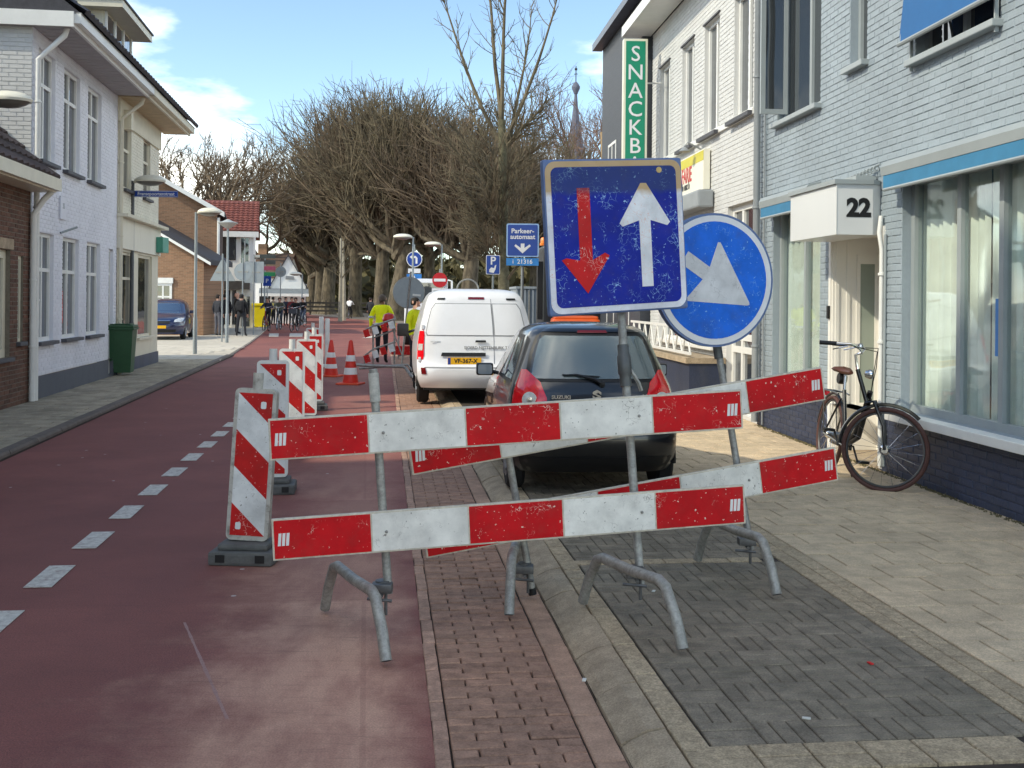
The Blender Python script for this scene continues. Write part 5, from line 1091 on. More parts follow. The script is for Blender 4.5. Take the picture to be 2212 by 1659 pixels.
MB().prism(rrect(w_, h_, .04, 3), -.012, .01).build('border', mat('pale_blue_border', lin(150, 186, 226), .4), t).location.z = z; fi = MB().prism(rrect(w_-.06, h_-.06, .03, 3), -.015, -.0125).build('field', sign_blue, t); fi.location.z = z
text('Parkeer-', .16, sign_white, t, (0, -.017, z+.22), None, .003); text('automaat', .16, sign_white, t, (0, -.017, z+.08), None, .003)
MB().prism([(0, -.32), (.2, -.14), (.17, -.1), (.045, -.19), (.045, -.08), (-.045, -.08), (-.045, -.19), (-.17, -.1), (-.2, -.14)], -.018, -.0155).build('arrow', sign_white, t).location.z = z
MB().bx(-w_/2, w_/2, -.012, .01, z-h_/2-.21, z-h_/2-.03).build('number_plate', mat('light_blue_plate', lin(40, 128, 200), .4), t); text('i  21316', .15, sign_white, t, (.0, -.0135, z-h_/2-.12), None, .002)
def back_sign(shape, label, x, y, D, s_, cat='sign', pole_top=.2, extra=None):
    t, z = pole_sign('sign_back', label, x, y, D, top=s_+pole_top, cat=cat)
    pl = {'c': circ(s_, 28), 't': [(-s_*1.1, -s_*.75), (s_*1.1, -s_*.75), (.06, s_*1.05), (-.06, s_*1.05)], 'r': rrect(2*s_, 2.2*s_, .03, 3)}[shape]
    MB().prism(pl, .07, .085).build('sign_plate', alu, t).location.z = z
    MB().bx(-s_*.6, s_*.6, .055, .07, z-.03, z+.03).build('bracket', galv, t); return t
back_sign('t', 'grey back of a triangular sign on a thin pole by the waiting group', 480, 588, 40, .42, pole_top=.25)
back_sign('c', 'grey back of a round sign next to the triangular one', 524, 587, 46, .37)
back_sign('r', 'grey back of a rectangular sign beside the red roofed house', 548, 588, 48, .42, pole_top=.35)
back_sign('c', 'small grey back of a round sign in front of the cafe', 606, 587, 62, .30)
t, z = pole_sign('blue_sign', 'small dark blue rectangular sign over the yellow container', 577, 607, 58); MB().prism(rrect(.42, .52, .03, 3), -.01, .01).build('plate', sign_blue, t).location.z = z; text('P', .3, sign_white, t, (0, -.014, z))
t, z = pole_sign('direction_sign', 'stack of dark direction boards on a post beside the cafe', 565, 575, 60, top=.6, m=blackp)
for k, c in enumerate(((60, 66, 66), (50, 54, 56), (140, 60, 90), (0, 110, 70))): MB().cbx(-.1, .75, -.02, .02, z+.42-.32*k, z+.64-.32*k, .01).build('board', mat('board_%d' % k, lin(*c), .6), t)
# ---------------- wheelie bin
bn_ = G(263, 810, .07); wbn = thing('wheelie_bin', 'green plastic wheelie bin against the cream shop', 'bin', bn_, rad(10))
gm2 = mat('green_plastic', lin(40, 84, 52), .5, var=.1, vs=6, dirt=.2, ds=6, dcol=lin(30, 50, 36)); zb_ = 1.0
MB().add([(-.20, -.22, .06), (.20, -.22, .06), (.20, .2, .06), (-.20, .2, .06), (-.25, -.30, zb_-.08), (.25, -.30, zb_-.08), (.25, .28, zb_-.08), (-.25, .28, zb_-.08)], [(3, 2, 1, 0), (4, 5, 6, 7), (0, 1, 5, 4), (1, 2, 6, 5), (2, 3, 7, 6), (3, 0, 4, 7)]).build('body', gm2, wbn)
MB().cbx(-.28, .28, -.33, .33, zb_-.079, zb_-.035, .015).build('rim', gm2, wbn); lid = MB().cbx(-.27, .27, -.34, .32, zb_-.034, zb_+.02, .02).cbx(-.2, .2, -.25, .2, zb_+.021, zb_+.045, .01).build('lid', gm2, wbn)
for y in (-.26, .26):
    wv = MB().lathe([(.02, -.03), (.105, -.028), (.105, .028), (.02, .03)], 16, M=Matrix.Translation((-.22, y*.8, .105)) @ Matrix.Rotation(rad(90), 4, 'X')).build('wheel', rubber, wbn, True)
MB().tube([(-.31, -.2, zb_-.03), (-.31, .2, zb_-.03)], .018, 8).build('handle', gm2, wbn, True)
# yellow container near the cafe
yb_ = G(570, 722); yc = thing('yellow_container', 'bright yellow collection bin beside the cyclists', 'container', (at(567, 700, 60).x, 60, 0)); yz = at(567, 655, 60).z; ym = mat('yellow_plastic', lin(222, 200, 30), .5, var=.05)
MB().add([(-.36, -.3, .1), (.30, -.3, .1), (.30, .3, .1), (-.36, .3, .1), (-.48, -.4, yz-.15), (.45, -.4, yz-.15), (.45, .4, yz-.15), (-.48, .4, yz-.15)], [(3, 2, 1, 0), (4, 5, 6, 7), (0, 1, 5, 4), (1, 2, 6, 5), (2, 3, 7, 6), (3, 0, 4, 7)]).build('body', ym, yc); MB().cbx(-.5, .5, -.45, .45, yz-.149, yz, .04).build('lid', ym, yc)
for x in (-.3, .25): MB().lathe([(.02, -.05), (.1, -.05), (.1, .05), (.02, .05)], 12, M=Matrix.Translation((x, -.2, .1)) @ RX).build('wheel', rubber, yc)
# ================================================================== VEHICLES
def interp(tab, z):
    if z <= tab[0][0]: return tab[0][1]
    for (a, fa), (b, fb) in zip(tab, tab[1:]):
        if z <= b: t = (z-a)/(b-a); return fa+(fb-fa)*t
    return tab[-1][1]
def smooth(tab, n=3):
    for _ in range(n):
        out = [tab[0]]
        for (a, fa), (b, fb) in zip(tab, tab[1:]): out += [(a*.75+b*.25, fa*.75+fb*.25), (a*.25+b*.75, fa*.25+fb*.75)]
        tab = out+[tab[-1]]
    return tab
class Car:
    """closed shell from a half-width, a tail and a nose outline over height; local -y is the tail"""
    def __init__(s, w, rear, front, zs, bulge=.06, corner=.16, fbulge=.12, fcorner=.35):
        s.w, s.r, s.f, s.zs = smooth(w, 2), smooth(rear, 2), smooth(front, 2), zs; s.b, s.c, s.fb, s.fc = bulge, corner, fbulge, fcorner
    def W(s, z): return interp(s.w, z)
    def rear(s, q, z, off=0):
        y = interp(s.r, z)-s.b*(1-q*q)+s.c*abs(q)**7; return Vector((s.W(z)*q*(1), y-off, z))
    def front(s, q, z, off=0):
        y = interp(s.f, z)+s.fb*(1-q*q)-s.fc*abs(q)**5; return Vector((s.W(z)*q, y+off, z))
    def side(s, k, g, z, off=0):
        a, b = s.rear(k, z), s.front(k, z); p = a+(b-a)*g; p.x += k*(off+.03*math.sin(math.pi*g)); return p
    def shell(s, m, parent, nq=22, ns=10):
        qs = [math.sin(math.pi/2*(-1+2*i/nq)) for i in range(nq+1)]; rings = []
        for z in s.zs:
            ring = [s.rear(q, z) for q in qs]+[s.side(1, g/ns, z) for g in range(1, ns)]+[s.front(q, z) for q in reversed(qs)]+[s.side(-1, 1-g/ns, z) for g in range(1, ns)]
            rings.append(ring)
        n = len(rings[0]); mb = MB(); vs = [p for r in rings for p in r]; fs = []
        for i in range(len(rings)-1):
            for k in range(n): fs.append((i*n+k, i*n+(k+1) % n, (i+1)*n+(k+1) % n, (i+1)*n+k))
        fs.append([k for k in reversed(range(n))]); fs.append([(len(rings)-1)*n+k for k in range(n)])
        return mb.add(vs, fs).build('body', m, parent, True)
    def patch(s, name, m, parent, rows, off=.006, surf='rear', nq=12, th=.012, fill=3):
        """rows: (z, q0, q1) from bottom to top, laid on the tail or nose (or side, with k)"""
        R = []
        for (z0, a0, b0), (z1, a1, b1) in zip(rows, rows[1:]):
            for i in range(fill): t = i/fill; R.append((z0+(z1-z0)*t, a0+(a1-a0)*t, b0+(b1-b0)*t))
        R.append(rows[-1]); mb = MB(); vs = []
        fn = {'rear': lambda q, z, o: s.rear(q, z, o), 'front': lambda q, z, o: s.front(q, z, o), 'L': lambda q, z, o: s.side(-1, q, z, o), 'R': lambda q, z, o: s.side(1, q, z, o)}[surf]
        for o in (off, off-th):
            for z, a, b in R:
                for i in range(nq+1): vs.append(fn(a+(b-a)*i/nq, z, o))
        n = nq+1; N_ = len(R)*n; fs = []
        for i in range(len(R)-1):
            for k in range(nq):
                a = i*n+k; fs += [(a, a+1, a+n+1, a+n), (N_+a+n, N_+a+n+1, N_+a+1, N_+a)]
        edge = [k for k in range(n)]+[i*n+n-1 for i in range(1, len(R))]+[(len(R)-1)*n+k for k in reversed(range(n-1))]+[i*n for i in reversed(range(1, len(R)-1))]
        for k in range(len(edge)): a, b = edge[k], edge[(k+1) % len(edge)]; fs.append((b, a, N_+a, N_+b))
        if surf == 'L' or surf == 'front': fs = [tuple(reversed(f)) for f in fs]
        return mb.add(vs, fs).build(name, m, parent, True)
tyre_m = mat('tyre', lin(24, 24, 26), .8, var=.15, vs=14)
def wheel(parent, x, y, r, w=.17, k=1):
    M = Matrix.Translation((x, y, r)) @ Matrix.Rotation(rad(90), 4, 'Y')
    t = MB().lathe([(r*.62, -w/2), (r*.9, -w/2), (r, -w/2+.03), (r, w/2-.03), (r*.9, w/2), (r*.62, w/2)], 28, M=M).build('wheel', tyre_m, parent, True)
    c = .5*w*k; MB().lathe([(r*.12, c-.02*k), (r*.25, c+.004*k), (r*.58, c-.01*k), (r*.63, c+.002*k)], 20, M=M).build('rim', mat('alloy', lin(150, 152, 156), .35, .7, var=.1), t, True)
    for a in range(5): MB().tube([(x+c+.004*k, y+.1*r*math.cos(a*1.257), r+.1*r*math.sin(a*1.257)), (x+c+.002*k, y+.6*r*math.cos(a*1.257), r+.6*r*math.sin(a*1.257))], r*.07, 6).build('spoke', mat('alloy', lin(150, 152, 156)), t)
    return t
def arch(parent, x, y, r, m): return MB().ring((x, y, r), r*1.08, .025, 20, 6, 'X', a0=-.1, a1=math.pi+.1).build('wheel_arch', m, parent, True)
paint_black = mat('black_car_paint', lin(16, 17, 20), .28, 0, var=.06, vs=3, coat=.9, spec=.5, dirt=.12, ds=5, dcol=lin(70, 66, 62))
lens_red = mat('red_lens_glossy', lin(236, 18, 34), .15, var=.15, vs=18, coat=1); lens_dark = mat('dark_red_lens', lin(110, 14, 18), .2, coat=.6); lens_white = mat('clear_lens', lin(205, 205, 200), .2, var=.15, vs=30, coat=.6)
car_glass = glassmat('car_glass', dark=lin(150, 165, 165), clear=.55, ior=1.9, tint=(.7, .75, .76))
yellow_plate = mat('yellow_plate', lin(238, 178, 26), .45, var=.04)
def plate(parent, txt, c, w=.52, h=.11, size=.092, sgn=1):
    p = MB().cbx(-w/2, w/2, -.008, .0, -h/2, h/2, .003, M=Matrix.Translation(c)).build('number_plate', yellow_plate, parent)
    MB().bx(-w/2+.003, -w/2+.045, -.0095, -.0082, -h/2+.004, h/2-.004, M=Matrix.Translation(c)).build('blue_strip', sign_blue, p)
    text(txt, size, blackp, p, (c[0]+.02, c[1]-.0095, c[2]), None, .0022, ext=.0008); return p
# ---- small black hatchback
A0 = math.atan(.10)
cl = at(1262, 1052, 9.72)
hb = thing('hatchback_car', 'small black hatchback parked on the dark bay behind the barriers', 'car', (cl.x+.06, 9.08, .07), A0)
hb.scale = (.875, .955, .955)
zs = [.20, .24, .30, .38, .45, .52, .58, .66, .74, .80, .86, .92, .98, 1.04, 1.10, 1.16, 1.22, 1.28, 1.34, 1.385, 1.42, 1.445, 1.462, 1.472]
C = Car([(.2, .74), (.3, .79), (.5, .80), (.75, .80), (.9, .775), (1.0, .735), (1.2, .655), (1.35, .60), (1.42, .55), (1.46, .44), (1.472, .30)],
        [(.2, .10), (.28, .02), (.45, -.02), (.58, .0), (.66, .06), (.9, .10), (1.0, .16), (1.2, .27), (1.36, .35), (1.43, .40), (1.46, .55), (1.472, .8)],
        [(.2, 3.3), (.3, 3.42), (.55, 3.42), (.7, 3.3), (.85, 2.85), (.95, 2.55), (1.1, 2.3), (1.3, 1.98), (1.4, 1.8), (1.46, 1.6), (1.472, 1.3)], zs, .05, .17)
C.shell(paint_black, hb)
C.patch('rear_window', car_glass, hb, [(1.0, -.80, .80), (1.03, -.83, .83), (1.2, -.84, .84), (1.33, -.83, .83), (1.365, -.78, .78)], .012)
C.patch('rear_window_rim', blackp, hb, [(.975, -.86, .86), (1.02, -.90, .90), (1.2, -.92, .92), (1.36, -.90, .90), (1.395, -.84, .84)], .006)
C.patch('high_brake_light', lens_dark, hb, [(1.392, -.26, .26), (1.415, -.25, .25)], .02)
C.patch('roof_spoiler', paint_black, hb, [(1.40, -.86, .86), (1.44, -.80, .80)], .018)
for s_, nm in ((-1, 'left'), (1, 'right')):
    rows = [(.60, .74*s_, .97*s_), (.70, .585*s_, .985*s_), (.84, .60*s_, .985*s_), (.97, .70*s_, .975*s_), (1.07, .90*s_, .965*s_)]
    if s_ < 0: rows = [(z, b, a) for z, a, b in rows]
    tl = C.patch('tail_light', lens_red, hb, rows, .016)
    p = C.rear(.80*s_, .82, .022); MB().lathe([(.0, 0), (.066, 0), (.070, .006), (.055, .012), (.0, .016)], 20, M=Matrix.Translation(p) @ Matrix.Rotation(s_*.12, 4, 'Z') @ RX).build('reversing_lamp', lens_white, tl, True)
    MB().lathe([(.0, .013), (.028, .014), (.026, .022), (0, .024)], 14, M=Matrix.Translation(p) @ RX).build('bulb_core', chrome, tl, True)
C.patch('bumper_crease', mat('bumper_grey', lin(44, 46, 50), .3, coat=.6), hb, [(.565, -.88, .88), (.60, -.9, .9)], .012)
C.patch('lower_bumper', blackp, hb, [(.21, -.9, .9), (.34, -.93, .93)], .006)
C.patch('tailgate_seam', blackp, hb, [(.628, -.76, .76), (.634, -.76, .76)], .003)
# number plate recess sits behind the plank
C.patch('plate_recess', blackp, hb, [(.63, -.36, .36), (.75, -.34, .34)], .004)
wp = MB(); wp.tube([C.rear(.06, .965, .03), C.rear(-.02, 1.0, .035), C.rear(-.26, 1.035, .03), C.rear(-.42, 1.03, .028)], [.018, .014, .010, .006], 8).tube([C.rear(.05, 1.02, .024), C.rear(-.44, 1.035, .024)], .006, 6).lathe([(.0, 0), (.03, 0), (.028, .02), (0, .024)], 12, M=Matrix.Translation(C.rear(.075, .955, .0)) @ RX)
wp.build('rear_wiper', blackp, hb, True)
p = C.rear(.0, .865, .010)
lg = MB(); S_ = [(.045, .035), (.0, .062), (-.045, .035), (-.045, .012), (.012, -.012), (-.012, -.026), (-.045, -.002), (-.045, -.035), (0, -.062), (.045, -.035), (.045, -.012), (-.012, .012), (.012, .026), (.045, .002)]
lg.prism([(x*.9, z*.75) for x, z in reversed(S_)], -.004, .004, M=Matrix.Translation(p)); lg.build('emblem', chrome, hb)
text('SUZUKI', .042, chrome, hb, C.rear(-.43, .845, .012), Matrix.Rotation(rad(-4), 4, 'Z'), .002, sx=1.25); text('Alto', .075, chrome, hb, C.rear(.62, .84, .012), Matrix.Rotation(rad(5), 4, 'Z'), .0015)
MB().lathe([(.0, 0), (.014, 0), (.012, .008), (0, .01)], 10, M=Matrix.Translation(C.rear(0, .79, .002)) @ RX).build('tailgate_lock', chrome, hb, True)
for s_ in (-1, 1):
    for y in (.52, 2.85): wheel(hb, s_*.72, y, .285, .165, s_); arch(hb, s_*.785, y, .285, blackp)
    k = 'L' if s_ < 0 else 'R'
    C.patch('side_window', car_glass, hb, [(.97, .10, .58), (1.2, .12, .50), (1.33, .16, .42)], .006, k, 8); C.patch('side_window_seal', blackp, hb, [(.945, .08, .62), (1.2, .10, .53), (1.36, .14, .44)], .003, k, 8)
    mp_ = C.side(s_, .60, .98, .0); mr = MB().cbx(-.09, .09, -.03, .05, -.06, .06, .022, M=Matrix.Translation(mp_+Vector((s_*.17, 0, .02)))).tube([mp_+Vector((s_*.02, .02, -.02)), mp_+Vector((s_*.10, .02, .0))], .02, 6).build('door_mirror', blackp, hb, True)
    MB().prism(rrect(.15, .095, .02, 3), -.036, -.031, M=Matrix.Translation(mp_+Vector((s_*.17, 0, .02)))).build('mirror_glass', glassmat('mirror_glass', dark=lin(150, 160, 165), ior=2.2), mr)
seat_m = mat('dark_seat', lin(34, 36, 40), .8)
for x in (-.3, .3): MB().cbx(x-.2, x+.2, .75, .9, .5, 1.02, .04).cbx(x-.11, x+.11, .78, .88, 1.04, 1.2, .03).build('rear_seat', seat_m, hb); MB().cbx(x-.22, x+.22, 1.5, 1.65, .5, 1.05, .05).cbx(x-.12, x+.12, 1.52, 1.62, 1.08, 1.26, .04).build('front_seat', seat_m, hb)
# ---- white delivery van
vl = at(1024, 876, 17.2)
vn = thing('delivery_van', 'white delivery van parked ahead of the black hatchback', 'van', (vl.x+.03, 17.15, .02), math.atan(.11))
van_w = mat('white_van_paint', lin(232, 234, 238), .3, var=.02, vs=2, coat=.6, dirt=.1, ds=3, dcol=lin(170, 165, 155))
zs = [.28, .32, .40, .50, .58, .66, .8, .95, 1.1, 1.25, 1.4, 1.52, 1.62, 1.70, 1.755, 1.79, 1.81, 1.82]
Vn = Car([(.28, .84), (.4, .90), (.7, .915), (1.0, .905), (1.25, .86), (1.5, .79), (1.68, .735), (1.77, .66), (1.81, .5), (1.82, .4)],
         [(.28, .08), (.38, -.03), (.55, -.06), (.62, -.03), (.66, .04), (1.0, .06), (1.3, .10), (1.6, .17), (1.72, .21), (1.79, .30), (1.82, .55)],
         [(.28, 3.95), (.4, 4.15), (.8, 4.1), (1.0, 3.6), (1.15, 3.2), (1.5, 2.75), (1.7, 2.4), (1.79, 2.1), (1.82, 1.8)], zs, .02, .12)
Vn.shell(van_w, vn, 22, 12)
Vn.patch('left_door_panel', van_w, vn, [(1.10, -.84, .29), (1.14, -.87, .29), (1.5, -.87, .29), (1.58, -.82, .29)], .010, th=.006); Vn.patch('right_door_panel', van_w, vn, [(1.10, .33, .84), (1.14, .33, .87), (1.5, .33, .87), (1.58, .33, .82)], .010, th=.006)
Vn.patch('panel_groove', mat('van_gap', lin(150, 152, 156), .6), vn, [(1.09, -.86, .305), (1.13, -.888, .305), (1.51, -.888, .305), (1.592, -.835, .305)], .0065, th=.005); Vn.patch('panel_groove', mat('van_gap', lin(150, 152, 156), .6), vn, [(1.09, .315, .86), (1.13, .315, .888), (1.51, .315, .888), (1.592, .315, .835)], .0065, th=.005)
Vn.patch('panel_shadow_gap', mat('van_gap', lin(150, 152, 156), .6), vn, [(1.085, -.86, .86), (1.098, -.86, .86)], .004)
Vn.patch('door_seam', blackp, vn, [(.66, .303, .309), (1.2, .303, .309), (1.66, .303, .309)], .004, nq=1)
for s_ in (-1, 1):
    rows = [(.72, .90*s_, .995*s_), (.78, .885*s_, .995*s_), (1.1, .90*s_, .995*s_), (1.16, .92*s_, .995*s_)]
    if s_ < 0: rows = [(z, b, a) for z, a, b in rows]
    tl = Vn.patch('tail_light', lens_red, vn, rows, .014); rows2 = [(z, a*1.0, b) for z, a, b in ([(.86, -.985, -.91), (.96, -.985, -.91)] if s_ < 0 else [(.86, .91, .985), (.96, .91, .985)])]
    Vn.patch('reversing_lamp', lens_white, tl, rows2, .020)
    r3 = [(.50, -.93, -.85), (.60, -.94, -.86)] if s_ < 0 else [(.50, .85, .93), (.60, .86, .94)]; Vn.patch('bumper_reflector', lens_dark, vn, r3, .012)
    a_ = (-.84, -.66) if s_ < 0 else (.66, .84); Vn.patch('roof_vent', blackp, vn, [(1.645, a_[0]*.97, a_[1]), (1.675, a_[0]*.97, a_[1])], .008)
    for z in (1.22, .72): MB().cbx(-.02, .02, -.03, .02, -.035, .035, .006, M=Matrix.Translation(Vn.rear(.955*s_, z, .01))).build('door_hinge', van_w, vn)
    for y in (.75, 3.45): wheel(vn, s_*.80, y, .315, .19, s_); arch(vn, s_*.895, y, .315, blackp)
    mp_ = Vn.side(s_, .70, 1.12); mr = MB().cbx(-.10, .10, -.05, .06, -.11, .11, .03, M=Matrix.Translation(mp_+Vector((s_*.2, 0, .0)))).tube([mp_, mp_+Vector((s_*.12, .02, -.05))], .025, 6).build('door_mirror', blackp, vn, True)
Vn.patch('high_brake_light', lens_dark, vn, [(1.655, -.17, .17), (1.69, -.17, .17)], .008)
Vn.patch('plate_bar', blackp, vn, [(.775, -.60, .16), (.83, -.58, .16)], .03); Vn.patch('door_handle', blackp, vn, [(.99, -.02, .17), (1.022, -.01, .16)], .03)
pp = Vn.rear(-.2, .70, .012); plate(vn, 'VF-367-X', (pp.x, pp.y-.002, pp.z))
text('SJOERD NIJTTENBURK T.K.', .062, mat('van_lettering', lin(120, 122, 126), .5), vn, Vn.rear(.20, .905, .008)+Vector((.0, -.005, 0)), None, .001, sx=1.0); text('express', .05, chrome, vn, Vn.rear(-.70, 1.0, .012))
Vn.patch('rear_step', mat('van_gap', lin(150, 152, 156)), vn, [(.600, -.88, .88), (.612, -.88, .88)], .010)
MB().tube([(.22, -.0, .34), (.22, -.14, .34), (.22, -.16, .42)], .022, 8).lathe([(0, -.03), (.026, -.02), (.03, 0), (.02, .025), (0, .03)], 12, c=(.22, -.16, .44)).build('tow_ball', blackp, vn, True)
MB().bx(-.8, .8, .2, 3.6, .24, .30).build('underbody', blackp, vn)
# ---- dark blue car in the side street, nose towards the viewer
bc_ = at(352, 735, 41.5); bc = thing('blue_car', 'dark blue car parked in the side street, nose towards the road', 'car', (-13.75, 45.1, .07), rad(190))
bp = mat('blue_car_paint', lin(22, 34, 74), .28, var=.05, coat=.9)
zs = [.2, .28, .36, .48, .58, .66, .74, .8, .86, .92, 1.0, 1.1, 1.2, 1.3, 1.4, 1.47, 1.51, 1.53]
Bc = Car([(.2, .80), (.5, .87), (.8, .86), (.95, .80), (1.2, .70), (1.4, .62), (1.49, .5), (1.53, .3)], [(.2, .1), (.5, 0), (.9, .05), (1.2, .3), (1.4, .5), (1.53, .9)],
         [(.2, 3.9), (.35, 4.02), (.6, 4.02), (.75, 3.9), (.88, 3.4), (.98, 2.95), (1.2, 2.5), (1.4, 2.1), (1.5, 1.8), (1.53, 1.5)], zs)
Bc.shell(bp, bc)
Bc.patch('windscreen', glassmat('windscreen_glass', dark=lin(60, 80, 105), ior=2.0), bc, [(.99, -.80, .80), (1.2, -.82, .82), (1.38, -.80, .80)], .008, 'front')
for s_ in (-1, 1):
    rows = [(.66, .60*s_, .90*s_), (.74, .62*s_, .96*s_), (.82, .80*s_, .97*s_)]
    rows = rows if s_ > 0 else [(z, b, a) for z, a, b in rows]
    Bc.patch('headlight', mat('headlamp', lin(210, 214, 216), .15, var=.2, vs=12, coat=1), bc, rows, .012, 'front')
    for y in (.75, 3.25): wheel(bc, s_*.77, y, .31, .19, s_)
    mp_ = Bc.side(s_, .62, 1.02); MB().cbx(-.1, .1, -.05, .05, -.06, .06, .025, M=Matrix.Translation(mp_+Vector((s_*.14, 0, 0)))).build('door_mirror', bp, bc, True)
    Bc.patch('side_window', car_glass, bc, [(1.0, .12, .62), (1.2, .16, .54), (1.38, .24, .44)], .006, 'L' if s_ < 0 else 'R', 8)
Bc.patch('grille', blackp, bc, [(.60, -.42, .42), (.70, -.45, .45)], .010, 'front'); Bc.patch('grille_bar', chrome, bc, [(.70, -.46, .46), (.73, -.46, .46)], .016, 'front'); Bc.patch('lower_grille', blackp, bc, [(.28, -.7, .7), (.38, -.72, .72)], .008, 'front')
pf = Bc.front(0, .48, .012); np_ = MB().cbx(-.26, .26, 0, .01, -.055, .055, .003, M=Matrix.Translation(pf)).build('number_plate', yellow_plate, bc)
# ---- dark truck and grey steel container behind the van, orange dumper
tk = thing('works_truck', 'dark works truck cab with amber beacon, mostly hidden behind the square sign', 'truck', (at(1215, 700, 27).x, 27, 0), rad(4))
zb1 = at(1180, 560, 27).z; xl_ = at(1163, 600, 27).x-at(1215, 700, 27).x
MB().cbx(xl_+.12, xl_+2.2, .0, 1.9, .55, zb1+.35, .08).build('cab', mat('truck_dark', lin(34, 36, 40), .4, var=.1), tk); MB().bx(xl_+.2, xl_+1.9, -.025, -.001, 1.5, zb1+.05).build('rear_window', glassmat('truck_glass', dark=lin(60, 84, 88), ior=1.8), tk)
MB().bx(xl_+.0, xl_+.12, .2, .45, 1.2, zb1-.05).build('exhaust_stack', blackp, tk); MB().bx(xl_+.15, xl_+2.1, 1.95, 5.2, .5, .75).build('chassis', blackp, tk)
for y in (.9, 4.4):
    for x in (xl_+.35, xl_+1.95): wheel(tk, x, y, .48, .3, -1 if x < xl_+1 else 1)
MB().lathe([(.1, 0), (.1, .06), (.08, .07), (.075, .17), (.05, .2), (0, .21)], 14, c=(xl_+.18, .6, zb1+.36)).build('amber_beacon', mat('amber', lin(240, 130, 50), .3), tk, True)
zc_ = at(1240, 690, 24).z; ob = thing('orange_dumper', 'low orange machine hood showing between the car roof and the square sign', 'machine', (at(1245, 700, 24).x, 24, 0)); ow = px(105, 24)/2; om = mat('machine_orange', lin(226, 96, 34), .4, var=.08, coat=.3)
MB().cbx(-ow, ow, -.1, 1.3, .45, zc_+.02, .1).build('hood', om, ob); MB().cbx(-ow*.9, ow*.9, -.05, 1.2, zc_+.0, zc_+.07, .03).build('hood_top', om, ob)
for x in (-ow*.8, ow*.8):
    for y in (.1, 1.1): wheel(ob, x, y, .3, .2, 1 if x > 0 else -1)
ct = thing('steel_container', 'light grey steel works container with ribbed sides behind the van', 'container', (at(1142, 700, 33).x, 33, 0), rad(5)); cz = at(1142, 624, 33).z; cwid = px(52, 33)/2; cm_ = mat('container_grey', lin(160, 168, 174), .5, .2, var=.06, vs=3, dirt=.25, ds=4, dcol=lin(110, 112, 114))
MB().bx(-cwid, cwid, 0, 2.2, .12, cz).build('body', cm_, ct)
for k in range(7): x = -cwid+2*cwid*k/6; MB().bx(x-.025, x+.025, -.05, -.001, .12, cz-.02).build('rib', cm_, ct)
MB().bx(-cwid-.04, cwid+.04, -.07, 2.24, cz+.001, cz+.07).build('top_frame', cm_, ct); MB().bx(-.02, .02, -.07, -.051, .2, cz-.05).build('door_bar', galv, ct)
tr = thing('flat_trailer', 'grey trailer side with lettering just above the van roof', 'trailer', (at(1050, 700, 36).x, 36, 0), rad(4)); ta, tb = at(1018, 628, 36), at(1098, 640, 36)
MB().cbx(-px(46, 36), px(46, 36), 0, 1.6, .9, at(1050, 627, 36).z, .02).build('side_board', cm_, tr); text('W. BELS', .2, galv_pole, tr, (.1, -.006, at(1050, 634, 36).z-.02))
for x in (-.6, .6): wheel(tr, x, .5, .45, .25, 1)
MB().ring((-.6, .2, at(1050, 627, 36).z), .35, .025, 20, 6, 'Y', a0=0, a1=math.pi).build('hoop', galv, tr, True); MB().bx(-.7, .7, .3, 1.4, .6, .899).build('chassis', blackp, tr)
wt = thing('white_truck', 'white truck cab half hidden behind the grey round sign', 'truck', (at(915, 700, 40).x, 40, 0), rad(3)); wz = at(930, 602, 40).z
MB().cbx(-.7, .85, 0, 1.9, .6, wz, .12).build('cab', van_w, wt); MB().bx(-.55, .7, -.02, -.001, 1.55, wz-.15).build('window', glass, wt); MB().bx(-.6, .75, -.03, -.001, .7, .95).build('grille', blackp, wt)
for x in (-.6, .75): wheel(wt, x, .7, .42, .24, 1 if x > 0 else -1)
MB().tube([(.86, -.1, wz-.05), (1.0, -.15, wz-.08), (1.02, -.15, 1.4)], .035, 6).build('mirror_arm', van_w, wt, True); MB().cbx(.92, 1.12, -.2, -.12, 1.4, 1.8, .02).build('mirror', blackp, wt)
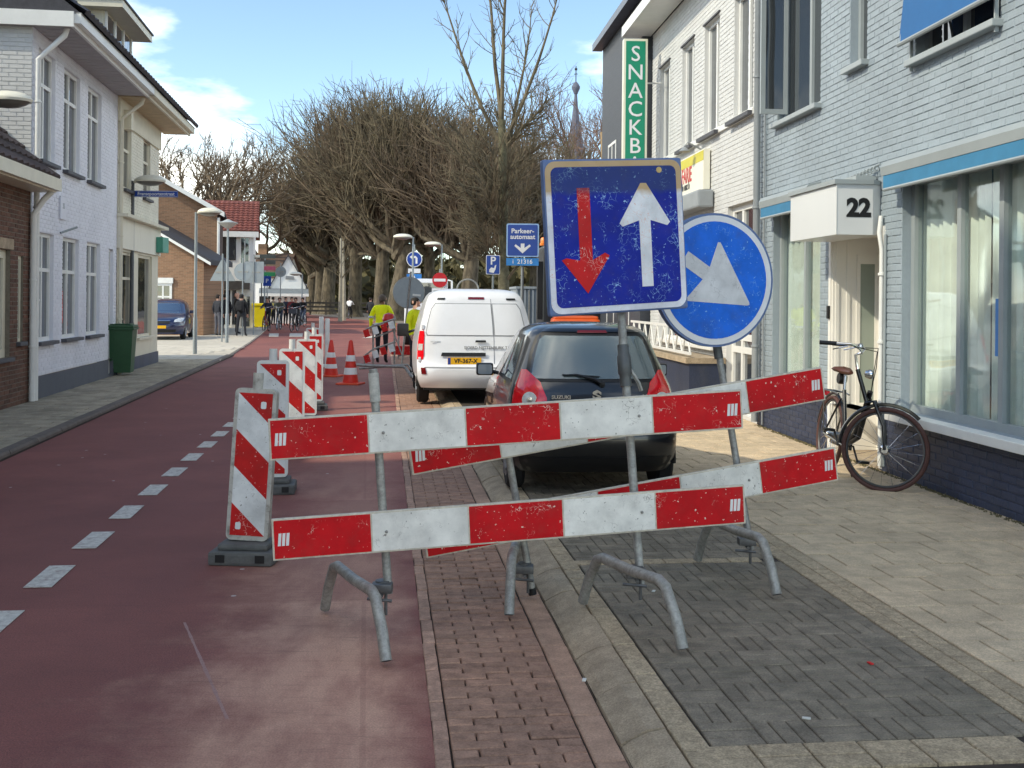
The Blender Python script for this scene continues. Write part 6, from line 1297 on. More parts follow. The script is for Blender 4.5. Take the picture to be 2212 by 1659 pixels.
# ================================================================== BICYCLES
br_saddle = mat('brown_leather', lin(84, 48, 36), .5, var=.15, vs=15); frame_black = mat('bike_black', lin(18, 18, 20), .3, var=.1, coat=.5); tan_tyre = mat('brown_tyre', lin(86, 56, 50), .7, var=.12, vs=20)
def bicycle(t, steer=0, detail=True, fm=None, tyre=None, spokes=20):
    """local: heading -y, ground at z 0, rear hub at y=1.1"""
    fm = fm or frame_black; tyre = tyre or tan_tyre; R = .345; rh_ = Vector((0, 1.12, R+.02)); fh = Vector((0, 0, R+.02)); head_t, head_b = Vector((0, .30, 1.02)), Vector((0, .20, .78))
    St = Matrix.Translation(Vector((0, .16, 0))) @ Matrix.Rotation(steer, 4, 'Z') @ Matrix.Translation(Vector((0, -.16, 0)))
    def wh_(c, M, nm='wheel'):
        w = MB().ring(c, R, .02, 40, 8, 'X', M=M).build(nm, tyre, t, True)
        MB().ring(c, R-.028, .010, 40, 6, 'X', M=M).build('rim', mat('dark_rim', lin(84, 84, 86), .4, .6), w, True)
        s = MB()
        for k in range(spokes): a = 2*math.pi*k/spokes; s.tube([c+Vector((.02*(-1)**k, .02*math.cos(a+.5), .02*math.sin(a+.5))), c+Vector((0, (R-.03)*math.cos(a), (R-.03)*math.sin(a)))], .0016 if detail else .004, 4, M=M, cap=False)
        s.build('spokes', chrome, w); MB().tube([c+Vector((-.045, 0, 0)), c+Vector((-.03, 0, 0)), c+Vector((.03, 0, 0)), c+Vector((.045, 0, 0))], [.03, .045, .045, .03], 14, M=M).build('hub', chrome, w, True); return w
    wh_(rh_, Matrix()); wh_(fh, St)
    fk = MB()
    for s_ in (-1, 1): fk.tube([fh+Vector((s_*.055, 0, 0)), fh+Vector((s_*.055, .03, .2)), fh+Vector((s_*.045, .13, .40)), head_b+Vector((s_*.03, -.0, -.04))], [.011, .013, .015, .015], 8, M=St)
    fk.tube([head_b+Vector((0, -.01, -.04)), head_t], .019, 10, M=St); fk.build('fork', fm, t, True)
    bb = Vector((0, .66, .31)); st = Vector((0, .86, .80))
    f = MB(); f.tube([head_b+Vector((0, .0, .06)), Vector((0, .34, .55)), bb+Vector((0, -.12, .06)), bb], [.024, .026, .026, .028], 10).tube([head_b+Vector((0, .0, .0)), Vector((0, .36, .42)), bb], .022, 10)
    f.tube([bb, st], .018, 10)
    for s_ in (-1, 1): f.tube([bb+Vector((s_*.03, 0, 0)), rh_+Vector((s_*.06, 0, 0))], .011, 8).tube([st+Vector((s_*.02, 0, -.08)), rh_+Vector((s_*.06, 0, 0))], .009, 8)
    f.build('frame', fm, t, True)
    MB().tube([st, st+Vector((0, .02, .14))], .014, 10).build('seat_post', chrome, t, True)
    sd = MB(); top = st+Vector((0, .03, .17)); vs_, fs_ = [], []
    prof = [(-.16, .02, .03), (-.10, .03, .045), (0, .05, .05), (.06, .09, .055), (.11, .10, .05), (.135, .07, .04)]
    for y, w, h in prof:
        for k in range(8): a = 2*math.pi*k/8; vs_.append(top+Vector((w*math.cos(a), y, h*.6*math.sin(a)+(.012 if y > .05 else 0))))
    n = 8
    for i in range(len(prof)-1):
        for k in range(n): fs_.append((i*n+k, i*n+(k+1) % n, (i+1)*n+(k+1) % n, (i+1)*n+k))
    fs_ += [list(reversed(range(n))), [(len(prof)-1)*n+k for k in range(n)]]; sd.add(vs_, fs_).build('saddle', br_saddle if detail else blackp, t, True)
    hb_ = MB(); hb_.tube([head_t, head_t+Vector((0, .03, .12)), head_t+Vector((0, -.02, .15))], .014, 8, M=St)
    c = head_t+Vector((0, -.02, .15))
    for s_ in (-1, 1): hb_.tube([c, c+Vector((s_*.14, .0, .03)), c+Vector((s_*.26, .06, .06)), c+Vector((s_*.30, .22, .05))], .011, 8, M=St)
    hb_.build('handlebar', chrome, t, True)
    for s_ in (-1, 1): MB().tube([c+Vector((s_*.295, .17, .052)), c+Vector((s_*.31, .31, .045))], .019, 10, M=St).build('grip', blackp, t, True)
    if detail:
        for s_ in (-1, 1): MB().tube([c+Vector((s_*.27, .08, .04)), c+Vector((s_*.28, .2, .0))], .006, 6, M=St).build('brake_lever', chrome, t, True)
        MB().tube([c+Vector((-.2, .02, .04)), c+Vector((-.1, -.14, .02)), c+Vector((-.02, -.12, -.15)), head_b+Vector((.02, -.03, .0))], .004, 5, M=St).tube([c+Vector((.2, .02, .04)), c+Vector((.08, -.12, .05)), c+Vector((.02, -.13, -.12)), head_b+Vector((.0, -.03, .05))], .004, 5, M=St).build('brake_cable', blackp, t, True)
        MB().lathe([(0, -.04), (.03, -.03), (.045, .01), (.04, .03), (0, .035)], 14, M=St @ Matrix.Translation(head_t+Vector((0, -.1, -.03))) @ Matrix.Rotation(rad(90), 4, 'X')).build('headlight', chrome, t, True)
        MB().lathe([(0, 0), (.028, 0), (.026, .02), (.01, .032), (0, .034)], 12, M=St @ Matrix.Translation(c+Vector((-.12, 0, .045)))).build('bell', chrome, t, True)
        for (cc, M, a0, a1) in ((rh_, Matrix(), rad(10), rad(185)), (fh, St, rad(0), rad(130))):
            MB().ring(cc, R+.04, .016, 26, 6, 'X', M=M, a0=a0, a1=a1).build('mudguard', fm, t, True)
        rk_ = MB()
        for s_ in (-1, 1): rk_.tube([st+Vector((s_*.05, .0, -.04)), st+Vector((s_*.06, .12, -.03)), st+Vector((s_*.06, .48, -.03))], .007, 6).tube([st+Vector((s_*.06, .40, -.03)), rh_+Vector((s_*.065, 0, 0))], .006, 6)
        for y in (.16, .26, .36, .47): rk_.tube([st+Vector((-.06, y, -.03)), st+Vector((.06, y, -.03))], .005, 6)
        rk_.build('luggage_rack', fm, t, True)
        MB().cbx(-.03, .03, -.02, .02, -.03, .03, .008, M=Matrix.Translation(st+Vector((0, .50, -.06)))).build('rear_light', lens_red, t)
        MB().cbx(.025, .05, .62, 1.18, .27, .40, .012).build('chain_guard', fm, t); MB().tube([bb+Vector((.02, .05, -.04)), Vector((.14, .80, .02))], .009, 6).build('kickstand', fm, t, True)
        MB().lathe([(.05, -.035), (.052, -.02), (.052, .02), (.05, .035)], 10, M=Matrix.Translation(st+Vector((.0, .1, .10))) @ Matrix.Rotation(rad(90), 4, 'Y')).build('saddle_springs', blackp, t, True)
    for s_ in (-1, 1):
        e = bb+Vector((s_*.08, -.12*s_, -.12*s_)); MB().tube([bb+Vector((s_*.05, 0, 0)), bb+Vector((s_*.07, 0, 0)), e], .01, 6).cbx(-.05, .05, -.04, .04, -.012, .012, .005, M=Matrix.Translation(e+Vector((s_*.05, 0, 0)))).build('pedal_crank', blackp, t, True)
bk = thing('bicycle', 'black city bicycle with brown saddle leaning by the number 22 door', 'bicycle', (3.03, 9.42, .07)); bk.rotation_euler = (0, rad(6), rad(2))
bicycle(bk, rad(62))
# ================================================================== PEOPLE
skin_m = mat('skin', lin(206, 160, 138), .6, var=.05)
def person(label, loc, rz, pose, cols, h=1.75, bulk=1.0, hair=(40, 30, 24), hood=None, extra=None):
    """one skinned figure facing local -y; pose overrides joints (metres for a 1.75 m person)"""
    J = dict(pel=(0, 0, .96), wai=(0, 0, 1.08), che=(0, 0, 1.28), nec=(0, .005, 1.47), chi=(0, -.02, 1.545), hea=(0, -.015, 1.63), cro=(0, 0, 1.70),
             shl=(.17, 0, 1.415), ell=(.235, .03, 1.14), wrl=(.235, -.06, .91), hal=(.23, -.085, .84), shr=(-.17, 0, 1.415), elr=(-.235, .03, 1.14), wrr=(-.235, -.06, .91), har=(-.23, -.085, .84),
             hil=(.095, 0, .90), knl=(.10, -.015, .50), anl=(.105, .02, .10), tol=(.115, -.13, .045), hir=(-.095, 0, .90), knr=(-.10, -.015, .50), anr=(-.105, .02, .10), tor=(-.115, -.13, .045))
    J.update(pose); E = [('pel', 'wai', 't'), ('wai', 'che', 't'), ('che', 'nec', 't'), ('nec', 'chi', 'h'), ('chi', 'hea', 'h'), ('hea', 'cro', 'h')]
    for s in 'lr': E += [('che', 'sh'+s, 't'), ('sh'+s, 'el'+s, 'a'), ('el'+s, 'wr'+s, 'a'), ('wr'+s, 'ha'+s, 'k'), ('pel', 'hi'+s, 'l'), ('hi'+s, 'kn'+s, 'l'), ('kn'+s, 'an'+s, 'l'), ('an'+s, 'to'+s, 'f')]
    Rr = dict(pel=(.155, .115), wai=(.15, .11), che=(.17, .12), nec=.06, chi=.072, hea=(.085, .098), cro=.07, sh=.072, el=.05, wr=.036, ha=.036, hi=.092, kn=.062, an=.044, to=.04)
    ks = list(J); me = bpy.data.meshes.new('person'); me.from_pydata([J[k] for k in ks], [(ks.index(a), ks.index(b)) for a, b, _ in E], [])
    o = bpy.data.objects.new('person', me); COL.objects.link(o); md = o.modifiers.new('skin', 'SKIN'); md.branch_smoothing = .4; sv = me.skin_vertices[0].data
    for i, k in enumerate(ks):
        r = Rr.get(k) or Rr[k[:2]]; r = r if isinstance(r, tuple) else (r, r); f_ = bulk if k[:2] in ('pe', 'wa', 'ch', 'sh', 'el') and k != 'chi' else 1
        sv[i].radius = (r[0]*f_, r[1]*f_); sv[i].use_root = (k == 'pel')
    o.modifiers.new('sub', 'SUBSURF').levels = 1
    bpy.context.view_layer.update(); m2 = bpy.data.meshes.new_from_object(o.evaluated_get(bpy.context.evaluated_depsgraph_get())); bpy.data.objects.remove(o); bpy.data.meshes.remove(me)
    V_ = [v.co.copy() for v in m2.vertices]; F_ = [tuple(p.vertices) for p in m2.polygons]; bpy.data.meshes.remove(m2)
    lab = {'t': 0, 'a': 0, 'l': 1, 'f': 2, 'h': 3, 'k': 3}; segs = [(Vector(J[a]), Vector(J[b]), lab[g]) for a, b, g in E]
    def near(c):
        best = (9e9, 0)
        for a, b, g in segs:
            d = b-a; t = max(0, min(1, (c-a).dot(d)/max(d.length_squared, 1e-6))); q = (c-a-d*t).length
            if q < best[0]: best = (q, g)
        return best[1]
    mb = MB(); k = h/1.75; mb.v = [tuple(v*k) for v in V_]
    for f in F_:
        c = sum((V_[i] for i in f), Vector())/len(f); g = near(c)
        if g == 3 and (c-Vector(J['nec'])).length < .05: g = 0
        mb.f.append(list(f)); mb.m.append(g)
    for s, sg in (('l', 1), ('r', -1)):        # fingers and thumb grown from the palm
        hd, wr = Vector(J['ha'+s]), Vector(J['wr'+s]); d = (hd-wr).normalized(); sd = d.cross(Vector((0, 1, 0)));  sd = sd.normalized() if sd.length > .1 else Vector((1, 0, 0))
        for i, ln in enumerate((.062, .072, .068, .052)):
            b0 = hd+sd*(i-1.5)*.019; c1 = Vector((0, -.012, -.004)); mb.tube([b0*k, (b0+d*ln*.55+c1*.5)*k, (b0+d*ln+c1*1.6)*k], [.0105*k, .0095*k, .007*k], 6, 3)
        b0 = hd-d*.03+sd*.034; mb.tube([b0*k, (b0+sd*.022+d*.03)*k, (b0+sd*.026+d*.058)*k], [.012*k, .0105*k, .008*k], 6, 3)
    t = mb.build('person', [mat('jk_%d_%d_%d' % cols[0], lin(*cols[0]), .8, var=.12, vs=9, bump=.2, bs=14), mat('tr_%d_%d_%d' % cols[1], lin(*cols[1]), .85, var=.12, vs=9, bump=.2, bs=14), mat('sh_%d_%d_%d' % cols[2], lin(*cols[2]), .6), skin_m], None, True, loc, rz)
    tag(t, label, 'person')
    hc = Vector(J['hea'])*k; hm = mat('hair_%d_%d_%d' % hair, lin(*hair), .8, var=.2, vs=30)
    MB().lathe([(.084*k, -.075*k), (.096*k, -.02*k), (.092*k, .045*k), (.06*k, .085*k), (.0, .098*k)], 14, c=tuple(hc+Vector((0, .030, .014))*k), sy=1.05).build('hair', hm, t, True)
    fz_ = hc+Vector((0, -.088, -.012))*k
    fm_ = MB().cbx(-.011, .011, -.022, .004, -.022, .022, .006, M=Matrix.Translation(fz_)).build('nose', skin_m, t)
    for x in (-.034, .034): MB().lathe([(0, -.008), (.009, -.004), (.011, 0), (.009, .004), (0, .008)], 8, M=Matrix.Translation(fz_+Vector((x, .004, .02)))).build('eye', blackp, t)
    MB().cbx(-.024, .024, -.006, .004, -.005, .005, .002, M=Matrix.Translation(fz_+Vector((0, .004, -.045)))).build('mouth', mat('lips', lin(150, 90, 84), .6), t)
    for x in (-.092, .092): MB().cbx(-.012, .012, -.02, .02, -.03, .03, .008, M=Matrix.Translation(hc+Vector((x, .015, 0))*k)).build('ear', skin_m, t)
    return t
def backpack(t, col, z=1.25, y=.14, h=.42):
    b = MB().cbx(-.15, .15, y-.02, y+.16, z-h/2, z+h/2, .05).cbx(-.11, .11, y+.161, y+.21, z-h/2+.04, z+.02, .03).build('backpack', mat('bag_%d_%d_%d' % col, lin(*col), .8, var=.1), t)
    for x in (-.1, .1): MB().tube([(x, y, z+.16), (x*1.1, -.06, z+.2), (x*1.2, -.14, z+.05), (x*1.2, .02, z-.14)], .018, 6).build('strap', mat('bag_%d_%d_%d' % col, lin(*col)), b)
K = (22, 22, 25); DN = (30, 32, 40)
# worker in hi-vis seen from behind
WL = G(824, 786); wk = person('road worker in yellow high visibility jacket seen from behind', (WL.x, WL.y, 0), rad(172), dict(ell=(.27, .03, 1.16), wrl=(.29, -.04, .90), hal=(.29, -.05, .82), elr=(-.28, .0, 1.17), wrr=(-.30, -.10, .93), har=(-.30, -.13, .86), che=(0, -.03, 1.28), hea=(0, -.05, 1.62), chi=(0, -.055, 1.54), cro=(0, -.04, 1.70)), ((244, 255, 24), (24, 26, 34), (30, 28, 26)), 1.80, 1.22, (96, 82, 70))
rfl = mat('reflective_band', lin(196, 200, 204), .35)
for z in (1.02,): MB().lathe([(.205, -.03), (.21, -.028), (.21, .028), (.205, .03)], 20, c=(0, .0, z), sy=.76).build('reflective_band', rfl, wk, True)
for sx in (-1, 1): MB().lathe([(.072, -.025), (.075, -.02), (.075, .02), (.072, .025)], 12, c=(sx*.275, .02, 1.20)).build('sleeve_band', rfl, wk, True)
W2 = at(892, 700, 24); w2k = person('second worker in yellow jacket, half hidden by the white van', (W2.x+.05, 24, 0), rad(60), dict(ell=(.25, -.1, 1.2), wrl=(.2, -.3, 1.1), hal=(.19, -.37, 1.08)), ((240, 252, 40), (40, 42, 50), (30, 28, 26)), 1.72, 1.2, (40, 34, 30))
# group waiting on the left pavement
def stand(x, y, label, rz, cols, h=1.75, bulk=1.1, hair=(40, 30, 24), pose=None, z=.062):
    g = G(x, y, z); return person(label, (g.x, g.y, z), rz, pose or {}, cols, h, bulk, hair)
p1_ = stand(437, 722, 'person with blue backpack and pale cap behind the grey lamp post', rad(165), ((30, 32, 44), (24, 24, 28), K), 1.72, 1.12, (200, 192, 176)); backpack(p1_, (52, 52, 110))
stand(470, 726, 'person in dark jacket with grey collar standing beside the lamp post', rad(150), ((40, 42, 50), (96, 96, 104), K), 1.74, 1.12); stand(486, 722, 'person in black jacket standing behind the thin sign pole', rad(200), ((28, 28, 34), (36, 38, 44), K), 1.78, 1.15)
stand(512, 722, 'bald person in dark coat facing the street, left of the backpack wearer', rad(120), ((30, 30, 34), (34, 34, 38), K), 1.82, 1.12, (206, 160, 138)); p4_ = stand(521, 727, 'person dressed in black with backpack seen from behind', rad(178), (K, (42, 44, 50), K), 1.76, 1.12, (24, 22, 22), dict(hil=(.12, 0, .9), knl=(.15, 0, .5), anl=(.19, .02, .1), tol=(.21, -.12, .045), hir=(-.12, 0, .9), knr=(-.14, 0, .5), anr=(-.18, .02, .1), tor=(-.2, -.12, .045))); backpack(p4_, (26, 26, 30))
# oncoming cyclists
ride = dict(pel=(0, .10, 1.02), wai=(0, .08, 1.14), che=(0, .0, 1.33), nec=(0, -.05, 1.50), chi=(0, -.08, 1.575), hea=(0, -.08, 1.66), cro=(0, -.065, 1.73), shl=(.18, -.02, 1.45), shr=(-.18, -.02, 1.45), ell=(.27, -.16, 1.26), elr=(-.27, -.16, 1.26), wrl=(.29, -.36, 1.20), wrr=(-.29, -.36, 1.20), hal=(.29, -.42, 1.20), har=(-.29, -.42, 1.20),
            hil=(.095, .08, .96), knl=(.12, -.24, .72), anl=(.12, -.10, .34), tol=(.125, -.24, .28), hir=(-.095, .08, .96), knr=(-.12, -.18, .54), anr=(-.12, -.02, .14), tor=(-.125, -.16, .10))
def cyclist(x, y, label, blab, cols, h=1.7, hair=(40, 30, 24), rz=0, fm=None, D=None, z=0, away=False):
    g = at(x, y, D) if D else G(x, y); g = Vector((g.x, g.y, 0)); a = rz
    fwd = Vector((math.sin(a), -math.cos(a), 0)); p = person(label, tuple(g+Vector((0, 0, -.02))), a, ride, cols, h, 1.1, hair)
    b = thing('bicycle', blab, 'bicycle', tuple(g+fwd*.80), a, 'bicycles being ridden'); bicycle(b, 0, False, fm, blackp, 10); return p
cyclist(578, 716, 'cyclist in dark blue jacket on a red bicycle, leftmost of the riders', 'red framed bicycle under the leftmost rider', ((44, 46, 60), (30, 30, 36), K), 1.68, (90, 70, 50), 0, mat('bike_red', lin(150, 40, 36), .4))
cyclist(604, 713, 'cyclist in olive and grey jumper coming towards the camera', 'bicycle under the rider in the olive jumper', ((88, 90, 78), (34, 40, 58), K), 1.70, (50, 38, 30), rad(3))
cyclist(639, 716, 'cyclist in black top with white sleeve stripes carrying a crate in front', 'bicycle with front crate under the rider with striped sleeves', ((26, 26, 30), (24, 24, 28), K), 1.70, (60, 44, 36), rad(-4))
g_ = G(639, 716); crt = tag(MB().cbx(-.2, .2, -.16, .16, -.12, .12, .02).build('bicycle_crate', mat('crate_grey', lin(70, 72, 78), .7, var=.1), None, False, (g_.x+.02, g_.y-.92, 1.02)), 'grey crate on the front of the striped rider\'s bicycle', 'crate')
cyclist(654, 706, 'cyclist in black coat riding behind on the right', 'bicycle under the rider in the black coat', ((24, 24, 28), (70, 80, 100), K), 1.70, (30, 24, 22), rad(-8))
cyclist(755, 682, 'cyclist in white jacket riding away under the trees', 'bicycle under the rider in the white jacket', ((232, 232, 232), (28, 28, 32), K), 1.74, (40, 32, 28), rad(176), D=92)
g_ = at(800, 688, 70); person('person in dark clothes walking behind the yellow clad worker', (g_.x, 70, 0), rad(160), dict(knl=(.1, -.12, .52), anl=(.1, -.1, .12), tol=(.11, -.24, .06), anr=(-.1, .2, .12), tor=(-.11, .08, .05)), ((34, 36, 44), (30, 30, 36), K), 1.75, 1.1)
for x, lb, c in ((590, 'pedestrian in beige coat in front of the cafe', (150, 140, 120)), (617, 'pedestrian in dark blue coat under the cafe awning', (36, 40, 60)), (630, 'pedestrian in red top under the cafe awning', (120, 40, 44))):
    g_ = at(x, 690, 66); person(lb, (g_.x, 66, 0), rad(rnd(0, 360)), {}, (c, (30, 30, 36), K), 1.74, 1.1)
# ================================================================== TREES
bark = mat('grey_brown_bark', lin(98, 88, 72), .95, var=.5, vs=4, bump=1.0, bs=7, stretch=(1, 1, .35), dirt=.7, ds=2.2, dcol=lin(48, 42, 34)); twig = mat('olive_twigs', lin(98, 88, 70), .95, var=.45, vs=.8); twig2 = mat('brown_twigs', lin(104, 90, 74), .95, var=.45, vs=.9); twig3 = mat('reddish_twigs', lin(112, 88, 76), .95, var=.3, vs=1.2)
def rv(s): return Vector((rnd(-s, s), rnd(-s, s), rnd(-s, s)))
def grow(mb, p, d, ln, r0, r1, n, sides, bend=.18, up=0., wob=.0):
    pts, rs = [p.copy()], [r0]; d = d.normalized()
    for i in range(n):
        d = (d+rv(bend)+Vector((0, 0, up))).normalized(); p = p+d*(ln/n); pts.append(p.copy()); rs.append(r0+(r1-r0)*(i+1)/n)
    mb.tube(pts, rs, sides, cap=False); return pts, d, rs
def twigs(mb, pts, d0, ln, r, n, sides=3, spread=.8, up=.12):
    for i in range(n):
        k = rnd(.25, 1)*(len(pts)-1); j = min(int(k), len(pts)-2); p = pts[j].lerp(pts[j+1], k-j); d = ((pts[j+1]-pts[j]).normalized()+rv(spread)).normalized(); grow(mb, p, d, ln*rnd(.5, 1.1), r, r*.45, 2, sides, .2, up)
def pollard(loc, h, tr, label, seed, limbs=7, shoots=17, spreadr=4.2, tm=None, th=None):
    """old knuckled street tree: thick trunk, crooked heavy limbs, dense upright shoots"""
    random.seed(seed); t = thing('pollarded_tree', label, 'tree', loc, rnd(0, 6), 'pollarded trees beyond the road works'); tk_ = MB(); th = th or h*rnd(.24, .30)
    grow(tk_, Vector((0, 0, -.1)), Vector((rnd(-.08, .08), rnd(-.08, .08), 1)), th, tr*1.15, tr*.85, 5, 10, .05)
    tk_.lathe([(tr*1.6, -.1), (tr*1.25, .35), (tr*1.05, 1.0)], 10); to = tk_.build('trunk', bark, t, True)
    lb, cr_ = MB(), MB(); ends = []
    for i in range(limbs):
        a = 2*math.pi*i/limbs+rnd(-.3, .3); el = rnd(.15, .75); d = Vector((math.cos(a), math.sin(a), el)); s = Vector((0, 0, th*rnd(.82, 1)-.1))
        pts, d2_, rs = grow(lb, s, d, spreadr*rnd(.7, 1.15), tr*.55, tr*.26, 5, 7, .32, .10)
        ends += pts[2:]
        for q in range(2): p2, _, _ = grow(lb, pts[rnd(2, 4).__int__()], d2_+rv(.9)+Vector((0, 0, .5)), spreadr*.55, tr*.26, tr*.13, 4, 6, .3, .2); ends += p2[1:]
    for c in (Vector((0, 0, th*.95)), ): 
        pts, _, _ = grow(lb, c, Vector((rnd(-.2, .2), rnd(-.2, .2), 1)), h*.30, tr*.55, tr*.22, 5, 7, .18, .1); ends += pts[2:]
        for i in range(7): p2, _, _ = grow(lb, pts[2+i % 4], rv(1)+Vector((0, 0, .7)), h*.2, tr*.25, tr*.11, 4, 6, .3, .2); ends += p2[1:]
    for e in ends[::2]: lb.lathe([(0, -tr*.3), (tr*.26, -tr*.12), (tr*.30, tr*.06), (tr*.14, tr*.26), (0, tr*.3)], 6, c=tuple(e))
    lb.build('limbs', bark, to, True)
    for e in ends:
        for i in range(shoots if e.z > h*.42 else shoots//2):
            d = Vector((e.x*.10+rnd(-.8, .8), e.y*.10+rnd(-.8, .8), 1.1)); room_ = max(h-e.z, 2)
            pts, _, _ = grow(cr_, e+rv(.12), d, room_*rnd(.22, .92)*(.75 if math.hypot(e.x, e.y) > spreadr else 1), .060, .022, 6, 3, .40, .07)
            twigs(cr_, pts, d, room_*.20, .024, 4, 3, 1.1)
    cr_.build('crown', tm or twig, t); return t
TR = [(672, 128, .62, 17, 'pollarded tree with slanting trunk, leftmost of the row'), (690, 122, .6, 19, 'second pollarded tree from the left, trunk close to the first'), (706, 118, .7, 21, 'third pollarded tree from the left, stout straight trunk'), (765, 104, .62, 22.5, 'pollarded tree behind the rider in white'),
      (822, 92, .58, 20.5, 'pollarded tree behind the yellow clad worker'), (852, 88, .66, 20.5, 'thick trunked pollarded tree right of the worker'), (925, 98, .5, 20, 'pollarded tree behind the blue left turn sign'), (1010, 84, .62, 17.5, 'pollarded tree above the van roof'), (1150, 100, .5, 18.5, 'pollarded tree behind the parking meter sign')]
for i, (x, D, r, h, lb) in enumerate(TR):
    p = at(x, 670, D); pollard((p.x, D, 0), h, r, lb, 40+i, limbs=8, shoots=9 if i not in (3, 4, 7) else 10, spreadr=4.6, tm=(twig, twig2, twig)[i % 3], th=h*.30)
random.seed(5)
# slim tall young tree
def slim(loc, h, tr, label, seed):
    random.seed(seed); t = thing('slim_tree', label, 'tree', loc); a = MB(); tr_pts, _, _ = grow(a, Vector((0, 0, -.1)), Vector((.0, 0, 1)), h*.60, tr, tr*.6, 8, 10, .02, .05); to = a.build('trunk', mat('mossy_bark', lin(92, 88, 68), .95, var=.3, vs=5, bump=.5, bs=20), t, True)
    c = MB(); top = tr_pts[-1]; mains = []
    for k, dd in enumerate(((.05, 0, 1), (-.16, .1, 1), (.5, -.1, 1), (-.52, .0, 1), (.22, .2, 1))): pts, _, rs = grow(c, tr_pts[-1-(k > 1)-(k > 3)], Vector(dd), h*(.62 if k < 2 else .5), tr*.42, .02, 8, 6, .05, .05); mains.append(pts)
    for k in range(26):
        z = rnd(.22, .98); p = tr_pts[int(z*(len(tr_pts)-1))]; an = rnd(0, 6.28); pts, _, _ = grow(c, p+Vector((0, 0, rnd(-.4, .4))), Vector((math.cos(an), math.sin(an), rnd(.5, 1.1))), h*rnd(.13, .24), tr*.26, .016, 5, 4, .14, .06); mains.append(pts)
    for pts in mains:
        for k in range(22):
            q = rnd(.15, 1)*(len(pts)-1); j = min(int(q), len(pts)-2); p = pts[j].lerp(pts[j+1], q-j); d = (pts[j+1]-pts[j]).normalized()+rv(.75); p2, _, _ = grow(c, p, d, rnd(.8, 2.0), .026, .013, 4, 3, .18, .08); twigs(c, p2, d, .7, .014, 4, 3, .8, .1)
    c.build('crown', twig, t); return t
p = at(1088, 655, 52); slim((p.x, 52, 0), 17.0, .30, 'tall slim bare tree rising above the others beside the parking meter sign', 11)
p = at(1072, 660, 58); 
# open crowned bare tree behind the left houses
def open_tree(loc, h, tr, label, seed, tm, name='bare_tree', group=None, lev=5):
    random.seed(seed); t = thing(name, label, 'tree', loc, 0, group); a = MB(); pts, d, _ = grow(a, Vector((0, 0, -.1)), Vector((0, 0, 1)), h*.3, tr, tr*.75, 5, 8, .05); to = a.build('trunk', bark, t, True); c = MB()
    def rec(p, d, ln, r, lv):
        pts, d2_, _ = grow(c, p, d, ln, r, r*.62, 4, 6 if r > .08 else 3, .2, .06)
        if lv == 0: twigs(c, pts, d2_, ln*.7, max(r*.5, .018), 5, 3, .9); return
        for k in range(3 if lv > 1 else 3): rec(pts[-1] if k < 2 else pts[2], (d2_+rv(.75)+Vector((0, 0, .12))), ln*rnd(.68, .86), r*.62, lv-1)
    for k in range(4): an = k*1.57+rnd(-.4, .4); rec(pts[-1], Vector((math.cos(an)*.8, math.sin(an)*.8, rnd(.6, 1.2))), h*.2, tr*.55, lev-1)
    c.build('crown', tm, t); return t
p = at(455, 650, 95); open_tree((p.x, 95, 0), 19.5, .5, 'wide open bare tree rising behind the tan brick house', 3, twig2); p = at(400, 650, 105); open_tree((p.x, 105, 0), 19, .45, 'bare tree at the left behind the cream shop', 9, twig2); p = at(540, 650, 110); open_tree((p.x, 110, 0), 18, .45, 'bare tree behind the red roof', 14, twig2)
for x, D, h, sd_, lb in ((1275, 150, 37, 21, 'reddish bare tree right of the church spire'), (1345, 120, 30, 22, 'reddish bare tree behind the green sign'), (1200, 170, 34, 23, 'bare tree left of the church spire')):
    p = at(x, 650, D); open_tree((p.x, D, 0), h, .5, lb, sd_, twig3)
p = at(1312, 600, 60); dt = thing('cut_tree', 'pale bare lopped trunk behind the square sign', 'tree', (p.x, 60, 0)); zt3 = at(1312, 285, 60).z
mb = MB(); grow(mb, Vector((0, 0, 0)), Vector((0, 0, 1)), zt3, .32, .24, 7, 10, .03); mb.build('trunk', mat('pale_bark', lin(150, 128, 98), .9, var=.2, vs=6, bump=.4, bs=14), dt, True); mb = MB()
for k in range(10): grow(mb, Vector((0, 0, zt3*rnd(.6, .97))), Vector((rnd(-1, 1), rnd(-1, 1), .5)), rnd(.3, .9), .06, .02, 3, 5)
mb.build('stubs', bark, dt)
for x, D, lb in ((735, 80, 'left thin pale young trunk in front of the thick trees'), (757*.982, 84, 'right thin pale young trunk in front of the thick trees')):
    p = at(x, 660, D); random.seed(int(x)); t = thing('young_tree', lb, 'tree', (p.x, D, 0)); mb = MB(); pts, _, _ = grow(mb, Vector((0, 0, 0)), Vector((0, 0, 1)), 6, .16, .07, 6, 8, .02); mb.build('trunk', mat('pale_young_bark', lin(158, 150, 132), .9, var=.15, vs=5), t, True); c = MB()
    for k in range(14): q, d, _ = grow(c, pts[3+k % 4], Vector((rnd(-1, 1), rnd(-1, 1), 1.2)), rnd(1, 2.4), .03, .012, 4, 3); twigs(c, q, d, .8, .012, 4)
    c.build('crown', twig, t)
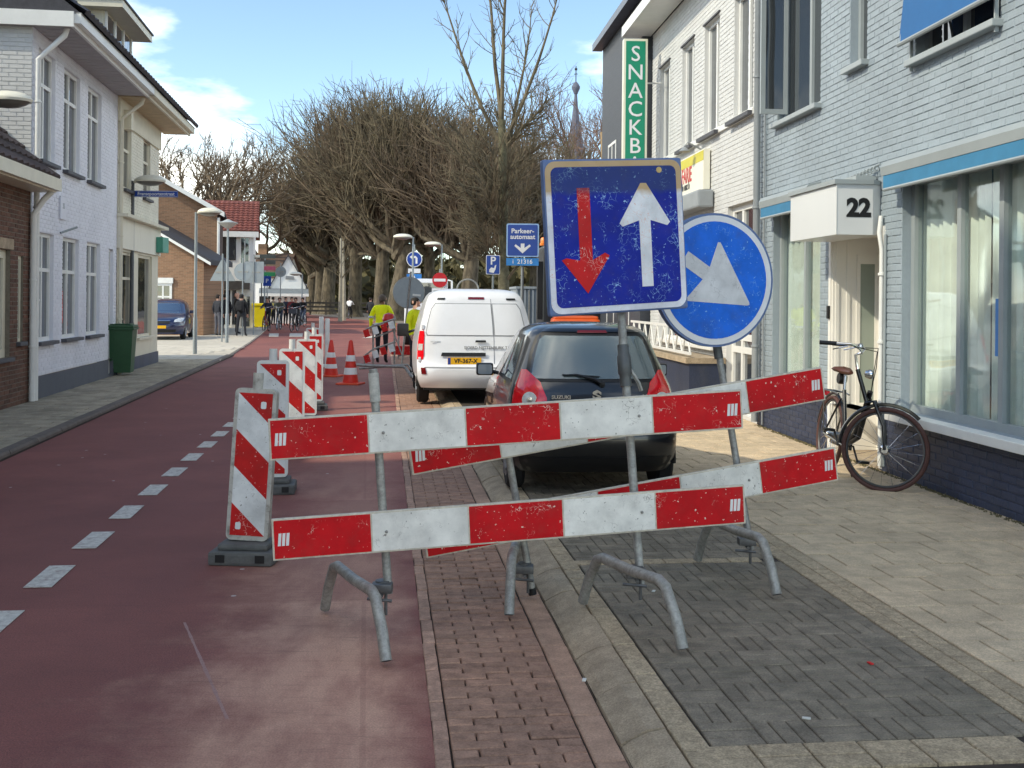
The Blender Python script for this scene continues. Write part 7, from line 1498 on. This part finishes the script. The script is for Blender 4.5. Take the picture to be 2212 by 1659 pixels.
# twiggy undergrowth behind the trees
random.seed(77); ug = MB()
for i in range(1500):
    D = rnd(135, 175); x = rnd(-46, 46); b = Vector((x, D, rnd(0, 1))); grow(ug, b, Vector((rnd(-.5, .5), rnd(-.3, .3), 1)), rnd(3, 9), .10, .04, 3, 3, .2)
for i in range(15000):
    D = rnd(132, 176); ug_p = Vector((rnd(-55, 55), D, 6.5*rnd(0, 1)**1.5)); a = rv(1.3); b_ = rv(1.3); ug.add([ug_p, ug_p+a, ug_p+a+b_, ug_p+b_], [(0, 1, 2, 3)])
u_o = ug.build('undergrowth', mat('olive_undergrowth', lin(92, 86, 58), .95, var=.3, vs=.4)); u_o['kind'] = 'stuff'; u_o['label'] = 'olive brown thicket filling the gaps behind the tree trunks'
# park fence with rails
pf_ = thing('park_fence', 'dark wooden rail fence behind the tree trunks', 'fence', (at(760, 660, 112).x, 112, 0)); fdm = mat('dark_wood', lin(70, 64, 58), .9)
for k in range(12): MB().bx(-9+k*1.6-.06, -9+k*1.6+.06, -.06, .06, 0, 1.5).build('post', fdm, pf_)
for z in (.4, .8, 1.2): MB().bx(-9, 8.7, -.1, -.061, z-.09, z+.09).build('rail', fdm, pf_)
# ================================================================== CHURCH
DCH = 260; cp_ = at(1240, 600, DCH); ch = thing('church', 'slender slate church spire with ball and vane over the trees', 'church', (cp_.x, DCH, 0)); zz_ = lambda y: at(1240, y, DCH).z; wx = lambda n: n/F*DCH
sl_m = mat('spire_slate', lin(92, 96, 112), .8, var=.15, vs=1.5); sp = MB().lathe([(wx(34), zz_(400)), (wx(21), zz_(330)), (wx(10), zz_(268)), (wx(5), zz_(230)), (wx(2.6), zz_(200))], 8).build('spire', sl_m, ch)
MB().lathe([(wx(4.2), zz_(203)), (wx(5), zz_(200)), (wx(9), zz_(191)), (wx(9), zz_(187)), (wx(5), zz_(180)), (wx(1.2), zz_(176))], 14).build('ball', sl_m, sp, True)
MB().tube([(0, 0, zz_(180)), (0, 0, zz_(143))], wx(1.2), 6).tube([(-wx(4), 0, zz_(160)), (wx(4), 0, zz_(160))], wx(.8), 5).cbx(-wx(3), wx(3), -.1, .1, zz_(152), zz_(147), .1).build('vane', blackp, sp)
MB().bx(-wx(30), wx(30), -wx(30), wx(30), 0, zz_(398)).build('tower', tan_brick, ch); MB().bx(-wx(26), wx(26), wx(30), wx(200), 0, 14).build('nave', tan_brick, ch)
